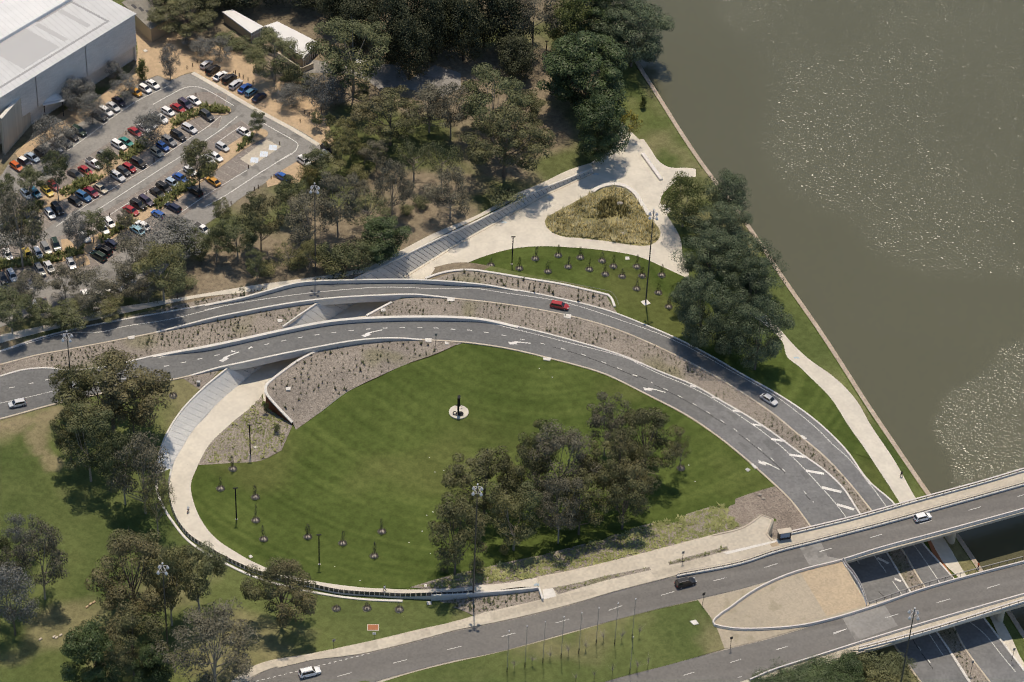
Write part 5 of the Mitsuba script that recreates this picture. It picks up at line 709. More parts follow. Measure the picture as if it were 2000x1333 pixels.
def normals(p):
    d = np.gradient(np.asarray(p)[:, :2], axis=0); d /= np.linalg.norm(d, axis=1, keepdims=True) + 1e-9
    return np.stack([-d[:, 1], d[:, 0]], 1)
def poly(pts, smooth=True):
    q = curve(pts, True) if smooth else np.asarray(pts)
    return Polygon(q[:, :2]).buffer(0)
def cat(ms): return trimesh.util.concatenate([m for m in ms if m is not None and len(m.faces)])
def TM(v, f): return trimesh.Trimesh(np.asarray(v, float), np.asarray(f, int), process=False)
def sheet(pg, field, dz, cell=6.0, zfn=None):
    """A ground sheet draped over a height field, cut into cells so that it follows it."""
    x0, y0, x1, y1 = pg.bounds
    xs, ys = np.arange(math.floor(x0 / cell) * cell, x1, cell), np.arange(math.floor(y0 / cell) * cell, y1, cell)
    X, Y = np.meshgrid(xs, ys); cells = shapely.box(X.ravel(), Y.ravel(), X.ravel() + cell, Y.ravel() + cell)
    shapely.prepare(pg); cells = cells[shapely.intersects(pg, cells)]
    V, Fc, at = [], [], 0
    for g in shapely.intersection(pg, cells):
        for q in getattr(g, 'geoms', [g]):
            if q.geom_type != 'Polygon' or q.area < 1e-4: continue
            v, f = trimesh.creation.triangulate_polygon(q, engine='earcut')
            a = v[f]; fl = ((a[:, 1, 0] - a[:, 0, 0]) * (a[:, 2, 1] - a[:, 0, 1]) - (a[:, 1, 1] - a[:, 0, 1]) * (a[:, 2, 0] - a[:, 0, 0])) < 0
            f = np.where(fl[:, None], f[:, ::-1], f)
            V.append(v); Fc.append(f + at); at += len(v)
    V, Fc = np.vstack(V), np.vstack(Fc)
    z = (zfn(V) if zfn else height(field, V)) + dz
    return TM(np.c_[V, z], Fc)
def ribbon(p, w, field, dz, off=0.0):
    """A flat painted line along p."""
    p = np.asarray(p, float)[:, :2]; n = normals(p); l, r = p + n * (off + w / 2), p + n * (off - w / 2)
    v = np.vstack([np.c_[l, height(field, l) + dz], np.c_[r, height(field, r) + dz]]); k = len(p); i = np.arange(k - 1)
    return TM(v, np.vstack([np.c_[i + k, i + k + 1, i + 1], np.c_[i + k, i + 1, i]]))
def flatpoly(pts, field, dz):
    return sheet(Polygon(np.asarray(pts)[:, :2]).buffer(0), field, dz, 8.0)
def wallsolid(p, w, ztop, zbot, off=0.0, cap=True):
    """A wall along p: w thick, from zbot up to ztop (arrays or numbers)."""
    p = np.asarray(p, float); n = normals(p); k = len(p)
    zt, zb = np.broadcast_to(ztop, k), np.broadcast_to(zbot, k)
    a, b = p[:, :2] + n * (off + w / 2), p[:, :2] + n * (off - w / 2)
    v = np.vstack([np.c_[a, zt], np.c_[b, zt], np.c_[b, zb], np.c_[a, zb]]); i = np.arange(k - 1); F = []
    for s in range(4):
        t = (s + 1) % 4
        F += [np.c_[i + s * k, i + t * k, i + 1 + t * k], np.c_[i + s * k, i + 1 + t * k, i + 1 + s * k]]
    F += [np.array([[0, 3 * k, 2 * k], [0, 2 * k, k]]), np.array([[k - 1, 2 * k - 1, 3 * k - 1], [k - 1, 3 * k - 1, 4 * k - 1]])]
    return TM(v, np.vstack(F)[:, ::-1])
def boxm(sx, sy, sz, c=(0, 0, 0), yaw=0.0):
    m = trimesh.creation.box((sx, sy, sz)); m.apply_transform(trimesh.transformations.rotation_matrix(yaw, [0, 0, 1])); m.apply_translation(c); return m
def tube(pts, radii, sides=6):
    p = np.asarray(pts, float); r = np.broadcast_to(radii, len(p)); d = np.gradient(p, axis=0); d /= np.linalg.norm(d, axis=1, keepdims=True) + 1e-9
    ref = np.where(np.abs(d[:, 2:]) < .9, [[0, 0, 1.]], [[1., 0, 0]]); a = np.cross(d, ref); a /= np.linalg.norm(a, axis=1, keepdims=True) + 1e-9; b = np.cross(d, a)
    t = np.arange(sides) * 2 * np.pi / sides
    v = (p[:, None] + r[:, None, None] * (np.cos(t)[None, :, None] * a[:, None] + np.sin(t)[None, :, None] * b[:, None])).reshape(-1, 3)
    F = []
    for i in range(len(p) - 1):
        for s in range(sides):
            q = (s + 1) % sides; F += [[i * sides + s, (i + 1) * sides + q, i * sides + q], [i * sides + s, (i + 1) * sides + s, (i + 1) * sides + q]]
    e = (len(p) - 1) * sides
    F += [[0, s, s + 1] for s in range(1, sides - 1)] + [[e, e + s + 1, e + s] for s in range(1, sides - 1)]
    return TM(v, np.array(F)[:, ::-1])
def hull(pts):
    m = m3.Manifold.hull_points([tuple(map(float, q)) for q in pts]).to_mesh()
    return TM(m.vert_properties[:, :3], m.tri_verts)
def rbox(sx, sy, sz, c, r):
    q = []
    for x in (-1, 1):
        for y in (-1, 1):
            for z in (-1, 1):
                for k in range(3):
                    e = [sx / 2 - r, sy / 2 - r, sz / 2 - r]; e[k] += r; q.append((c[0] + x * e[0], c[1] + y * e[1], c[2] + z * e[2]))
    return hull(q)
USED = {}
def key(name):
    n = USED.get(name, -1) + 1; USED[name] = n
    return name if n == 0 else f'{name}_{n:03d}'
def put(name, mesh, mat, parent=None, label=None, category=None, group=None, kind=None, smooth=False):
    k = key(f'{parent}__{name}' if parent else name)
    scene[k] = ply(mesh, mat, smooth=smooth)
    tag(k, label, category, group, kind)
    return k
def tag(k, label=None, category=None, group=None, kind=None):
    d = {a: b for a, b in dict(label=label, category=category, group=group, kind=kind).items() if b}
    if d: labels[k] = {**labels.get(k, {}), **d}
def thing(name, label, category, group=None):
    k = key(name); tag(k, label, category, group); return k
def struct(name, mesh, mat, label=None): return put(name, mesh, mat, kind='structure', label=label)

# ======================================================= terrain and water
lake = curve(lines('lake_edge'), step=3.0)
LAKE_SIDE = np.array([1.0, 0.0])
lake_poly = Polygon(np.vstack([lake[:, :2], [[420, 300], [420, 1400], [-60, 1400]]])).buffer(0)
low = poly(lines('low_domain'))
bedp = poly(lines('bed_inner')); pz_ = lines('plaza')
ext_w = Polygon(np.vstack([lines('white_wall')[:1, :2], lines('median_wall')[:, :2], lines('bed_coping')[:9, :2], lines('plaza_right')[::-1, :2]])).buffer(0).buffer(.5)
low = low.union(ext_w)
com_names = ['com_north_road', 'com_south_road', 'com_footpath', 'com_median_grass', 'com_median_sand', 'com_south_strip']
com_polys = {n: poly(lines(n)) for n in com_names}
com_all = unary_union([p.buffer(.4) for p in com_polys.values()]).buffer(1.0).buffer(-1.2)
decks = unary_union([poly(lines('deck_north'), False), poly(lines('deck_south'), False)])
ab = np.array([lines('deck_north')[0][:2], lines('deck_north')[-1][:2], lines('deck_south')[0][:2], lines('deck_south')[-1][:2]])
east = Polygon(np.vstack([ab[0] + [0, 30], ab, ab[3] + [4, -60], [400, 300], [400, 700]])).buffer(0)
fill = com_all.difference(east)
cut_n, cut_t = lines('panel_bot_n'), lines('panel_top_n')
wall_gap = unary_union([Polygon(np.vstack([curve(lines('panel_top_' + s))[:, :2], curve(lines('panel_bot_' + s))[::-1, :2]])).buffer(.02) for s in 'nmw'])
frame = box(-330, 330, 330, 1050)
up_area = frame.difference(unary_union([low, lake_poly, wall_gap, bedp.buffer(.3), fill.buffer(-1.5)]))
wood_line = Polygon([(-330, 505), (-106, 514), (-60, 530), (-42, 543), (-8, 556), (10, 575), (26, 600), (60, 640), (60, 1050), (-330, 1050)])
up_area = unary_union([q for q in getattr(up_area, 'geoms', [up_area]) if q.area > 60])
wood = up_area.intersection(wood_line); park = up_area.difference(wood_line)
struct('forest_floor', sheet(wood, 'UP', -.06, 7.0), 'forest_floor_mat', 'dry leaf-strewn woodland floor with patches of green grass')
struct('park_lawn', sheet(park, 'UP', -.06, 7.0), 'grass_park_mat', 'wide park lawn with dry tan patches beside the loop path')
struct('lakeside_ground', sheet(low.difference(unary_union([fill.buffer(-.3), bedp.buffer(-.6)])), 'LOW', -.07, 6.0), 'grass_lush_mat', 'green ground between the roads and the lake')
struct('far_ground', sheet(box(-2500, -900, 2500, 3500).difference(box(-328, 332, 328, 1048)).difference(lake_poly.buffer(2)), 'UP', 0, 250.0, zfn=lambda v: np.full(len(v), -.5)), 'grass_park_mat')
lk = Polygon(np.vstack([lake[:, :2] + [-.6, -.2], [[1800, -400], [1800, 3200], [-120, 3200]]])).buffer(0)
struct('lake', sheet(lk, 'LOW', 0, 120.0, zfn=lambda v: np.full(len(v), -2.75)), 'water_mat', 'murky green-brown lake water with sun glitter')
# lake edging: a row of capping stones on a wall
e = thing('lake_wall', 'pinkish stone wall with flat capping stones along the lake shore', 'retaining wall')
shore = curve(lines('lake_edge'), step=3.0); sz = height('LOW', shore)
put('face', wallsolid(shore, .5, sz - .02, sz * 0 - 4.2), 'edge_stone_mat', e)
for a in range(0, len(shore) - 1):
    q = shore[a:a + 2].copy(); d = q[1] - q[0]; l = np.linalg.norm(d[:2]); q[0] += d * .012 / l * 1.5; q[1] -= d * .012 / l * 1.5
    if q[0][1] < 380 or q[0][1] > 720: continue
    put('stone', wallsolid(q, 1.15, height('LOW', q) + .10 + .012 * rng.random(), height('LOW', q) - .15), 'edge_stone_mat', e)

# ======================================================= sheets inside the terrain
def region(name, field, dz, mat, label=None, key_name=None, cell=6.0, minus=None):
    pg = poly(lines(name))
    if minus is not None: pg = pg.difference(minus)
    return struct(key_name or name, sheet(pg, field, dz, cell), mat, label)
deckhole = unary_union([Polygon(np.vstack([lines('panel_top_m')[:, :2], lines('panel_bot_m')[::-1, :2]]))])
region('inner_lawn', 'LOW', .02, 'grass_lush_mat', 'striped mown lawn inside the road loop', 'lawn')
region('lawn_patch', 'LOW', .02, 'grass_lush_mat', 'lawn with young trees between plaza and curved road', 'lawn')
region('lawn_mid', 'LOW', .03, 'grass_lush_mat', 'grass wedge between the curved road and the lakeside path', 'lawn')
region('lawn_lake', 'LOW', .01, 'grass_park_mat', 'grass strip along the lake wall', 'lawn')
region('lawn_north', 'LOW', .02, 'grass_park_mat', 'grass bank north of the plaza by the lake', 'lawn')
region('lawn_east', 'LOW', .02, 'grass_park_mat', 'grass under the willows beside the plaza', 'lawn')
region('low_planting', 'LOW', .04, 'gravel_mat', 'planting bed beside the loop path', 'planting_bed')
region('tuft_slope', 'LOW', .04, 'gravel_mat', 'planted slope below the avenue footpath', 'planting_bed')
region('bridge_gravel', 'LOW', .05, 'mulch_mat', 'bark-mulched bank beside the bridge', 'planting_bed')
region('bed_inner', 'BED', .03, 'gravel_mat', 'gravel bed between the white coping and the lawn', 'planting_bed')
region('median_west', 'UP', .02, 'gravel_mat', 'western gravel median between the two curved roads', 'planting_bed')
region('median_east', 'UP', .02, 'gravel_mat', 'eastern gravel median between the two curved roads', 'planting_bed')
region('bed_north', 'UP', .02, 'gravel_mat', 'gravel bed behind the white wall', 'planting_bed')
region('bed_corner', 'UP', .02, 'gravel_mat', 'small gravel corner bed above the panel wall', 'planting_bed')
region('bed_footpath', 'UP', .04, 'gravel_mat', 'triangular gravel bed beside the avenue footpath', 'planting_bed')
region('verge', 'UP', .015, 'gravel_mat', 'narrow planted verge beside the outer road', 'planting_bed')
struct('plaza', sheet(poly(lines('plaza')).union(ext_w).difference(bedp.buffer(-.2)), 'LOW', .06, 4.0), 'path_mat', 'pale concrete loop path widening into the lakeside plaza')
region('lake_path', 'LOW', .05, 'path_mat', 'pale concrete lakeside path', 'lakeside_path')
region('forest_path', 'LOW', .05, 'path_mat', 'pale path through the trees', 'lakeside_path')
region('narrow_path', 'UP', .04, 'path_mat', 'narrow pale path above the panel wall', 'narrow_path')
region('brick_strip', 'LOW', .09, 'brick_red_mat', 'red brick strip beside the lakeside path', 'brick_strip')
region('lot', 'UP', .03, 'asphalt_pale_mat', 'worn grey asphalt car park', 'car_park')
region('sand_museum', 'UP', .0, 'sand_mat', 'bare orange sand beside the museum', 'sand')
region('sand_tail', 'UP', .01, 'sand_mat', 'bare sand along the museum wall', 'sand')
region('sand_bay', 'UP', .06, 'sand_mat', 'sandy island in the car park', 'sand')
region('sand_east', 'UP', .06, 'sand_mat', 'sandy corner of the car park', 'sand')
region('yard', 'UP', .01, 'asphalt_pale_mat', 'pale asphalt yard behind the sheds', 'yard')

# roads
E_ = {k: curve(lines(k), step=3.0) for k in ('r1n', 'r1s', 'r2n', 'r2s')}
road1 = Polygon(np.vstack([E_['r1n'][:, :2], E_['r1s'][::-1, :2]])).buffer(0)
road2 = Polygon(np.vstack([E_['r2n'][:, :2], E_['r2s'][::-1, :2]])).buffer(0)
struct('road', sheet(road1, 'UP', .05, 5.0), 'asphalt_mat', 'single-lane outer curved road')
struct('road', sheet(road2, 'UP', .05, 5.0), 'asphalt_mat', 'two-lane inner curved road')
for i in range(7):
    struct('road_patch', flatpoly(lines(f'patch_{i}'), 'UP', .060), 'roof_band_mat' if False else ('asphalt_mat' if i % 2 else 'asphalt_mat'))
for k in E_:
    p = E_[k]; sgn = 1 if k.endswith('n') else -1
    struct('kerb', wallsolid(p, .42, height('UP', p) + .16, height('UP', p) - .3, off=sgn * .21), 'kerb_mat' if k in ('r2s', 'r1s') else 'white_concrete_mat')
for i, (f, dz) in enumerate((('old_asphalt_inner', .055), ('old_asphalt_outer', .055))):
    struct('road_patch', sheet(poly(lines(f), False).intersection(road2 if i == 0 else road1), 'UP', dz, 5.0), 'asphalt_worn_mat', 'older paler asphalt')
sm = curve(lines('r2_dash'), step=3.0); sm = sm[sm[:, 0] > 8]
struct('road_seam', ribbon(sm, .22, 'UP', .061, off=-.35), 'roof_band_mat' if False else 'asphalt_dark_mat')
def dashes(name, field, mat='road_paint_mat', ln=3.0, w=.16, dz=.066):
    p = lines(name); d = np.gradient(p[:, :2], axis=0); d /= np.linalg.norm(d, axis=1, keepdims=True)
    return cat([ribbon(np.array([q[:2] - t * ln / 2, q[:2], q[:2] + t * ln / 2]), w, field, dz) for q, t in zip(p, d)])
struct('lane_marking', dashes('r2_dash', 'UP', ln=1.25, w=.2), 'road_paint_mat', 'broken white lane line of the inner road')
for nm, w in (('r2_north_line', .16), ('r2_west_line', .14), ('r1_north_line', .16), ('r1_south_line', .14)):
    struct('edge_marking', ribbon(curve(lines(nm), step=2.5), w, 'UP', .066), 'road_paint_mat')
hb = lines('hatch_bars').reshape(-1, 2, 3); bars = []
for a, b in hb:
    L_ = np.linalg.norm((b - a)[:2]); w = .35 + .1 * L_
    bars.append(ribbon(np.array([a[:2], (a[:2] + b[:2]) / 2, b[:2]]), min(1.3, w), 'UP', .066))
struct('hatch_marking', cat(bars), 'road_paint_mat', 'white hatched bars beside the median')
arrows = lines('arrows').reshape(-1, 2, 3); am = []
for a, b in arrows:
    d = (a - b)[:2]; L_ = np.linalg.norm(d); d /= L_; n = np.array([-d[1], d[0]]); b2, a2 = b[:2], a[:2]
    ln = 5.6; c0 = a2 - d * ln
    pts = [(0, .12), (3.1, .12), (3.7, .0), (3.5, -.35), (5.6, -.25), (4.0, 1.1 - .35), (3.95, .45), (3.0, .42), (0, .3)]
    s = 1 if np.cross(np.r_[d, 0], np.r_[0, 0, 1])[1] else 1
    am.append(flatpoly(np.array([c0 + d * u * ln / 5.6 + n * (v * .85) for u, v in [(0, -.1), (2.6, -.1), (3.3, .1), (3.5, .45), (3.1, .75), (5.0, 1.15), (5.6, .1), (4.6, .12), (4.2, -.35), (3.2, -.45), (0, -.42)]]), 'UP', .068))
struct('arrow_marking', cat(am), 'road_paint_mat', 'white turn arrows on the inner road')
PADF = ['UP', 'UP', 'UP', 'UP', 'UP', 'UP', 'BED', 'BED', 'UP', 'LOW', 'LOW', 'LOW', 'LOW', 'UP', 'LOW', 'LOW', 'COM', 'UP', 'UP', 'UP']
PADL = ['beside the outer road at the bridge end', 'on the lawn-side kerb at the bridge end', 'beside the outer road near the red wagon', 'on the kerb above the sculpture lawn', 'in the western median', 'in the west median near the panel wall', 'in the gravel bed by the white coping', 'small one at the top of the lawn', 'between the bridges by the dark opening', 'in the planting bed near the path lamp', 'on the lawn with young trees', 'on the lawn beside the loop path', 'in the small bed beside the curved path', 'below the parapet', 'under the trees by the tufted slope', 'on the lawn near the hatched road', 'on the avenue median grass', 'on the kerb near the hatched road', 'in the eastern median near the hatching', 'in the sand beside the museum']
for i in range(20):
    p = lines(f'pad_{i:02d}'); pg = Polygon(p[:, :2]).buffer(0); z = float(height(PADF[i], p).mean())
    if pg.area < .05: continue
    m = trimesh.creation.extrude_polygon(pg if pg.geom_type == 'Polygon' else max(pg.geoms, key=lambda g: g.area), .26, engine='earcut'); m.apply_translation([0, 0, z - .06])
    k = put('drain_cover', m, 'white_concrete_mat' if i not in (14, 15) else 'roof_grey_mat', label='pale concrete drain pit lid ' + PADL[i], category='drain cover', group='concrete drain covers')

# ======================================================= planting: tufts, reeds
def tufts(pg, field, n, h, r, dz=0.0, blades=6, row=None, seed=1, gaps=.36):
    g = np.random.default_rng(seed); x0, y0, x1, y1 = pg.bounds
    if row:
        X, Y = np.meshgrid(np.arange(x0, x1, row), np.arange(y0, y1, row)); P = np.c_[X.ravel(), Y.ravel()] + g.normal(0, row * .17, (X.size, 2))
    else: P = np.c_[g.uniform(x0, x1, n), g.uniform(y0, y1, n)]
    P = P[shapely.contains_xy(pg, P[:, 0], P[:, 1])]
    if not row: P = P[:n]
    nz = meshkit.fbm(np.c_[P * .16, np.full(len(P), seed)], 3); P, nz = P[nz > gaps], nz[nz > gaps]
    z = height(field, P) + dz; k = len(P)
    sc = np.clip(g.lognormal(0, .36, k) * (.55 + .9 * nz), .35, 2.2); V = np.zeros((k, blades, 3, 3))
    a = g.uniform(0, 2 * np.pi, (k, blades)); lean = r * sc[:, None] * g.uniform(.4, 1.1, (k, blades)); hh = h * sc[:, None] * g.uniform(.6, 1.1, (k, blades)); w = .30 * r * sc[:, None]
    c = np.c_[P, z][:, None]
    ca, sa = np.cos(a), np.sin(a)
    V[:, :, 0] = c + np.stack([-sa * w, ca * w, 0 * a], -1); V[:, :, 1] = c + np.stack([sa * w, -ca * w, 0 * a], -1)
    V[:, :, 2] = c + np.stack([ca * lean, sa * lean, hh], -1)
    V = V.reshape(-1, 3); return TM(V, np.arange(len(V)).reshape(-1, 3))
def stuff(name, mesh, mat, label, category): put(name, mesh, mat, label=label, category=category, kind='stuff')
B = lambda n, d=-.5: poly(lines(n)).buffer(d)
stuff('ground_cover', cat([tufts(B('median_west'), 'UP', 0, .42, .34, row=1.05, seed=2), tufts(B('median_east'), 'UP', 0, .36, .30, row=1.05, seed=3)]), 'tuft_mat', 'rows of small grey-green tufts in the gravel medians', 'ground cover')
stuff('ground_cover', cat([tufts(B('bed_inner'), 'BED', 0, .5, .36, row=1.55, seed=4), tufts(B('bed_north'), 'UP', 0, .6, .4, row=1.35, seed=5), tufts(B('bed_footpath'), 'UP', 0, .4, .42, row=1.0, seed=6), tufts(B('bed_corner', -.2), 'UP', 0, .4, .32, row=1.0, seed=7)]), 'tuft_mat', 'spaced young shrubs planted in the gravel beds', 'ground cover')
stuff('ground_cover', cat([tufts(B('low_planting'), 'LOW', 0, .28, .42, row=.75, seed=8, gaps=.2), tufts(B('tuft_slope'), 'LOW', 0, .30, .58, row=.72, blades=10, seed=9, gaps=.1)]), 'tuft_green_mat', 'green grass tufts on the slope and in the low bed', 'ground cover')
stuff('ground_cover', cat([tufts(poly(lines(f'com_bed_{i}')).buffer(-.2), 'COM', 0, .4, .4, row=.62, seed=20 + i, gaps=.1) for i in (0, 1)]), 'tuft_green_mat', 'grass tufts in the two narrow beds of the avenue footpath', 'ground cover')
stuff('ground_cover', tufts(B('verge', -.15), 'UP', 0, .5, .42, row=1.0, seed=11), 'tuft_mat', 'low tufts along the verge of the outer road', 'ground cover')
reed = poly(lines('reeds')); rc = np.array(reed.centroid.coords[0])
struct('reed_bed_soil', sheet(reed.buffer(.15), 'LOW', .09, 4.0), 'reed_dark_mat')
core = Point(rc[0] + 1.6, rc[1] + 3.2).buffer(1).buffer(0); core = shapely.affinity.scale(core, 3.6, 4.4)
rt = cat([tufts(reed.buffer(-.25).difference(core.buffer(.4)), 'LOW', 0, .95, .42, row=.52, blades=7, seed=12)])
stuff('reeds', rt, 'reed_mat', 'dense straw-coloured reeds filling the rounded triangular bed', 'reeds')
stuff('reeds', tufts(core.buffer(.8), 'LOW', 0, .9, .5, row=.6, blades=7, seed=13), 'reed_dark_mat', 'darker green reeds in the middle of the triangular bed', 'reeds')
isl = {}
for i in (0, 1):
    c = curve(lines(f'island_{i}'), step=3.0); pg = LineString(c[:, :2]).buffer(2.1); isl[i] = pg
    bays = LineString(c[:, :2]).buffer(7.6, cap_style='flat').difference(pg)
    struct('parking_bays', sheet(bays.intersection(poly(lines('lot'))), 'UP', .042, 5.0), 'asphalt_bay_mat', 'brown-grey parking bays along a grassy island')
    struct('island', sheet(LineString(c[:, :2]).buffer(2.1, cap_style='round'), 'UP', .14, 5.0), 'sand_mat', 'sandy island between the parking rows')
    stuff('tall_grass', tufts(LineString(c[:, :2]).buffer(1.55), 'UP', 0, .8, .75, dz=.1, row=.68, blades=9, seed=30 + i), 'tall_grass_mat', f'yellow-green clumping grass along the {"upper" if i == 0 else "lower"} parking island', 'grass')
    for s in (-1, 1):
        q = resample(c, 2.7); n = normals(q); L_ = [np.array([a[:2] + s * m * 2.7, a[:2] + s * m * 5.1, a[:2] + s * m * 7.5]) for a, m in zip(q, n)]
        struct('bay_marking', cat([ribbon(l, .07, 'UP', .052) for l in L_]), 'kerb_mat')
for nm, w in (('lot_lines', .2), ('lot_line_1', .2), ('lot_line_2', .2), ('lot_line_3', .2), ('lot_line_4', .2), ('lot_bay_0', .17), ('lot_bay_1', .17), ('lot_bay_2', .17), ('lot_bay_3', .17), ('lot_bay_4', .17), ('lot_bay_5', .17), ('lot_bay_6', .17)):
    struct('car_park_marking', ribbon(curve(lines(nm), step=2.5), w, 'UP', .054), 'road_paint_mat')
le = curve(lines('lot_edge'), step=3.0); struct('kerb', wallsolid(le, 1.3, height('UP', le) + .12, height('UP', le) - .3), 'path_mat')
struct('disabled_bays', flatpoly(lines('disabled'), 'UP', .046), 'footpath_mat', 'three pale accessible bays')
dm = []
for p in lines('disabled_marks'):
    z = .056; c = p[:2]; ring = LineString([c + np.array([math.cos(a), math.sin(a)]) * .55 for a in np.linspace(-2.4, 1.2, 12)]).buffer(.07)
    dm += [sheet(ring, 'UP', z, 8.), sheet(LineString([c + [-.1, 1.0], c + [0, .1], c + [.7, .0], c + [.95, -.6]]).buffer(.08), 'UP', z + .004, 8.), sheet(Point(c + [-.12, 1.35]).buffer(.2), 'UP', z, 8.)]
blue = [sheet(Polygon([p[:2] + np.array(q) * .75 for q in ([-1.3, -1.1], [1.4, -1.1], [1.4, 1.8], [-1.3, 1.8])]), 'UP', .050, 8.) for p in lines('disabled_marks')]
struct('disabled_marking', cat(blue), 'light_blue_mat'); struct('disabled_marking', cat(dm), 'road_paint_mat')
def bike(p, field):
    c = np.array(p[:2]); z = .075 if field == 'LOW' else .075
    g = [Point(c + [-.42, 0]).buffer(.30).difference(Point(c + [-.42, 0]).buffer(.2)), Point(c + [.42, 0]).buffer(.30).difference(Point(c + [.42, 0]).buffer(.2)), LineString([c + [-.42, 0], c + [-.1, .42], c + [.3, .42], c + [.42, 0], c + [0, 0], c + [-.1, .42]]).buffer(.05)]
    return sheet(unary_union(g), field, z, 8.)
struct('bike_marking', cat([bike(p, 'LOW') for p in PT['bike_symbols']] + [bike(p, 'COM') for p in PT['bike_symbols_com']]), 'blue_paint_mat', 'small pale blue bicycle symbols on the paths')

# ======================================================= Commonwealth bridge and avenue
struct('embankment', (lambda s: cat([s] + [wallsolid(np.array(r.coords), .3, height('COM', np.array(r.coords)) - .09, np.full(len(r.coords), -1.5), off=0) for g in getattr(fill, 'geoms', [fill]) for r in [g.exterior.segmentize(4.0)]]))(sheet(fill, 'COM', -.08, 7.0)), 'footpath_mat')
struct('avenue', sheet(com_polys['com_north_road'], 'COM', .02, 7.0), 'asphalt_old_mat', 'northern carriageway of the avenue')
struct('avenue', sheet(com_polys['com_south_road'], 'COM', .02, 7.0), 'asphalt_old_mat', 'southern carriageway of the avenue')
struct('avenue_footpath', sheet(com_polys['com_footpath'], 'COM', .12, 6.0), 'footpath_mat', 'broad concrete footpath along the avenue')
struct('median_lawn', sheet(com_polys['com_median_grass'], 'COM', .06, 6.0), 'grass_park_mat', 'grass median between the carriageways')
struct('median_sand', sheet(com_polys['com_median_sand'], 'COM', .05, 6.0), 'dry_earth_mat', 'bare sandy median nose')
struct('median_paving', sheet(poly(lines('com_median_paved'), False), 'COM', .075, 6.0), 'tan_paver_mat', 'tan paved apron by the bridge opening')
struct('avenue_verge', sheet(com_polys['com_south_strip'], 'COM', .10, 6.0), 'footpath_mat')
for i in (0, 1): struct('planting_bed', sheet(poly(lines(f'com_bed_{i}'), False), 'COM', .135, 6.0), 'gravel_mat')
struct('tactile_paving', flatpoly(lines('com_tactile'), 'COM', .136), 'tan_wall_mat')
struct('pale_paving', cat([flatpoly(lines('com_bright'), 'COM', .135), flatpoly(lines('com_bright2'), 'COM', .135)]), 'white_concrete_mat')
for i in (0, 1): struct('road_patch', flatpoly(lines(f'com_patch_{i}'), 'COM', .028), 'asphalt_pale_mat')
for a, b in lines('com_dash').reshape(-1, 2, 3): struct('lane_marking', ribbon(np.array([a, (a + b) / 2, b]), .13, 'COM', .036), 'road_paint_mat')
for a, b in lines('com_dash_s').reshape(-1, 2, 3): struct('lane_marking', ribbon(np.array([a, (a + b) / 2, b]), .13, 'COM', .036), 'road_paint_mat')
bd = resample(curve(lines('bike_dash'), step=2.0), n=43)
struct('lane_marking', cat([ribbon(np.array([bd[i], (bd[i] + bd[i + 1]) / 2, bd[i + 1]]), .16, 'COM', .036) for i in range(0, 42, 2)]), 'road_paint_mat')
cj = lines('com_joints').reshape(-1, 2, 3)
# footpath slabs between successive joints, each a slab of its own
cj = cj[np.argsort(cj[:, 0, 0])]
fk = 'avenue_footpath'
for (a, b), (c, d) in zip(cj[:-1], cj[1:]):
    if np.linalg.norm((a - c)[:2]) > 12: continue
    q = Polygon([a[:2], c[:2], d[:2], b[:2]]).buffer(0)
    q = q.buffer(-.08)
    if q.is_empty or q.geom_type != 'Polygon': continue
    put('slab', sheet(q, 'COM', .134 + .012 * rng.random(), 30.0), ('footpath_mat', 'footpath_pale_mat', 'footpath_dull_mat')[int(rng.integers(3))], fk)
# decks
def slab(pg, top, thick, mat, name, parent=None):
    m = []
    for g in getattr(pg, 'geoms', [pg]):
        r = np.array(g.exterior.segmentize(6.0).coords); t = sheet(g, 'COM', top, 8.0); bt = sheet(g, 'COM', top - thick, 8.0); bt.faces = bt.faces[:, ::-1]
        z = height('COM', r); k = len(r) - 1; i = np.arange(k); v = np.vstack([np.c_[r[:, :2], z + top], np.c_[r[:, :2], z + top - thick]])
        m += [t, bt, TM(v, np.vstack([np.c_[i, i + 1, i + 1 + k + 1], np.c_[i, i + 1 + k + 1, i + k + 1]]))]
    return put(name, cat(m), mat, parent)
br = thing('road_bridge', 'concrete avenue bridge with two separate decks over road, path and lake', 'bridge')
for nm in ('deck_north', 'deck_south'):
    pg = poly(lines(nm), False); slab(pg, -.10, .75, 'footpath_mat', 'deck', br)
    q = pg.buffer(-1.6); slab(q, -.86, .7, 'footpath_mat', 'girder', br)
def pier(p, yaw, L_=5.0):
    m = hull([(x * L_ / 2 + math.cos(t) * .8, math.sin(t) * .8, z) for x in (-1, 1) for t in np.linspace(0, 2 * np.pi, 13)[:-1] for z in (-4.5, 5.4)])
    m.apply_transform(trimesh.transformations.rotation_matrix(yaw, [0, 0, 1])); m.apply_translation([p[0], p[1], 0]); return m
dn = lines('deck_north')[:, :2]; ds = lines('deck_south')[:, :2]
ya = math.atan2(*(lines('abut_rail')[-1] - lines('abut_rail')[0])[[1, 0]])
dv = np.array([math.cos(ya), math.sin(ya)]); dv = dv if dv[1] > 0 else -dv
PIERS = [np.array(p[:2]) + dv * 5.3 for p in PT['piers']]
for p in PIERS: put('pier', pier(p, ya, 8.0), 'footpath_mat', br, smooth=40)
for a, b in ((ab[0], ab[1]), (ab[2], ab[3])):
    d = (b - a) / np.linalg.norm(b - a); put('abutment', wallsolid(np.array([np.r_[a - d * .2, 0], np.r_[b + d * .2, 0]]), .8, 5.3, -1.0), 'footpath_mat', br)
put('abutment', wallsolid(np.array([np.r_[ab[1], 0], np.r_[ab[2], 0]]), .6, 6.75, -1.0), 'footpath_mat', br)

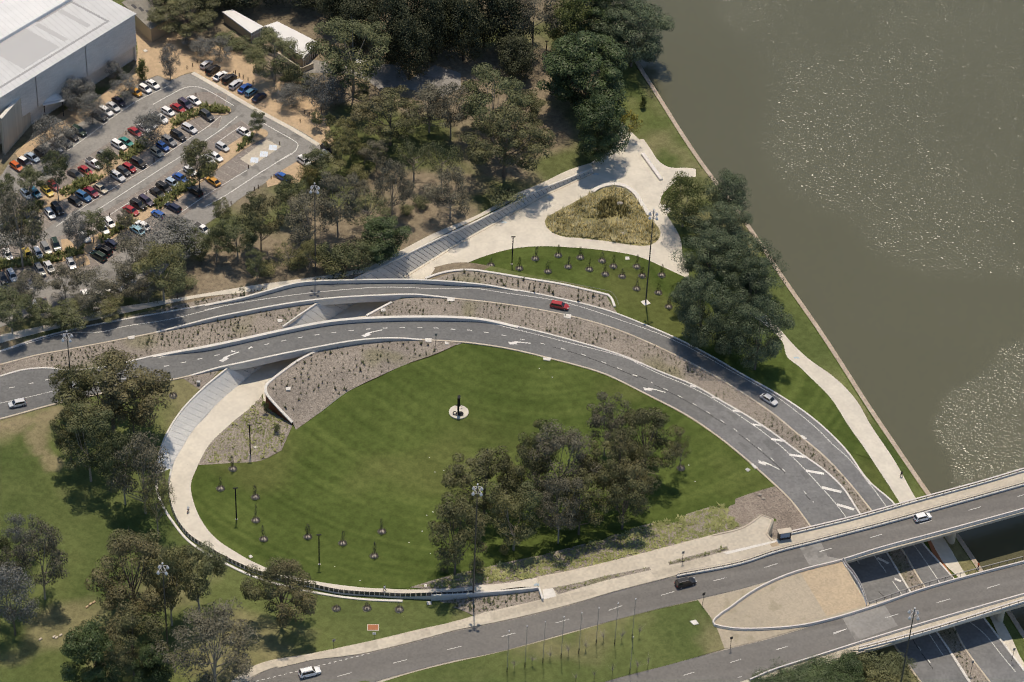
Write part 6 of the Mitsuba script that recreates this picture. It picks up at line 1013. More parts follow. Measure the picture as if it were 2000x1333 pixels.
def railing(name, label, line, base_h, base_w, rails, post_h, step, post_mat='dark_steel_mat', rail_mat='dark_steel_mat', base_mat='white_concrete_mat', category='railing', field='COM', lift=0.0, post_r=.05):
    k = thing(name, label, category); p = curve(lines(line) if isinstance(line, str) else line, step=2.5); z = height(field, p) + lift
    if base_h: put('upstand', wallsolid(p, base_w, z + base_h, z - .5), base_mat, k)
    for hgt, w, t, off, mt in rails:
        put('rail', wallsolid(p, w, z + hgt, z + hgt - t, off=off), mt or rail_mat, k)
    q = resample(p, step); zq = height(field, q) + lift; n = normals(q)
    inview = (q[:, 1] > 395) & (np.abs(q[:, 0]) < 150)
    for a, zz in zip(q[inview], zq[inview]):
        put('post', boxm(post_r * 2, post_r * 2, post_h - base_h * .5, (a[0], a[1], zz + base_h * .5 + (post_h - base_h * .5) / 2)), post_mat, k)
    return k
railing('bridge_railing', 'outer footpath railing with broad pale handrail on the north edge of the bridge', 'com_rail_n', .28, .4, [(1.15, .34, .10, 0, 'rail_mat'), (.72, .07, .07, 0, None)], 1.1, 2.2)
railing('traffic_barrier', 'white kerbed traffic barrier between the footpath and the northern carriageway', 'com_barrier_n', .42, .42, [(1.0, .14, .14, -.12, None), (1.15, .05, .05, .3, 'galvanised_mat')], .98, 2.2, post_mat='galvanised_mat')
railing('traffic_barrier', 'pinkish barrier looping round the sandy median nose and along the bridge opening', 'com_barrier_m', .5, .38, [(.66, .3, .1, 0, 'rail_mat')], .6, 2.3, post_mat='galvanised_mat')
railing('traffic_barrier', 'barrier along the south edge of the southern carriageway', 'com_barrier_s', .5, .36, [(.66, .3, .1, 0, 'rail_mat')], .6, 2.3, post_mat='galvanised_mat')
railing('bridge_railing', 'southern outer railing along the narrow maintenance walkway of the bridge', 'com_rail_s', .22, .35, [(1.1, .26, .10, 0, 'rail_mat'), (.68, .07, .07, 0, None)], 1.05, 2.2)
railing('guard_rail', 'galvanised pipe rail guarding the opening between the two decks', 'abut_rail', .12, .3, [(1.2, .14, .14, 0, 'galvanised_mat'), (.8, .14, .14, 0, 'galvanised_mat')], 1.15, 2.4, post_mat='galvanised_mat')
on_ = lines('com_barrier_m'); op = np.array([q for q in on_ if q[0] >= lines('abut_rail')[-1][0] and q[1] < lines('abut_rail')[-1][1] + 25 and q[1] < 447 + (q[0] - 70) * .27])
railing('guard_rail', 'dark steel fence behind the barrier on the north side of the southern deck', op[np.argsort(op[:, 0])] + [-.25, .7, 0], 0, .1, [(1.35, .12, .10, 0, 'galvanised_mat'), (1.0, .05, .05, 0, None)], 1.3, 2.0, post_mat='dark_steel_mat')
pw = thing('lookout_wall', 'dark-faced wall with concrete rim round the lookout at the end of the footpath', 'retaining wall')
q = curve(lines('plat_wall'), step=2.0); put('rim', wallsolid(q, .3, height('COM', q) + .32, height('COM', q) - .1), 'kerb_mat', pw); put('face', wallsolid(q, .34, height('COM', q) - .1, q[:, 2] * 0 - .5, off=.05), 'timber_mat', pw)

# ======================================================= panel walls, parapets, copings
def panel_wall(name, label, suffix, n, gap=.055):
    k = thing(name, label, 'retaining wall'); t = resample(curve(lines('panel_top_' + suffix), step=1.0), n=n * 4 + 1); b = resample(curve(lines('panel_bot_' + suffix), step=1.0), n=n * 4 + 1)
    under = shapely.contains_xy(unary_union([road1, road2]).buffer(.9), t[:, 0], t[:, 1]); t[:, 2] = height('UP', t) + np.where(under, -1.05, .18); b[:, 2] = height('LOW', b) - .15
    def pslab(T_, B_, th, back=0.0):
        nrm = np.cross(T_[-1] - T_[0], B_[0] - T_[0]); nrm /= np.linalg.norm(nrm)
        if nrm[2] < 0: nrm = -nrm
        m = len(T_); v = np.vstack([T_ + nrm * back, B_ + nrm * back, T_ + nrm * (back - th), B_ + nrm * (back - th)]); i = np.arange(m - 1); F = []
        for s, r_ in ((0, 1), (1, 3), (3, 2), (2, 0)):
            F += [np.c_[i + s * m, i + r_ * m, i + 1 + r_ * m], np.c_[i + s * m, i + 1 + r_ * m, i + 1 + s * m]]
        F += [np.array([[0, 2 * m, 3 * m], [0, 3 * m, m]]), np.array([[m - 1, 2 * m - 1, 4 * m - 1], [m - 1, 4 * m - 1, 3 * m - 1]])]
        return TM(v, np.vstack(F))
    put('backing', pslab(t, b, .4, -.12), 'dark_steel_mat', k)
    for i in range(n):
        T_, B_ = t[i * 4:i * 4 + 5].copy(), b[i * 4:i * 4 + 5].copy()
        for A_ in (T_, B_):
            d = A_[-1] - A_[0]; l = np.linalg.norm(d) + 1e-9; A_[0] += d / l * min(gap, l * .1); A_[-1] -= d / l * min(gap, l * .1)
        put('panel', pslab(T_, B_, .12, .012 * rng.random()), {'n': 'grey_panel_dull_mat', 'm': 'grey_panel_mat', 'w': 'grey_panel_pale_mat'}[suffix], k)
    runs = np.split(np.arange(len(t)), np.nonzero(np.diff(under.astype(int)))[0] + 1)
    for r_ in runs:
        if len(r_) > 2 and not under[r_[0]]: put('coping', wallsolid(t[r_], .4, t[r_, 2] + .1, t[r_, 2] - .25), 'white_concrete_mat', k)
panel_wall('panel_wall', 'long grey panel wall rising from the plaza to the outer bridge', 'n', 50, .085)
panel_wall('panel_wall', 'sloping grey panel abutment passing under both road bridges', 'm', 26)
panel_wall('panel_wall', 'curved leaning grey panel wall beside the loop path', 'w', 22, .03)
def parapet(nm, label, rail_side):
    p = curve(lines(nm), step=2.0); k = thing('bridge_parapet', label, 'parapet'); n = 14; idx = np.linspace(0, len(p) - 1, n + 1).astype(int)
    g0 = p[:, 2] - p[:, 3]
    for a, b in zip(idx[:-1], idx[1:]):
        q = p[a:b + 1].copy(); d = q[-1] - q[0]; q[-1, :2] -= d[:2] / np.linalg.norm(d[:2]) * .02
        put('segment', wallsolid(q, .34, q[:, 2] - .10, (q[:, 2] - q[:, 3]) - .95 * np.clip(q[:, 3], .15, 1)), 'grey_panel_mat', k)
    put('coping', wallsolid(p, .46, p[:, 2], p[:, 2] - .10), 'white_concrete_mat', k)
    return p
P1n = parapet('para1n', 'northern parapet of the outer road bridge', 1); P1s = parapet('para1s', 'southern parapet of the outer road bridge', -1)
P2n = parapet('para2n', 'northern parapet of the inner road bridge', 1); P2s = parapet('para2s', 'southern parapet of the inner road bridge', -1)
for a, b, lab in ((P1n, P1s, 'outer'), (P2n, P2s, 'inner')):
    k = thing('underpass_bridge', f'short concrete bridge carrying the {lab} curved road over the loop path', 'bridge')
    lo, hi = (-66, -22) if lab == 'outer' else (-78, -30)
    pa, pb = a[(a[:, 0] > lo) & (a[:, 0] < hi)], b[(b[:, 0] > lo) & (b[:, 0] < hi)]
    pg = Polygon(np.vstack([pa[:, :2], pb[::-1, :2]])).buffer(0)
    t, u = sheet(pg, 'UP', .0, 5.0), sheet(pg, 'UP', -.85, 5.0); u.faces = u.faces[:, ::-1]
    put('deck', cat([t, u]), 'grey_panel_mat', k)
ck = thing('coping_wall', 'white coping curving round the corner of the gravel bed above a rust-red steel face', 'retaining wall')
q = curve(lines('bed_coping'), step=.8); qt = q[:, 2]
put('coping', wallsolid(q, .62, qt, qt - .35), 'white_concrete_mat', ck)
put('steel_face', wallsolid(q, .3, qt - .3, np.minimum(height('LOW', q) - .4, qt - .9), off=.12), 'corten_mat', ck)
put('rail', wallsolid(q[: int(len(q) * .45)], .06, qt[: int(len(q) * .45)] + .75, qt[: int(len(q) * .45)] + .69, off=.42), 'galvanised_mat', ck)
mk = thing('coping_wall', 'white wall top beside the dark opening between the two bridges', 'retaining wall')
q = curve(lines('median_wall'), step=1.0); put('coping', wallsolid(q, .6, q[:, 2], q[:, 2] - .3), 'white_concrete_mat', mk); put('steel_face', wallsolid(q, .3, q[:, 2] - .3, np.full(len(q), -2.8)), 'corten_mat', mk)
put('rail', wallsolid(q, .06, q[:, 2] + .7, q[:, 2] + .64, off=.9), 'galvanised_mat', mk)
# side walls under the bridges on the lawn side
sw = np.array([lines('bed_coping')[0], lines('median_wall')[-1]]); put('steel_face', wallsolid(sw, .3, 1.1, -2.8), 'corten_mat', ck)
sw = np.array([lines('median_wall')[0], lines('white_wall')[0]]); put('steel_face', wallsolid(sw, .3, 1.0, -2.8), 'corten_mat', mk)
wk = thing('garden_wall', 'long white wall curving between the gravel bed and the young trees', 'retaining wall')
q = curve(lines('white_wall'), step=1.5); put('coping', wallsolid(q, .6, q[:, 2], q[:, 2] - .3), 'white_concrete_mat', wk); put('face', wallsolid(q, .4, q[:, 2] - .3, height('LOW', q) - .4), 'grey_panel_mat', wk)
put('rail', wallsolid(q, .05, height('LOW', q) + 1.0, height('LOW', q) + .95, off=1.0), 'galvanised_mat', wk)
bk = thing('bench_wall', 'curved white seat wall wrapping the top of the reed bed', 'bench'); q = curve(lines('curved_bench'), step=.8); zg = height('LOW', q)
put('seat', wallsolid(q, 1.15, zg + .52, zg + .40), 'white_concrete_mat', bk); put('base', wallsolid(q, .9, zg + .40, zg - .2), 'grey_panel_mat', bk)
bk = thing('bench_wall', 'straight white seat wall near the lawn by the lake', 'bench'); q = curve(lines('long_bench'), step=2); zg = height('LOW', q)
put('seat', wallsolid(q, 1.05, zg + .55, zg + .42), 'white_concrete_mat', bk); put('base', wallsolid(q, .8, zg + .42, zg - .2), 'grey_panel_mat', bk)
# loop path balustrade
lb = thing('balustrade', 'dark glass balustrade with white posts on the outer edge of the loop path', 'balustrade')
pp = curve(lines('parapet_path'), step=1.5); cp = curve(lines('coping_low'), step=1.5)
cp[:, 2] = height('UP', cp); zc = cp[:, 2]
put('coping', wallsolid(cp, .55, zc + .22, zc - .6), 'white_concrete_mat', lb)
bp = resample(pp, n=79); zb = height('LOW', bp)
put('upstand', wallsolid(bp, .3, zb + .22, zb - 1.2, off=-.2), 'grey_panel_mat', lb)
for i in range(78):
    q = bp[i:i + 2].copy(); d = q[1] - q[0]; q[0] += d * .05; q[1] -= d * .05; zq = height('LOW', q)
    put('pane', wallsolid(q, .04, zq + 1.15, zq + .24, off=-.2), 'smoked_glass_mat', lb)
for a, zz, n in zip(bp, zb, normals(bp)):
    put('post', boxm(.07, .14, .95, (a[0] - n[0] * .32, a[1] - n[1] * .32, zz + .70), math.atan2(n[1], n[0]) + math.pi / 2), 'white_concrete_mat', lb)
put('handrail', wallsolid(bp, .09, zb + 1.22, zb + 1.15, off=-.2), 'dark_steel_mat', lb)
pe = thing('parapet_wall', 'low grey wall with pale top ending at the white landing', 'parapet'); q = curve(lines('parapet_east'), step=2.0); zg = height('LOW', q)
put('wall', wallsolid(q, .35, zg + .75, zg - 1.2, off=-.1), 'grey_panel_mat', pe); put('coping', wallsolid(q, .45, zg + .83, zg + .75, off=-.1), 'white_concrete_mat', pe)
# white seam lines of the plaza kept as a thin drainage channel along the panel wall
dc = curve(lines('panel_bot_n'), step=2.0); 
struct('drain_channel', ribbon(dc, .18, 'LOW', .075, off=-.7), 'tan_wall_mat')

wb = lines('white_block'); struct('pale_paving', flatpoly(wb, 'LOW', .08), 'white_concrete_mat')

# ======================================================= museum and sheds
mt = np.array(G['museum_top']); c0, c1, c2, c3, c4 = mt; zt = c0[2]; zg = 2.4
mu = thing('museum', 'large grey block museum hall with pale flat roof beside the car park', 'building')
d = (c1 - c0)[:2]; d /= np.linalg.norm(d); n = np.array([d[1], -d[0]]);  n = n if n @ np.array([0, -1]) > 0 else -n
A_, B_ = c0[:2], c0[:2] + d * 75; back = -n * 48
f_top = np.array([A_, B_, B_ + back, A_ + back])
def prism(pg, z0, z1):
    m = trimesh.creation.extrude_polygon(Polygon(pg), z1 - z0, engine='earcut'); m.apply_translation([0, 0, z0]); return m
jn = [((np.array(j) - c0)[:2] @ d) for j in G['museum_joints']]; cuts = [0, jn[1], jn[0], 60, 75]
hb_ = 5.4
for s0, s1 in zip(cuts[:-1], cuts[1:]):
    a, b = A_ + d * (s0 + .18), A_ + d * (s1 - .18)
    put('wall_panel', prism([a, b, b - n * .5, a - n * .5], zg + hb_, zt - .25), 'museum_block_mat', mu)
put('core', prism(f_top - n * .55, zg + hb_ - .3, zt - .4), 'dark_steel_mat', mu)
put('lower_wall', prism(np.array([A_ - n * 1.2 + d * .4, B_ - n * 1.2, B_ + back, A_ + back]), zg - 1, zg + hb_ - .35), 'tan_wall_mat' if False else 'museum_block_mat', mu)
put('side_wall', prism([A_ - n * .5 - d * .02, A_ + back, A_ + back + d * .4, A_ - n * .5 + d * .4], zg - 1, zt - .3), 'museum_block_mat', mu)
rf = put('roof', prism(np.array([A_ + n * .25 - d * .25, B_ + n * .25, B_ + back, A_ + back - d * .25]), zt - .25, zt), 'roof_mat', mu)
rd = np.array(G['museum_ridge'])
# upper white roof behind the step, bands and panels lying on the roof
e1, e2 = rd[0][:2], rd[1][:2]
put('upper_roof', prism([e1 - (e2 - e1), e2 + (e2 - e1) * .02, e2 + back * 1.0 + (e2 - e1) * .02, e1 - (e2 - e1) + back], zt + .02, zt + .9), 'roof_upper_mat', mu)
def roofpatch(s0, s1, t0, t1, mat, h=.03, nm='roof_sheet'):
    q = [A_ + d * s - n * t for s, t in ((s0, t0), (s1, t0), (s1, t1), (s0, t1))]; put(nm, prism(q, zt, zt + h), mat, mu)
for s0, s1 in ((24, 37), (46, 56)): roofpatch(s0, s1, 4.2, 18.8, 'roof_grey_mat')
for s0, s1 in ((11.5, 13), (20, 21.5)): roofpatch(s0, s1, 5, 16, 'roof_grey_mat', .025)
roofpatch(7, 70, 2.6, 3.3, 'roof_band_mat', .05, 'gutter'); roofpatch(7, 7.7, 3.3, 17, 'roof_band_mat', .05, 'gutter'); roofpatch(7.7, 20, 16.3, 17, 'roof_band_mat', .05, 'gutter')
for s, t in ((30, 24), (34, 24.5), (28, 28), (40, 23.5), (36.5, 27)):
    q = A_ + d * s - n * t; ac = put('roof_unit', rbox(1.7, 1.1, 1.0, (q[0], q[1], zt + 1.35), .12), 'galvanised_mat', mu)
wg = np.array(G['wing']); w0, w1 = wg[0][:2], wg[1][:2]
wl = thing('entrance_wall', 'freestanding grey wall sloping out from the museum entrance', 'wall')
wd = (w1 - w0) / np.linalg.norm(w1 - w0); zt1 = wg[0][2]
put('wall', prism([w0, w1, w1 + (-n) * .9, w0 + (-n) * .9], 1.5, zt1), 'footpath_mat', wl)
put('wall', hull([(*(w1 + wd * a + o_), z) for o_ in (n * 0, -n * .9) for a, z in ((0, zt1), (0, zt1 - 4.5), (4.2, zt1), (4.2, zt1 - 1.6))]), 'footpath_mat', wl); w1 = w1 + wd * 4.2
put('coping', prism([w0 + n * .1, w1 + n * .1, w1 - n * 1.0, w0 - n * 1.0], zt1 + .003, zt1 + .15), 'white_concrete_mat', wl)
cn = np.array(G['canopy']); ce = thing('entrance_canopy', 'pale folded metal canopy with slatted edge over the museum entrance', 'canopy')
cc = cn[:, :2]; m_ = cc.mean(0)
put('roof', hull([(*(m_ + (p - m_) * s), cn[0][2] + z) for p in cc for s, z in ((.8, .3), (.55, .9), (.8, .0))]), 'roof_white_mat', ce)
put('frame', prism(m_ + (cc - m_) * 1.0, cn[0][2] - .25, cn[0][2] - .05), 'roof_white_mat', ce)
e0, e1_ = cc[1], cc[2]; o = (e1_ - m_); o /= np.linalg.norm(o)
for i in range(6):
    a = cc[1] + (cc[2] - cc[1]) * (i + .1) / 6; b = cc[1] + (cc[2] - cc[1]) * (i + .8) / 6; w_ = np.array([d[0], d[1]]) * -2.0
    put('slat', prism([a, b, b + w_, a + w_], cn[0][2] - .2, cn[0][2] - .1), 'galvanised_mat', ce)
for p in cc: put('column', tube([(m_[0] + (p[0] - m_[0]) * .85, m_[1] + (p[1] - m_[1]) * .85, 2.0), (m_[0] + (p[0] - m_[0]) * .85, m_[1] + (p[1] - m_[1]) * .85, cn[0][2] - .2)], .15), 'dark_steel_mat', ce)
an = np.array(G['annex_top']); ax = thing('annex', 'low tan building with tiled flat roof behind the museum corner', 'building')
aq = an[:, :2]; aq = np.array([aq[0], aq[1], aq[2], aq[3]]); za = an[0][2]
put('wall', prism(aq, 1.5, za - .25), 'tan_wall_mat', ax); put('roof', prism(Polygon(aq).buffer(.4, join_style='mitre').exterior.coords[:-1], za - .25, za), 'flat_roof_mat', ax)
for i in range(8):
    for j in range(6):
        f = lambda u, v: (aq[1] + (aq[2] - aq[1]) * u + (aq[0] - aq[1]) * v)
        put('roof_tile', prism([f((i + .06) / 8, (j + .06) / 6), f((i + .94) / 8, (j + .06) / 6), f((i + .94) / 8, (j + .94) / 6), f((i + .06) / 8, (j + .94) / 6)], za, za + .05), 'dark_steel_mat' if (i, j) in ((1, 4), (2, 3), (3, 2), (4, 1)) else 'flat_roof_mat', ax)
for nm, lab in (('shed_a', 'long white flat-roofed pavilion beside the hedge, the upper of two'), ('shed_b', 'white flat-roofed pavilion in front of the dark trees, the lower of two')):
    q = np.array(G[nm]); k = thing('pavilion', lab, 'building'); z = q[0][2]
    put('roof', prism(q[:, :2], z - .3, z), 'roof_white_mat', k); c = q[:, :2].mean(0); put('wall', prism(c + (q[:, :2] - c) * .92, 1.5, z - .3), 'tan_wall_mat', k)
    e_ = q[:, :2]; a, b = e_[3], e_[2]
    for s in np.linspace(.03, .97, 9): t_ = a + (b - a) * s; put('post', boxm(.18, .18, z - 1.8, (t_[0], t_[1], (z + 1.2) / 2)), 'white_concrete_mat', k)
    put('eave_rail', wallsolid(np.array([np.r_[a, 0], np.r_[b, 0]]), .15, z - .8, z - 1.0), 'white_concrete_mat', k)
q = curve(lines('shed_wall'), step=2, corner=5); put('garden_wall', wallsolid(q, .35, height('UP', q) + 1.6, height('UP', q) - .3), 'kerb_mat', label='low pale wall in front of the white pavilions', category='wall')

# ======================================================= trees
def crown_mesh(g, kind, fine=False):
    S = dict(gum=(50, 230, .108, .030, .14), pink=(48, 185, .108, .027, .12), olive=(44, 225, .110, .030, .12), silver=(40, 220, .135, .027, .06), dark=(50, 240, .13, .028, .03), decid=(70, 290, .112, .031, .03),
             willow=(58, 260, .125, .031, .02), green=(46, 200, .125, .029, .06), sparse=(26, 140, .12, .027, .22), shrub=(22, 170, .19, .048, .0), hedge=(70, 320, .13, .026, .0), cone=(22, 80, .16, .07, .05), yellow=(18, 60, .16, .06, .1), yellowgum=(24, 150, .17, .042, .12))[kind]
    nc, nl, rc_, ls, cb = S
    if fine: nc, nl, ls, rc_ = int(nc * 1.25), int(nl * 1.15), ls * .86, rc_ * .88
    cen = []
    while len(cen) < nc:
        v = g.normal(size=3); v /= np.linalg.norm(v); r = g.uniform(.45, 1.0) ** .6
        u = v * r
        if kind in ('gum', 'olive', 'pink', 'sparse') and u[2] < -.55: continue
        wob = .80 + .34 * math.sin(3.1 * math.atan2(u[1], u[0]) + nc) * .5 + g.uniform(-.12, .12)
        x, y = u[0] * (.5 - rc_ * .6) * wob * 1.12, u[1] * (.5 - rc_ * .6) * wob * 1.12
        zz = (u[2] + 1) / 2; z = cb + rc_ * .55 + zz * (1 - cb - rc_ * 1.0)
        if kind == 'dark': s = (1.12 - z) * 1.05 if z > .35 else .8; x, y = x * s, y * s
        if kind == 'cone': s = max(.1, 1.1 - z); x, y = x * s, y * s
        if kind in ('shrub', 'hedge'): z = .12 + zz * .7
        cen.append((x, y, z))
    cen = np.array(cen); Vs = []
    for c in cen:
        m = int(nl * g.uniform(.6, 1.3)); v = g.normal(size=(m, 3)); v /= np.linalg.norm(v, axis=1, keepdims=True)
        if kind in ('gum', 'olive', 'pink', 'decid', 'yellowgum', 'willow'): v[:, 2] = np.where(g.random(m) < .72, np.abs(v[:, 2]), v[:, 2])
        R = rc_ * g.uniform(.7, 1.25); r = R * g.uniform(.35, 1.0, m) ** .5
        off = v * r[:, None] * [1.12, 1.12, .62 if kind not in ('dark', 'cone') else .9]
        if kind in ('willow', 'dark'): off[:, 2] -= np.abs(g.normal(0, .015, m))
        P = c + off
        nrm = v + g.normal(0, .38, (m, 3)); nrm[:, 2] += .35; nrm /= np.linalg.norm(nrm, axis=1, keepdims=True)
        a = np.cross(nrm, g.normal(size=(m, 3))); a /= np.linalg.norm(a, axis=1, keepdims=True); b = np.cross(nrm, a)
        if kind == 'willow': a = a * .8 + np.array([0, 0, -.35]) + v * .3; a /= np.linalg.norm(a, axis=1, keepdims=True); b = np.cross(nrm, a)
        s = ls * g.uniform(.55, 1.25, m)[:, None]; asp = .40 if kind == 'willow' else .52
        Vs.append(np.stack([P - a * s * .5, P - b * s * asp * .5, P + a * s * .5, P + b * s * asp * .5], 1))
    V = np.concatenate(Vs); k = len(V); F = np.arange(k * 4).reshape(k, 4)
    return TM(V.reshape(-1, 3), np.vstack([F[:, [0, 1, 2]], F[:, [0, 2, 3]]])), cen, cb
def trunk_mesh(g, cen, cb, kind):
    th = .013 if kind not in ('shrub', 'hedge') else .02
    top = np.array([g.normal(0, .02), g.normal(0, .02), min(.62, cb + .32)]); m = [tube([(0, 0, -.04), (top[0] * .3, top[1] * .3, top[2] * .5), tuple(top)], [th * 1.7, th * 1.2, th * .8], 7)]
    pick = cen[g.permutation(len(cen))[:14 if kind in ('gum', 'pink', 'sparse', 'olive', 'silver') else 8]]
    for c in pick:
        t = g.uniform(.35, 1.0); s = top * [t * .6 + .1, t * .6 + .1, t]; mid = s * .5 + c * .5 + [0, 0, -.03 + g.normal(0, .015)] + np.r_[g.normal(0, .02, 2), 0]
        m.append(tube([s, mid, c + (c - mid) * .25 + [0, 0, .02]], [th * .62, th * .42, th * .14], 5))
    return cat(m)
KIND = dict(gum=('leaf_gum_mat', 'bark_mid_mat', 3), pink=('leaf_pink_mat', 'bark_pale_mat', 3), olive=('leaf_olive_mat', 'bark_pale_mat', 3), silver=('leaf_silver_mat', 'bark_mid_mat', 3), dark=('leaf_dark_mat', 'bark_dark_mat', 3), decid=('leaf_deep_mat', 'bark_dark_mat', 2),
            willow=('leaf_willow_mat', 'bark_mid_mat', 3), green=('leaf_green_mat', 'bark_pale_mat', 2), sparse=('leaf_olive_mat', 'bark_pale_mat', 2), shrub=('leaf_olive_mat', 'bark_dark_mat', 3), hedge=('leaf_deep_mat', 'bark_dark_mat', 2), cone=('leaf_green_mat', 'bark_dark_mat', 1), yellow=('leaf_yellow_mat', 'bark_pale_mat', 1), yellowgum=('leaf_gold_mat', 'bark_mid_mat', 1))
for kd, (lm, bm, nv) in KIND.items():
    for v in range(nv + (kd in ('gum', 'pink', 'decid', 'olive', 'willow'))):
        g = np.random.default_rng(100 + v * 17 + sum(map(ord, kd))); cm, cen, cb = crown_mesh(g, kd, v == nv)
        # a proto whose leaves fill the unit width and height
        sx = .5 / np.percentile(np.abs(cm.vertices[:, :2]), 98.5); hi = np.percentile(cm.vertices[:, 2], 99.6); S_ = np.array([sx, sx, 1 / hi]); cm.vertices *= S_; cen = cen * S_
        scene[f'proto_{kd}_{v}'] = {'type': 'shapegroup', 'crown': ply(cm, lm), 'trunk': ply(trunk_mesh(g, cen, cb, kd), bm, smooth=True)}
NAME = dict(gum='gum_tree', pink='gum_tree', olive='gum_tree', silver='silver_wattle', dark='casuarina', decid='shade_tree', willow='willow', green='shade_tree', sparse='gum_tree', shrub='shrub', hedge='hedge_shrub', cone='conifer', yellow='sapling', yellowgum='gum_tree')
LOOK = dict(gum='dense olive-brown gum tree', pink='pinkish-grey gum tree', olive='olive-green gum tree', silver='silver-grey wattle', dark='dark casuarina', decid='deep green round-headed tree', willow='grey-green willow', green='bright green airy tree', sparse='sparse see-through gum', shrub='low rounded shrub', hedge='dense dark green hedge shrub', cone='small upright conifer', yellow='young yellow-leaved tree', yellowgum='golden-leaved gum')
ZONES = [('on the inner lawn', lambda x, y: -58 < x < 62 and 452 < y < 500 and not (x < -38 and y < 462)), ('beside the bridge abutment', lambda x, y: x > 60 and y < 440), ('beside the lake', lambda x, y: x > 42 and 495 < y < 590), ('at the lakeside forest end', lambda x, y: x > 14 and y >= 590), ('in the left park', lambda x, y: y < 500 and x < -37),
         ('in the top woods', lambda x, y: y > 668), ('beside the museum wall', lambda x, y: x < -88 and y > 606 + (x + 140) * .35), ('around the pavilions', lambda x, y: y > 628 and x < -14), ('between the parking rows', lambda x, y: x < -62 and y > 560), ('between car park and road', lambda x, y: x < -62), ('in the roadside thicket', lambda x, y: x < -38), ('in the open woodland', lambda x, y: True)]
tz = []; WID = dict(dark=1.02, willow=1.02, decid=1.14, hedge=1.1)
for t in TREES:
    z = next(nm for nm, fn in ZONES if fn(t[1], t[2])); tz.append((t[0], z))
ORD = ['first', 'second', 'third', 'fourth', 'fifth', 'sixth', 'seventh', 'eighth', 'ninth', 'tenth', 'eleventh', 'twelfth', 'thirteenth', 'fourteenth', 'fifteenth', 'sixteenth', 'seventeenth', 'eighteenth', 'nineteenth', 'twentieth']
def sx_(t): # order from the left as seen from the air
    return t[1] / math.hypot(t[2], 470)
for i, t in enumerate(TREES):
    kd, x, y, z, h, w = t[:6]; same = sorted([j for j in range(len(TREES)) if tz[j] == tz[i]], key=lambda j: sx_(TREES[j])); r = same.index(i); look, zone = LOOK[kd], tz[i][1]
    size = ''
    if len(same) == 1: lab = f'{look} {zone}, the only one'
    elif r == 0: lab = f'{look} {zone}, leftmost such'
    elif r == len(same) - 1: lab = f'{look} {zone}, rightmost such'
    elif r < 10 or r < len(same) / 2: lab = f'{look} {zone}, {ORD[r]} such from left'
    else: lab = f'{look} {zone}, {ORD[len(same) - 1 - r]} such from right'
    k = key(NAME[kd]); g = np.random.default_rng(1000 + i)
    scene[k] = {'type': 'instance', 'shapegroup': {'type': 'ref', 'id': f'proto_{kd}_{KIND[kd][2] if (w > 12.5 and kd in ("gum", "pink", "decid", "olive", "willow")) else i % KIND[kd][2]}'}, 'to_world': T().translate([x, y, z - .05]).rotate([0, 0, 1], float(g.uniform(0, 360))).scale([w * WID.get(kd, 1.16), w * WID.get(kd, 1.16) * float(g.uniform(.92, 1.06)), h])}
    tag(k, lab, {'shrub': 'shrub', 'hedge': 'shrub'}.get(kd, 'tree'), f'{look}s {zone}')
# young trees in mulch rings
g = np.random.default_rng(5)
th_ = np.linspace(0, 2 * np.pi, 15)[:-1]
ringm = hull([(math.cos(a) * .95, math.sin(a) * .95, 0) for a in th_] + [(math.cos(a) * .6, math.sin(a) * .6, .22) for a in th_] + [(0, 0, .28)])
stakes = cat([tube([(math.cos(a) * .5, math.sin(a) * .5, 0), (math.cos(a) * .52, math.sin(a) * .52, 1.5)], .05, 5) for a in (.4, 2.5, 4.6)])
rt_ = []
for a in np.linspace(0, 2 * np.pi, 17)[:-1]:
    for b in range(5):
        c = np.array([math.cos(a), math.sin(a)]) * g.uniform(.6, .95); q = g.normal(0, .2, 2); rt_.append([[c[0] - .12, c[1] - .05, .1], [c[0] + .12, c[1] + .05, .1], [c[0] + q[0], c[1] + q[1], .62]])
rt_ = np.array(rt_).reshape(-1, 3); ringt = TM(rt_, np.arange(len(rt_)).reshape(-1, 3))
V = []
for j in range(130):
    zz = g.uniform(.25, 1.0); r = .5 * math.sin(math.pi * min(1, (1.05 - zz) / .8)) * g.uniform(.3, 1); a = g.uniform(0, 6.3); c = np.array([math.cos(a) * r, math.sin(a) * r, zz]); u, v = g.normal(size=3), g.normal(size=3)
    u /= np.linalg.norm(u); v /= np.linalg.norm(v); V.append([c - u * .10, c - v * .045, c + u * .10, c + v * .045])
V = np.array(V)[g.permutation(130)].reshape(-1, 3); F = np.arange(len(V)).reshape(-1, 4); youngc = TM(V, np.vstack([F[:, [0, 1, 2]], F[:, [0, 2, 3]]]))
for nm, lm in (('a', 'leaf_gum_mat'), ('b', 'leaf_pink_mat')):
    pass
yp = {'mulch': ply(ringm, 'rock_mat'), 'planting': ply(ringt, 'rock_mat'), 'stakes': ply(stakes, 'timber_mat')}
RZ = ['in the lawn beside the plaza'] * 17
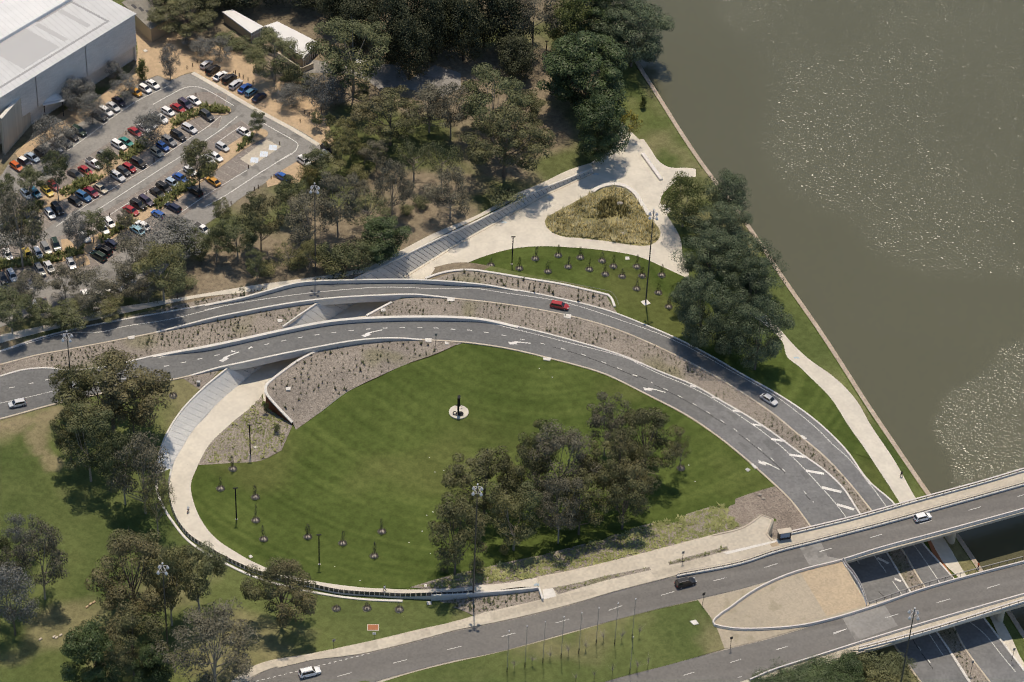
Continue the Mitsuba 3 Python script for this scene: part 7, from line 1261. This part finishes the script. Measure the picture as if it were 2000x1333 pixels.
for i, (x, y, z, h) in enumerate(RINGS):
    zone = 'on the plaza lawn' if i < 17 or i == 31 else ('above the curved panel wall' if i == 17 else ('below the parapet' if i in (27, 28, 29) else ('under the lawn trees' if i == 30 else 'on the inner lawn')))
    zs = [j for j in range(len(RINGS)) if ('a' if j < 17 or j == 31 else 'b' if j == 17 else 'c' if j in (27, 28, 29) else 'd' if j == 30 else 'e') == ('a' if i < 17 or i == 31 else 'b' if i == 17 else 'c' if i in (27, 28, 29) else 'd' if i == 30 else 'e')]
    r = sorted(zs, key=lambda j: sx_([0] + RINGS[j])).index(i)
    lab = f'staked young tree in mulch ring {zone}' + ('' if len(zs) == 1 else f', {ORD[r]} from left')
    k = thing('young_tree', lab, 'tree', 'young trees in mulch rings'); h = max(h * .95, .7)
    to = T().translate([x, y, z]); 
    for nm in yp: scene[f'{k}__{nm}'] = {**yp[nm], 'to_world': to}
    w = 1.0 + .25 * ((i * 37) % 7) / 7
    hv = 1.0 if i >= 17 else .82 + .3 * ((i * 29) % 11) / 11; yc = TM(youngc.vertices[:4 * (70 + (i * 23) % 60)], None) if False else TM(youngc.vertices[: 4 * (70 + (i * 23) % 60)], np.vstack([np.arange(4 * (70 + (i * 23) % 60)).reshape(-1, 4)[:, [0, 1, 2]], np.arange(4 * (70 + (i * 23) % 60)).reshape(-1, 4)[:, [0, 2, 3]]]))
    scene[f'{k}__crown'] = {**ply(yc, ('leaf_olive_mat', 'leaf_green_mat', 'leaf_pink_mat')[i % 3 if i < 17 else 2]), 'to_world': to @ T().rotate([0, 0, 1], i * 47.0).rotate([1, 0, 0], float((i * 31) % 9 - 4)).scale([w * (.8 + .5 * ((i * 17) % 7) / 7), w * (.8 + .5 * ((i * 13) % 5) / 5), h * hv])}
    scene[f'{k}__trunk'] = {**ply(tube([(0, 0, 0), (0, 0, .9)], [.03, .012], 5), 'bark_mid_mat'), 'to_world': to @ T().scale([1, 1, h])}

# ======================================================= cars
def car_parts(kind):
    P = dict(sedan=(4.65, 1.80, .86, 1.44, (-1.95, -1.15, .50, 1.28)), hatch=(4.15, 1.76, .90, 1.48, (-2.02, -1.62, .50, 1.22)), wagon=(4.75, 1.82, .92, 1.52, (-2.32, -2.0, .50, 1.25)), suv=(4.75, 1.90, 1.02, 1.74, (-2.30, -1.92, .50, 1.2)), ute=(5.2, 1.86, 1.0, 1.74, (-.75, -.5, .75, 1.45)), van=(5.0, 1.95, 1.05, 2.15, (-2.46, -2.3, 1.35, 2.1)))[kind]
    L_, W_, zb, zr, (a, b, c, d_) = P; h = L_ / 2; w = W_ / 2
    body = hull([(x, s * y, z) for x, y, z in ((-h, w * .8, .42), (-h + .06, w * .86, zb - .12), (-h + .5, w, .34), (-h + .5, w * .95, zb), (h - .6, w, .34), (h, w * .72, .40), (h - .02, w * .76, .62), (h - .55, w * .88, zb - .1), (d_, w * .95, zb)) for s in (-1, 1)])
    y0, y1 = w * .93, w * .70
    cab = hull([(x, s * y, z) for x, y, z in ((a, y0, zb - .02), (b, y1, zr - .03), (c, y1, zr), (d_, y0, zb - .02)) for s in (-1, 1)])
    m = [body, cab]
    if kind == 'ute': m += [boxm(1.9, W_ * .92, .5, (-1.6, 0, zb + .05))]
    out = {'body': (cat(m), None)}
    def quad(p, off):
        p = np.array(p, float); nn = np.cross(p[1] - p[0], p[2] - p[0]); nn /= np.linalg.norm(nn); nn = nn if nn @ off > 0 else -nn; p = p + nn * .015
        f = [[0, 1, 2], [0, 2, 3]]; q = TM(p, f)
        if q.face_normals[0] @ nn < 0: q.faces = q.faces[:, ::-1]
        return q
    def lerp(p, q, t): return np.array(p) * (1 - t) + np.array(q) * t
    def face(x0, x1, ysc, out_, lo=.08, hi=.94):
        A0, A1 = lerp((x0, -y0, zb), (x1, -y1, zr), lo), lerp((x0, -y0, zb), (x1, -y1, zr), hi); B0, B1 = A0 * [1, -1, 1], A1 * [1, -1, 1]
        return quad([A0 * [1, ysc, 1], B0 * [1, ysc, 1], B1 * [1, ysc, 1], A1 * [1, ysc, 1]], np.array(out_))
    out['windscreen'] = (face(d_, c, .92, (1, 0, .5)), 'car_glass_mat'); out['rear_window'] = (face(a, b, .90, (-1, 0, .5)), 'car_glass_mat')
    for i, s in enumerate((-1, 1)):
        q = [lerp((a, s * y0, zb), (b, s * y1, zr), .1), lerp((d_, s * y0, zb), (c, s * y1, zr), .1), lerp((d_, s * y0, zb), (c, s * y1, zr), .86), lerp((a, s * y0, zb), (b, s * y1, zr), .86)]
        q[0] = q[0] + [.28, 0, 0]; q[3] = q[3] + [.22, 0, 0]; q[1] = q[1] - [.22, 0, 0]; q[2] = q[2] - [.12, 0, 0]
        out['side_window' + ('' if i == 0 else '_001')] = (quad(q, np.array([0, s, .3])), 'car_glass_mat')
    k = 0
    for x in (-h * .60, h * .62):
        for s in (-1, 1):
            wh = trimesh.creation.cylinder(.34, .24, sections=12); wh.apply_transform(trimesh.transformations.rotation_matrix(math.pi / 2, [1, 0, 0])); wh.apply_translation([x, s * (w - .10), .33])
            wn = 'wheel' + ('' if k == 0 else f'_{k:03d}'); out[wn] = (wh, 'tyre_mat'); k += 1
            rm = trimesh.creation.cylinder(.21, .02, sections=8); rm.apply_transform(trimesh.transformations.rotation_matrix(math.pi / 2, [1, 0, 0])); rm.apply_translation([x, s * (w + .03), .33]); out[wn + '__rim'] = (rm, 'galvanised_mat')
    for i, s in enumerate((-1, 1)):
        out['headlight' + ('' if i == 0 else '_001')] = (boxm(.16, .34, .14, (h - .10, s * w * .60, zb - .24)), 'head_lamp_mat'); out['tail_light' + ('' if i == 0 else '_001')] = (boxm(.10, .30, .2, (-h + .05, s * w * .66, zb - .22)), 'tail_lamp_mat')
    if kind == 'suv':
        for i, s in enumerate((-1, 1)): out['roof_rail' + ('' if i == 0 else '_001')] = (boxm(2.0, .05, .06, (-.7, s * y1 * .86, zr + .03)), 'galvanised_mat')
    if kind == 'ute': out['tray_floor'] = (boxm(1.75, W_ * .84, .04, (-1.6, 0, zb + .31)), 'dark_steel_mat')
    return out
CP = {k: {n: (m, mt) for n, (m, mt) in car_parts(k).items()} for k in ('sedan', 'hatch', 'wagon', 'suv', 'ute', 'van')}
PLYS = {}
def cply(kind, n, mat):
    if (kind, n, mat) not in PLYS: PLYS[kind, n, mat] = ply(CP[kind][n][0], mat, smooth=32)
    return PLYS[kind, n, mat]
CNAME = dict(navywhite='navy', yellowblack='yellow', blueteal='teal-blue', darkgreen='dark green', darkred='dark red', midblue='mid-blue', paleblue='pale blue', lightblue='light blue', steelblue='steel blue', amber='orange-yellow')
def carzone(i, x, y):
    if i >= 0 and CARS[i][6] == 'road': return 'road'
    return 'lot'
# rows as they were surveyed
ROWS = [(0, 15, 'in the row nearest the museum'), (15, 29, "above the upper grass island"), (29, 33, "under trees at lower left"), (33, 47, "below the upper grass island"), (47, 51, 'at the left end of the upper island'), (51, 63, "above the lower grass island"), (63, 66, 'near the left end of the lower island'), (66, 76, "at the far left"), (76, 85, "below the lower grass island"), (85, 92, "along the lot's lower edge"), (92, 96, 'among trees beside the lowest path'), (96, 104, 'in the sandy row along the upper kerb'), (104, 105, 'in the yard by the pavilions')]
rowof = {}
for a, b, nm in ROWS:
    for i in range(a, b): rowof[i] = nm
ROADLAB = {'red': 'red boxy station wagon driving on the outer curved road', 'silver': 'silver', 'white': 'white', 'black': 'black four-wheel drive on the avenue beside the footpath'}
tagc = {}
for i, c in enumerate(CARS): tagc[i] = (rowof.get(i, 'road'), c[0], c[1])
roadlabels = {}
for i, c in enumerate(CARS):
    if i not in rowof:
        roadlabels[i] = {('wagon', 'red'): 'red boxy station wagon driving along the outer curved road', ('sedan', 'silver'): 'silver sedan driving on the outer road by the willow shade', ('hatch', 'silver'): 'silver hatchback on the inner road at the left edge', ('hatch', 'white'): 'white hatchback driving across the bridge', ('suv', 'black'): 'black four-wheel drive with roof bars on the avenue', ('suv', 'white'): 'white four-wheel drive near the bottom edge of the avenue'}[(c[0], c[1])]
        if c[1] == 'silver' and c[0] == 'sedan' and c[2] < 0: roadlabels[i] = 'silver sedan half hidden behind the big gum beside the inner road'
TYPE = dict(sedan='sedan', hatch='hatchback', wagon='station wagon', suv='four-wheel drive', ute='pickup ute', van='van')
LIFT = dict(road=.06)
for i, c in enumerate(CARS):
    kind, col, x, y, z, hd, note = c; row = rowof.get(i)
    if row:
        same = sorted([j for j in range(len(CARS)) if tagc[j] == tagc[i]], key=lambda j: sx_([0, CARS[j][2], CARS[j][3]])); r = same.index(i)
        lab = f'{CNAME.get(col, col)} {TYPE[kind]} parked {row}' + ('' if len(same) == 1 else f', {ORD[r]} such from left'); grp = 'cars parked in the car park'
    else: lab, grp = roadlabels[i], 'vehicles driving on the roads'
    k = thing('parked_car' if row else 'car', lab, 'van' if kind == 'van' else 'car', grp)
    z = (float(height('COM' if z > 4 else 'UP', [[x, y]])[0]) + (.03 if z > 4 else .055)); paint = 'paint_' + {'navywhite': 'navy', 'yellowblack': 'yellow'}.get(col, col)
    jit = 0 if not row else ((i * 53) % 11 - 5) * .7
    to = T().translate([x, y, z]).rotate([0, 0, 1], hd + jit)
    for n, (m, mt) in CP[kind].items(): scene[f'{k}__{n}'] = {**cply(kind, n, mt or paint), 'to_world': to}
    if col == 'navywhite': scene[f'{k}__roof'] = {**ply(boxm(1.9, 1.2, .04, (-.55, 0, 1.49)), 'paint_white'), 'to_world': to}

# ======================================================= masts, lamps, flagpoles, signs
MASTL = ['tall four-lamp light mast beside the outer road bridge', 'tall four-lamp light mast on the lawn with young trees', 'tall four-lamp light mast at the trees inside the loop', 'tall four-lamp light mast among the park trees at lower left', 'tall four-lamp light mast rising behind the big gum on the left', 'tall four-lamp light mast beside the avenue bridge']
for (x, y, z, h), lab in zip(POLES['mast'], MASTL):
    k = thing('light_mast', lab, 'street lamp', 'tall multi-lamp light masts')
    put('pole', tube([(x, y, z - .3), (x, y, z + h)], [.20, .10], 8), 'mast_mat', k, smooth=40)
    if 'young' in lab: put('base', boxm(1.8, 1.8, .16, (x, y, z + .06), .6), 'white_concrete_mat', k)
    put('finial', trimesh.creation.icosphere(1, .22).apply_translation([x, y, z + h + .2]), 'lamp_glass_mat', k)
    for j in range(4):
        a = j * math.pi / 2 + .75; c, s = math.cos(a), math.sin(a); zt_ = z + h
        arm = put('arm', tube([(x, y, zt_ - .4), (x + c * .8, y + s * .8, zt_ - 1.0), (x + c * 1.2, y + s * 1.2, zt_ - 1.5)], .09, 5), 'rail_mat', k)
        put('brace', tube([(x, y, zt_ - 2.6), (x + c * .8, y + s * .8, zt_ - 1.9), (x + c * 1.2, y + s * 1.2, zt_ - 1.5)], .07, 5), 'rail_mat', k)
        lp = trimesh.creation.revolve([(0, -.6), (.30, -.54), (.37, -.35), (.26, -.06), (.13, .1), (.11, .26), (0, .28)], sections=12); lp.apply_translation([x + c * 1.22, y + s * 1.22, zt_ - 1.6]); put('lamp', lp, 'lamp_glass_mat', arm, smooth=40)
for (x, y, z, h), lab in zip(POLES['path_lamp'], ['thin black path lamp on the lawn beside the plaza', 'thin black path lamp in the low planting bed', 'thin black path lamp on the left of the inner lawn', 'thin black path lamp near the bottom of the inner lawn', 'thin black path lamp in the shade of the forest path']):
    k = thing('path_lamp', lab, 'street lamp', 'thin black path lamps'); put('pole', tube([(x, y, z - .2), (x, y, z + h)], [.17, .15], 6), 'black_mat', k); put('lamp', boxm(1.1, .28, .14, (x, y, z + h + .05), .15), 'black_mat', k); put('base', trimesh.creation.cylinder(.3, .1, sections=10).apply_translation([x, y, z + .05]), 'white_concrete_mat', k)
for i, (x, y, z, h) in enumerate(POLES['flagpole']):
    if h < 6:
        k = thing('sapling', f'slender staked bare sapling on the avenue median, {ORD[i - 9] if i > 8 else "first"} from the front edge', 'tree', 'bare saplings on the avenue median')
        put('trunk', tube([(x, y, z), (x + .05, y, z + h)], [.06, .02], 5), 'bark_dark_mat', k); g = np.random.default_rng(i); put('crown', cat([tube([(x, y, z + h * .5), (x + g.normal(0, .6), y + g.normal(0, .6), z + h * g.uniform(.7, 1.1))], [.03, .01], 4) for _ in range(9)]), 'bark_pale_mat', k); continue
    k = thing('flagpole', f'slim bare flagpole on the avenue median grass, {ORD[i]} from the left', 'flagpole', 'bare flagpoles along the avenue median')
    put('pole', tube([(x, y, z - .1), (x, y, z + h)], [.07, .045], 6), 'galvanised_mat', k); put('finial', trimesh.creation.icosphere(1, .17).apply_translation([x, y, z + h + .1]), 'lamp_glass_mat', k); put('base', tube([(x, y, z), (x, y, z + 1.6)], [.12, .12], 6), 'black_mat', k)
    g = np.random.default_rng(50 + i); sx0, sy0 = x + 1.5, y + .7; h2 = 3.4
    s = thing('sapling', f'bare pale-twigged sapling beside the {ORD[i]} flagpole from the left', 'tree', 'bare saplings on the avenue median')
    put('trunk', tube([(sx0, sy0, z), (sx0, sy0, z + h2 * .8)], [.05, .02], 5), 'bark_dark_mat', s)
    put('crown', cat([tube([(sx0, sy0, z + h2 * g.uniform(.35, .7)), (sx0 + g.normal(0, .75), sy0 + g.normal(0, .75), z + h2 * g.uniform(.75, 1.1))], [.035, .012], 4) for _ in range(16)]), 'bark_pale_mat', s)
SGL = ['dark-faced road sign on the avenue median left of the sand', 'dark-faced road sign at the lower edge of the sand', 'footpath sign post beside the narrow bed', 'round sign on the median under the bridges', 'small sign by the path under the bridges', 'road sign beside the inner road by the big gum', 'thin post on the grass near the avenue', 'thin post in the gravel by the inner bridge']
for (x, y, z, h), lab in zip(POLES['road_sign'], SGL):
    k = thing('road_sign', lab, 'sign', 'small post-mounted signs'); put('post', tube([(x, y, z - .2), (x, y, z + h)], .06, 5), 'dark_steel_mat', k); put('plate', boxm(.62, .05, .75, (x, y + .06, z + h - .3), .3), 'dark_steel_mat' if 'dark' in lab else 'galvanised_mat', k)
bx, by, bz = PT['board'][0]; k = thing('information_board', 'dark box-like information board with blue screen beside the bridge railing', 'sign'); yaw = .27
put('body', rbox(2.9, 1.1, 2.3, (0, 0, 1.2), .08).apply_transform(trimesh.transformations.rotation_matrix(yaw, [0, 0, 1])).apply_translation([bx, by, bz]), 'dark_steel_mat', k)
put('roof', boxm(3.2, 1.5, .12, (bx, by, bz + 2.42), yaw), 'kerb_mat', k)
put('screen', boxm(2.2, .05, 1.3, (bx + math.sin(yaw) * .58, by - math.cos(yaw) * .58, bz + 1.5), yaw), 'screen_mat', k)
bo = sorted(range(len(PT['bollards'])), key=lambda j: sx_([0] + PT['bollards'][j]))
for i, (x, y, z) in enumerate(PT['bollards']):
    r = bo.index(i); w = f'{ORD[r]} from the left' if r < 17 else f'{ORD[len(bo) - 1 - r]} from the right'
    k = thing('bollard', f'short dark timber bollard, {w} of all around the car park', 'bollard', 'timber bollards around the car park'); put('post', boxm(.2, .2, 1.05, (x, y, z + .5), .4), 'timber_mat', k); put('cap', boxm(.17, .17, .06, (x, y, z + 1.05), .4), 'dark_steel_mat', k)
# sculpture
sx0, sy0, sz0 = PT['sculpture'][0]; sz0 = float(height('LOW', [[sx0, sy0]])[0])
pad = trimesh.creation.cylinder(2.35, .3, sections=48); pad.apply_translation([sx0, sy0, sz0 + .08]); struct('sculpture_pad', pad, 'path_mat', 'round pale concrete pad on the lawn')
k = thing('sculpture', 'tall dark metal sculpture with leaf-like blades on the round pad', 'sculpture'); bx, by, bz = sx0 - .15, sy0 - .5, sz0 + .22
put('column', hull([(bx + x * w, by + y * .16, bz + z) for z, w in ((0, .2), (2.6, .24)) for x in (-1, 1) for y in (-1, 1)]), 'black_mat', k)
put('slab', hull([(bx + .08 + x * w, by + .1 + y * .55, bz + z) for z, w in ((2.5, .3), (5.2, .36)) for x in (-1, 1) for y in (-1, 1)]), 'black_mat', k)
put('collar', boxm(1.25, .3, .16, (bx, by, bz + 2.6), .1), 'black_mat', k)
for a, zz in ((.5, 1.9), (.15, 1.35)): put('blade', hull([(bx + .3 + u * math.cos(a), by + u * math.sin(a) + v, bz + zz + u * .3) for u, v in ((0, 0), (.5, .16), (.5, -.16), (1.1, 0))] + [(bx + .8, by + .3, bz + zz + .1)]), 'galvanised_mat', k)
rg = trimesh.creation.torus(.42, .11, major_sections=20, minor_sections=8); rg.apply_transform(trimesh.transformations.rotation_matrix(.35, [1, 0, 0])); rg.apply_translation([bx - .75, by - .35, bz + .3]); put('ring', rg, 'black_mat', k, smooth=True)
put('disc', trimesh.creation.cylinder(.75, .12, sections=24).apply_translation([bx + .55, by - .35, bz + .25]), 'black_mat', k)
# boulders, plaques, lights
for i, (x, y, z) in enumerate(PT['boulders']):
    m = trimesh.creation.icosphere(2, 1.0); m.vertices *= (1 + .35 * (meshkit.noise(m.vertices * 1.7 + i * 5) - .5))[:, None] * [.9, .7, .55]; m.vertices *= (1.0, .55, .5, .8)[i]; m.apply_translation([x, y, z + .25 + (1.0 if i in (0,) else 0) * .4])
    put('boulder', m, 'rock_mat', label=['rounded boulder standing in the dark middle of the reed bed', 'small upright stone on the mulched bank, upper one', 'small stone on the mulched bank, lower one', 'flat pale stone near the lower edge of the reed bed'][i], category='rock', smooth=True)
x, y, z = PT['plaque'][0]; z = float(height('UP', [[x, y]])[0]); k = thing('brick_plinth', 'rectangular red brick plinth with pale border on the grass', 'plinth'); put('border', boxm(2.6, 1.9, .2, (x, y, z + .08), .06), 'kerb_mat', k); put('top', boxm(2.2, 1.5, .04, (x, y, z + .2), .06), 'brick_red_mat', k)
x, y, z = PT['plaque_sign'][0]; z = float(height('UP', [[x, y]])[0]); k = thing('notice_sign', 'small white sign on a post below the brick plinth', 'sign'); put('post', tube([(x, y, z - .1), (x, y, z + 1.1)], .05, 5), 'dark_steel_mat', k); put('plate', boxm(.75, .08, .65, (x, y, z + 1.15), .1), 'roof_white_mat', k)
for i, (x, y, z) in enumerate(PT['lights']):
    z = float(height('UP', [[x, y]])[0]); put('ground_box', boxm(.75, .4, .3, (x, y, z + .12), .9), 'sand_mat' if i < 3 else 'kerb_mat', label=['uppermost of three tan boxes in a line on the park grass', 'middle of three tan boxes in a line on the park grass', 'lowest of three tan boxes in a line on the park grass', 'pale box alone below the silver trees on the park grass', 'left of three pale boxes in a cluster on the park grass', 'lower one of three pale boxes in a cluster', 'right of three pale boxes in a cluster on the park grass'][i], category='box', group='small boxes on the park grass')
for i, (x, y, z) in enumerate(PT['lawn_dots']):
    z = float(height('LOW', [[x, y]])[0]); put('sprinkler_lid', trimesh.creation.cylinder(.13, .08, sections=8).apply_translation([x, y, z + .05]), 'roof_white_mat', label=f'tiny white sprinkler lid in the lawn, {ORD[sorted(range(17), key=lambda j: sx_([0] + PT["lawn_dots"][j])).index(i)]} from the left', category='lid', group='sprinkler lids in the lawn')
x, y, z = PT['statue'][0]; z = float(height('LOW', [[x, y]])[0]); k = thing('statue', 'small dark upright figure on the white slab under the willows', 'statue'); put('plinth', boxm(.8, .8, .5, (x, y, z + .3)), 'white_concrete_mat', k); put('figure', hull([(x + .25 * math.cos(a) * s, y + .2 * math.sin(a) * s, z + h) for a in np.linspace(0, 6, 8) for h, s in ((.55, 1.1), (1.5, 1.3), (2.0, .5), (2.35, .5))]), 'black_mat', k)
x, y, z = PT['corner_sign'][0]; z = float(height('UP', [[x, y]])[0]); k = thing('cabinet', 'small grey service box in the corner bed above the panel wall', 'box'); put('body', rbox(.8, .6, 1.0, (x, y, z + .5), .06), 'galvanised_mat', k); put('lid', boxm(.86, .66, .06, (x, y, z + 1.03)), 'roof_grey_mat', k)

# ======================================================= people
def person(x, y, z, yaw, pose, mats, label, hold=None):
    """One continuous body from a jointed skeleton, with clothes and hair as its parts."""
    J = dict(pel=(0, 0, .92), che=(0.02, 0, 1.30), nek=(.03, 0, 1.47), hd=(.05, 0, 1.62), shl=(.0, .19, 1.40), shr=(.0, -.19, 1.40), ell=(-.06, .27, 1.14), elr=(.10, -.26, 1.14), wrl=(.08, .28, .92), wrr=(.28, -.24, 1.0), hpl=(0, .10, .90), hpr=(0, -.10, .90), knl=(.20, .11, .50), knr=(-.08, -.11, .50), anl=(.22, .11, .08), anr=(-.38, -.11, .12), tol=(.38, .12, .04), tor=(-.24, -.12, .05))
    if pose == 'ride': J.update(pel=(-.15, 0, 1.0), che=(.15, 0, 1.35), nek=(.27, 0, 1.48), hd=(.34, 0, 1.60), shl=(.18, .19, 1.42), shr=(.18, -.19, 1.42), ell=(.36, .24, 1.2), elr=(.36, -.24, 1.2), wrl=(.58, .24, 1.05), wrr=(.58, -.24, 1.05), hpl=(-.15, .1, .97), hpr=(-.15, -.1, .97), knl=(.22, .12, .78), knr=(.12, -.12, .62), anl=(.08, .12, .42), anr=(.0, -.12, .22), tol=(.24, .12, .38), tor=(.16, -.12, .18))
    if pose == 'bend': J.update(che=(.32, 0, 1.12), nek=(.46, 0, 1.12), hd=(.60, 0, 1.10), shl=(.36, .19, 1.12), shr=(.36, -.19, 1.12), ell=(.42, .24, .85), elr=(.46, -.24, .85), wrl=(.52, .2, .58), wrr=(.6, -.18, .6), knl=(.08, .12, .5), anl=(0, .12, .08), tol=(.16, .13, .04), knr=(.02, -.12, .5), anr=(-.1, -.12, .08), tor=(.06, -.13, .04))
    R = dict(pel=.15, che=.165, nek=.06, hd=.105, shl=.075, shr=.075, ell=.05, elr=.05, wrl=.036, wrr=.036, hpl=.10, hpr=.10, knl=.065, knr=.065, anl=.045, anr=.045, tol=.04, tor=.04)
    bones = [('pel', 'che'), ('che', 'nek'), ('nek', 'hd'), ('che', 'shl'), ('che', 'shr'), ('shl', 'ell'), ('shr', 'elr'), ('ell', 'wrl'), ('elr', 'wrr'), ('pel', 'hpl'), ('pel', 'hpr'), ('hpl', 'knl'), ('hpr', 'knr'), ('knl', 'anl'), ('knr', 'anr'), ('anl', 'tol'), ('anr', 'tor')]
    yr = trimesh.transformations.rotation_matrix(yaw, [0, 0, 1])
    def skin(bs, grow=0.0, extra=()):
        ms = []
        for a, b in bs:
            s = m3.Manifold.sphere(R[a] + grow, 10).translate(J[a]); t = m3.Manifold.sphere(R[b] + grow, 10).translate(J[b]); ms.append(m3.Manifold.batch_hull([s, t]))
        m = m3.Manifold.batch_boolean(ms + list(extra), m3.OpType.Add).to_mesh(); t = TM(m.vert_properties[:, :3], m.tri_verts); t.apply_transform(yr); t.apply_translation([x, y, z]); return t
    ex = []
    for wn, en in (('wrl', 'ell'), ('wrr', 'elr')):
        w_ = np.array(J[wn]); dd = w_ - np.array(J[en]); dd /= np.linalg.norm(dd); sd = np.cross(dd, [0, 1, 0]); sd /= np.linalg.norm(sd) + 1e-9; up = np.cross(sd, dd)
        ex.append(m3.Manifold.batch_hull([m3.Manifold.sphere(.034, 8).translate(tuple(w_)), m3.Manifold.sphere(.036, 8).translate(tuple(w_ + dd * .08))]))
        for f, (o, l) in enumerate(((-.03, .065), (-.01, .08), (.01, .085), (.03, .07))): ex.append(m3.Manifold.batch_hull([m3.Manifold.sphere(.011, 6).translate(tuple(w_ + dd * .09 + sd * o)), m3.Manifold.sphere(.009, 6).translate(tuple(w_ + dd * (.09 + l) + sd * o + up * .02))]))
        ex.append(m3.Manifold.batch_hull([m3.Manifold.sphere(.013, 6).translate(tuple(w_ + dd * .03 + sd * .04)), m3.Manifold.sphere(.010, 6).translate(tuple(w_ + dd * .08 + sd * .075))]))
    h_ = np.array(J['hd']); ex.append(m3.Manifold.sphere(.022, 6).translate((h_[0] + .105, 0, h_[2])))
    for s in (-1, 1): ex.append(m3.Manifold.sphere(.025, 6).translate((h_[0], s * .105, h_[2])))
    k = thing('person', label, 'person'); put('body', skin(bones, 0, ex), mats[0], k, smooth=True)
    put('shirt', skin([('pel', 'che'), ('che', 'shl'), ('che', 'shr'), ('shl', 'ell'), ('shr', 'elr')], .018), mats[1], k, smooth=True)
    put('trousers', skin([('pel', 'hpl'), ('pel', 'hpr'), ('hpl', 'knl'), ('hpr', 'knr'), ('knl', 'anl'), ('knr', 'anr')], .02), mats[2], k, smooth=True)
    hr = m3.Manifold.sphere(.118, 12).translate((h_[0] - .018, 0, h_[2] + .025)).to_mesh(); hr = TM(hr.vert_properties[:, :3], hr.tri_verts); hr.apply_transform(yr); hr.apply_translation([x, y, z]); put('hat' if hold == 'helmet' else 'hair', hr, mats[3], k, smooth=True)
    return k
pz = lambda f, p: float(height(f, [[p[0], p[1]]])[0]) + .07
q = PT['people'][0]; zz = pz('LOW', q); yaw = math.radians(80)
person(q[0], q[1], zz + .02, yaw, 'ride', ('skin_mat', 'cloth_pale_mat', 'cloth_dark_mat', 'lamp_glass_mat'), 'cyclist in pale top and white helmet riding on the loop path', 'helmet')
k = thing('bicycle', 'dark bicycle ridden by the cyclist on the loop path', 'bicycle')
def place(m): m.apply_transform(trimesh.transformations.rotation_matrix(yaw, [0, 0, 1])); m.apply_translation([q[0], q[1], zz]); return m
for cx in (-.5, .55):
    w_ = trimesh.creation.torus(.32, .025, major_sections=20, minor_sections=6); w_.apply_transform(trimesh.transformations.rotation_matrix(math.pi / 2, [1, 0, 0])); w_.apply_translation([cx, 0, .345]); put('wheel', place(w_), 'tyre_mat', k)
put('frame', place(cat([tube(s_, .022, 5) for s_ in ([(-.5, 0, .345), (-.02, 0, .30)], [(-.02, 0, .30), (-.18, 0, .88)], [(-.02, 0, .30), (.42, 0, .80)], [(-.16, 0, .82), (.42, 0, .86)], [(-.5, 0, .345), (-.16, 0, .82)], [(.42, 0, .9), (.55, 0, .345)])])), 'cloth_red_mat', k)
put('handlebar', place(tube([(.5, -.25, 1.0), (.44, 0, .98), (.5, .25, 1.0)], .018, 5)), 'black_mat', k); put('saddle', place(rbox(.26, .14, .06, (-.2, 0, .91), .02)), 'black_mat', k)
q2 = PT['people'][1]; person(q2[0], q2[1], pz('LOW', q2), 2.9, 'walk', ('skin_mat', 'cloth_pale_mat', 'cloth_dark_mat', 'hair_mat'), 'person in pale top jogging on the lower loop path')
q2 = PT['people'][2]; person(q2[0], q2[1], pz('LOW', q2), 2.0, 'walk', ('skin_mat', 'cloth_dark_mat', 'cloth_dark_mat', 'hair_mat'), 'person in dark clothes walking on the lakeside path near the bridge')
q2 = PT['people'][3]; person(q2[0], q2[1], pz('LOW', q2), .4, 'walk', ('skin_mat', 'cloth_red_mat', 'cloth_dark_mat', 'hair_mat'), 'person in orange-red top at the lake wall between the bridges')
for p_, mt, lab, yw in zip(PT['gardeners'], ('hivis_mat', 'hivis_mat', 'hivis_green_mat'), ('gardener in yellow vest bending among the shrubs, left of the three', 'gardener in yellow vest bending among the shrubs, middle one', 'gardener in lime vest bending among the shrubs, right of the three'), (.5, 2.6, 4.0)):
    person(p_[0], p_[1], float(height('UP', [p_[:2]])[0]) + .0, yw, 'bend', ('skin_mat', mt, 'cloth_dark_mat', mt), lab)
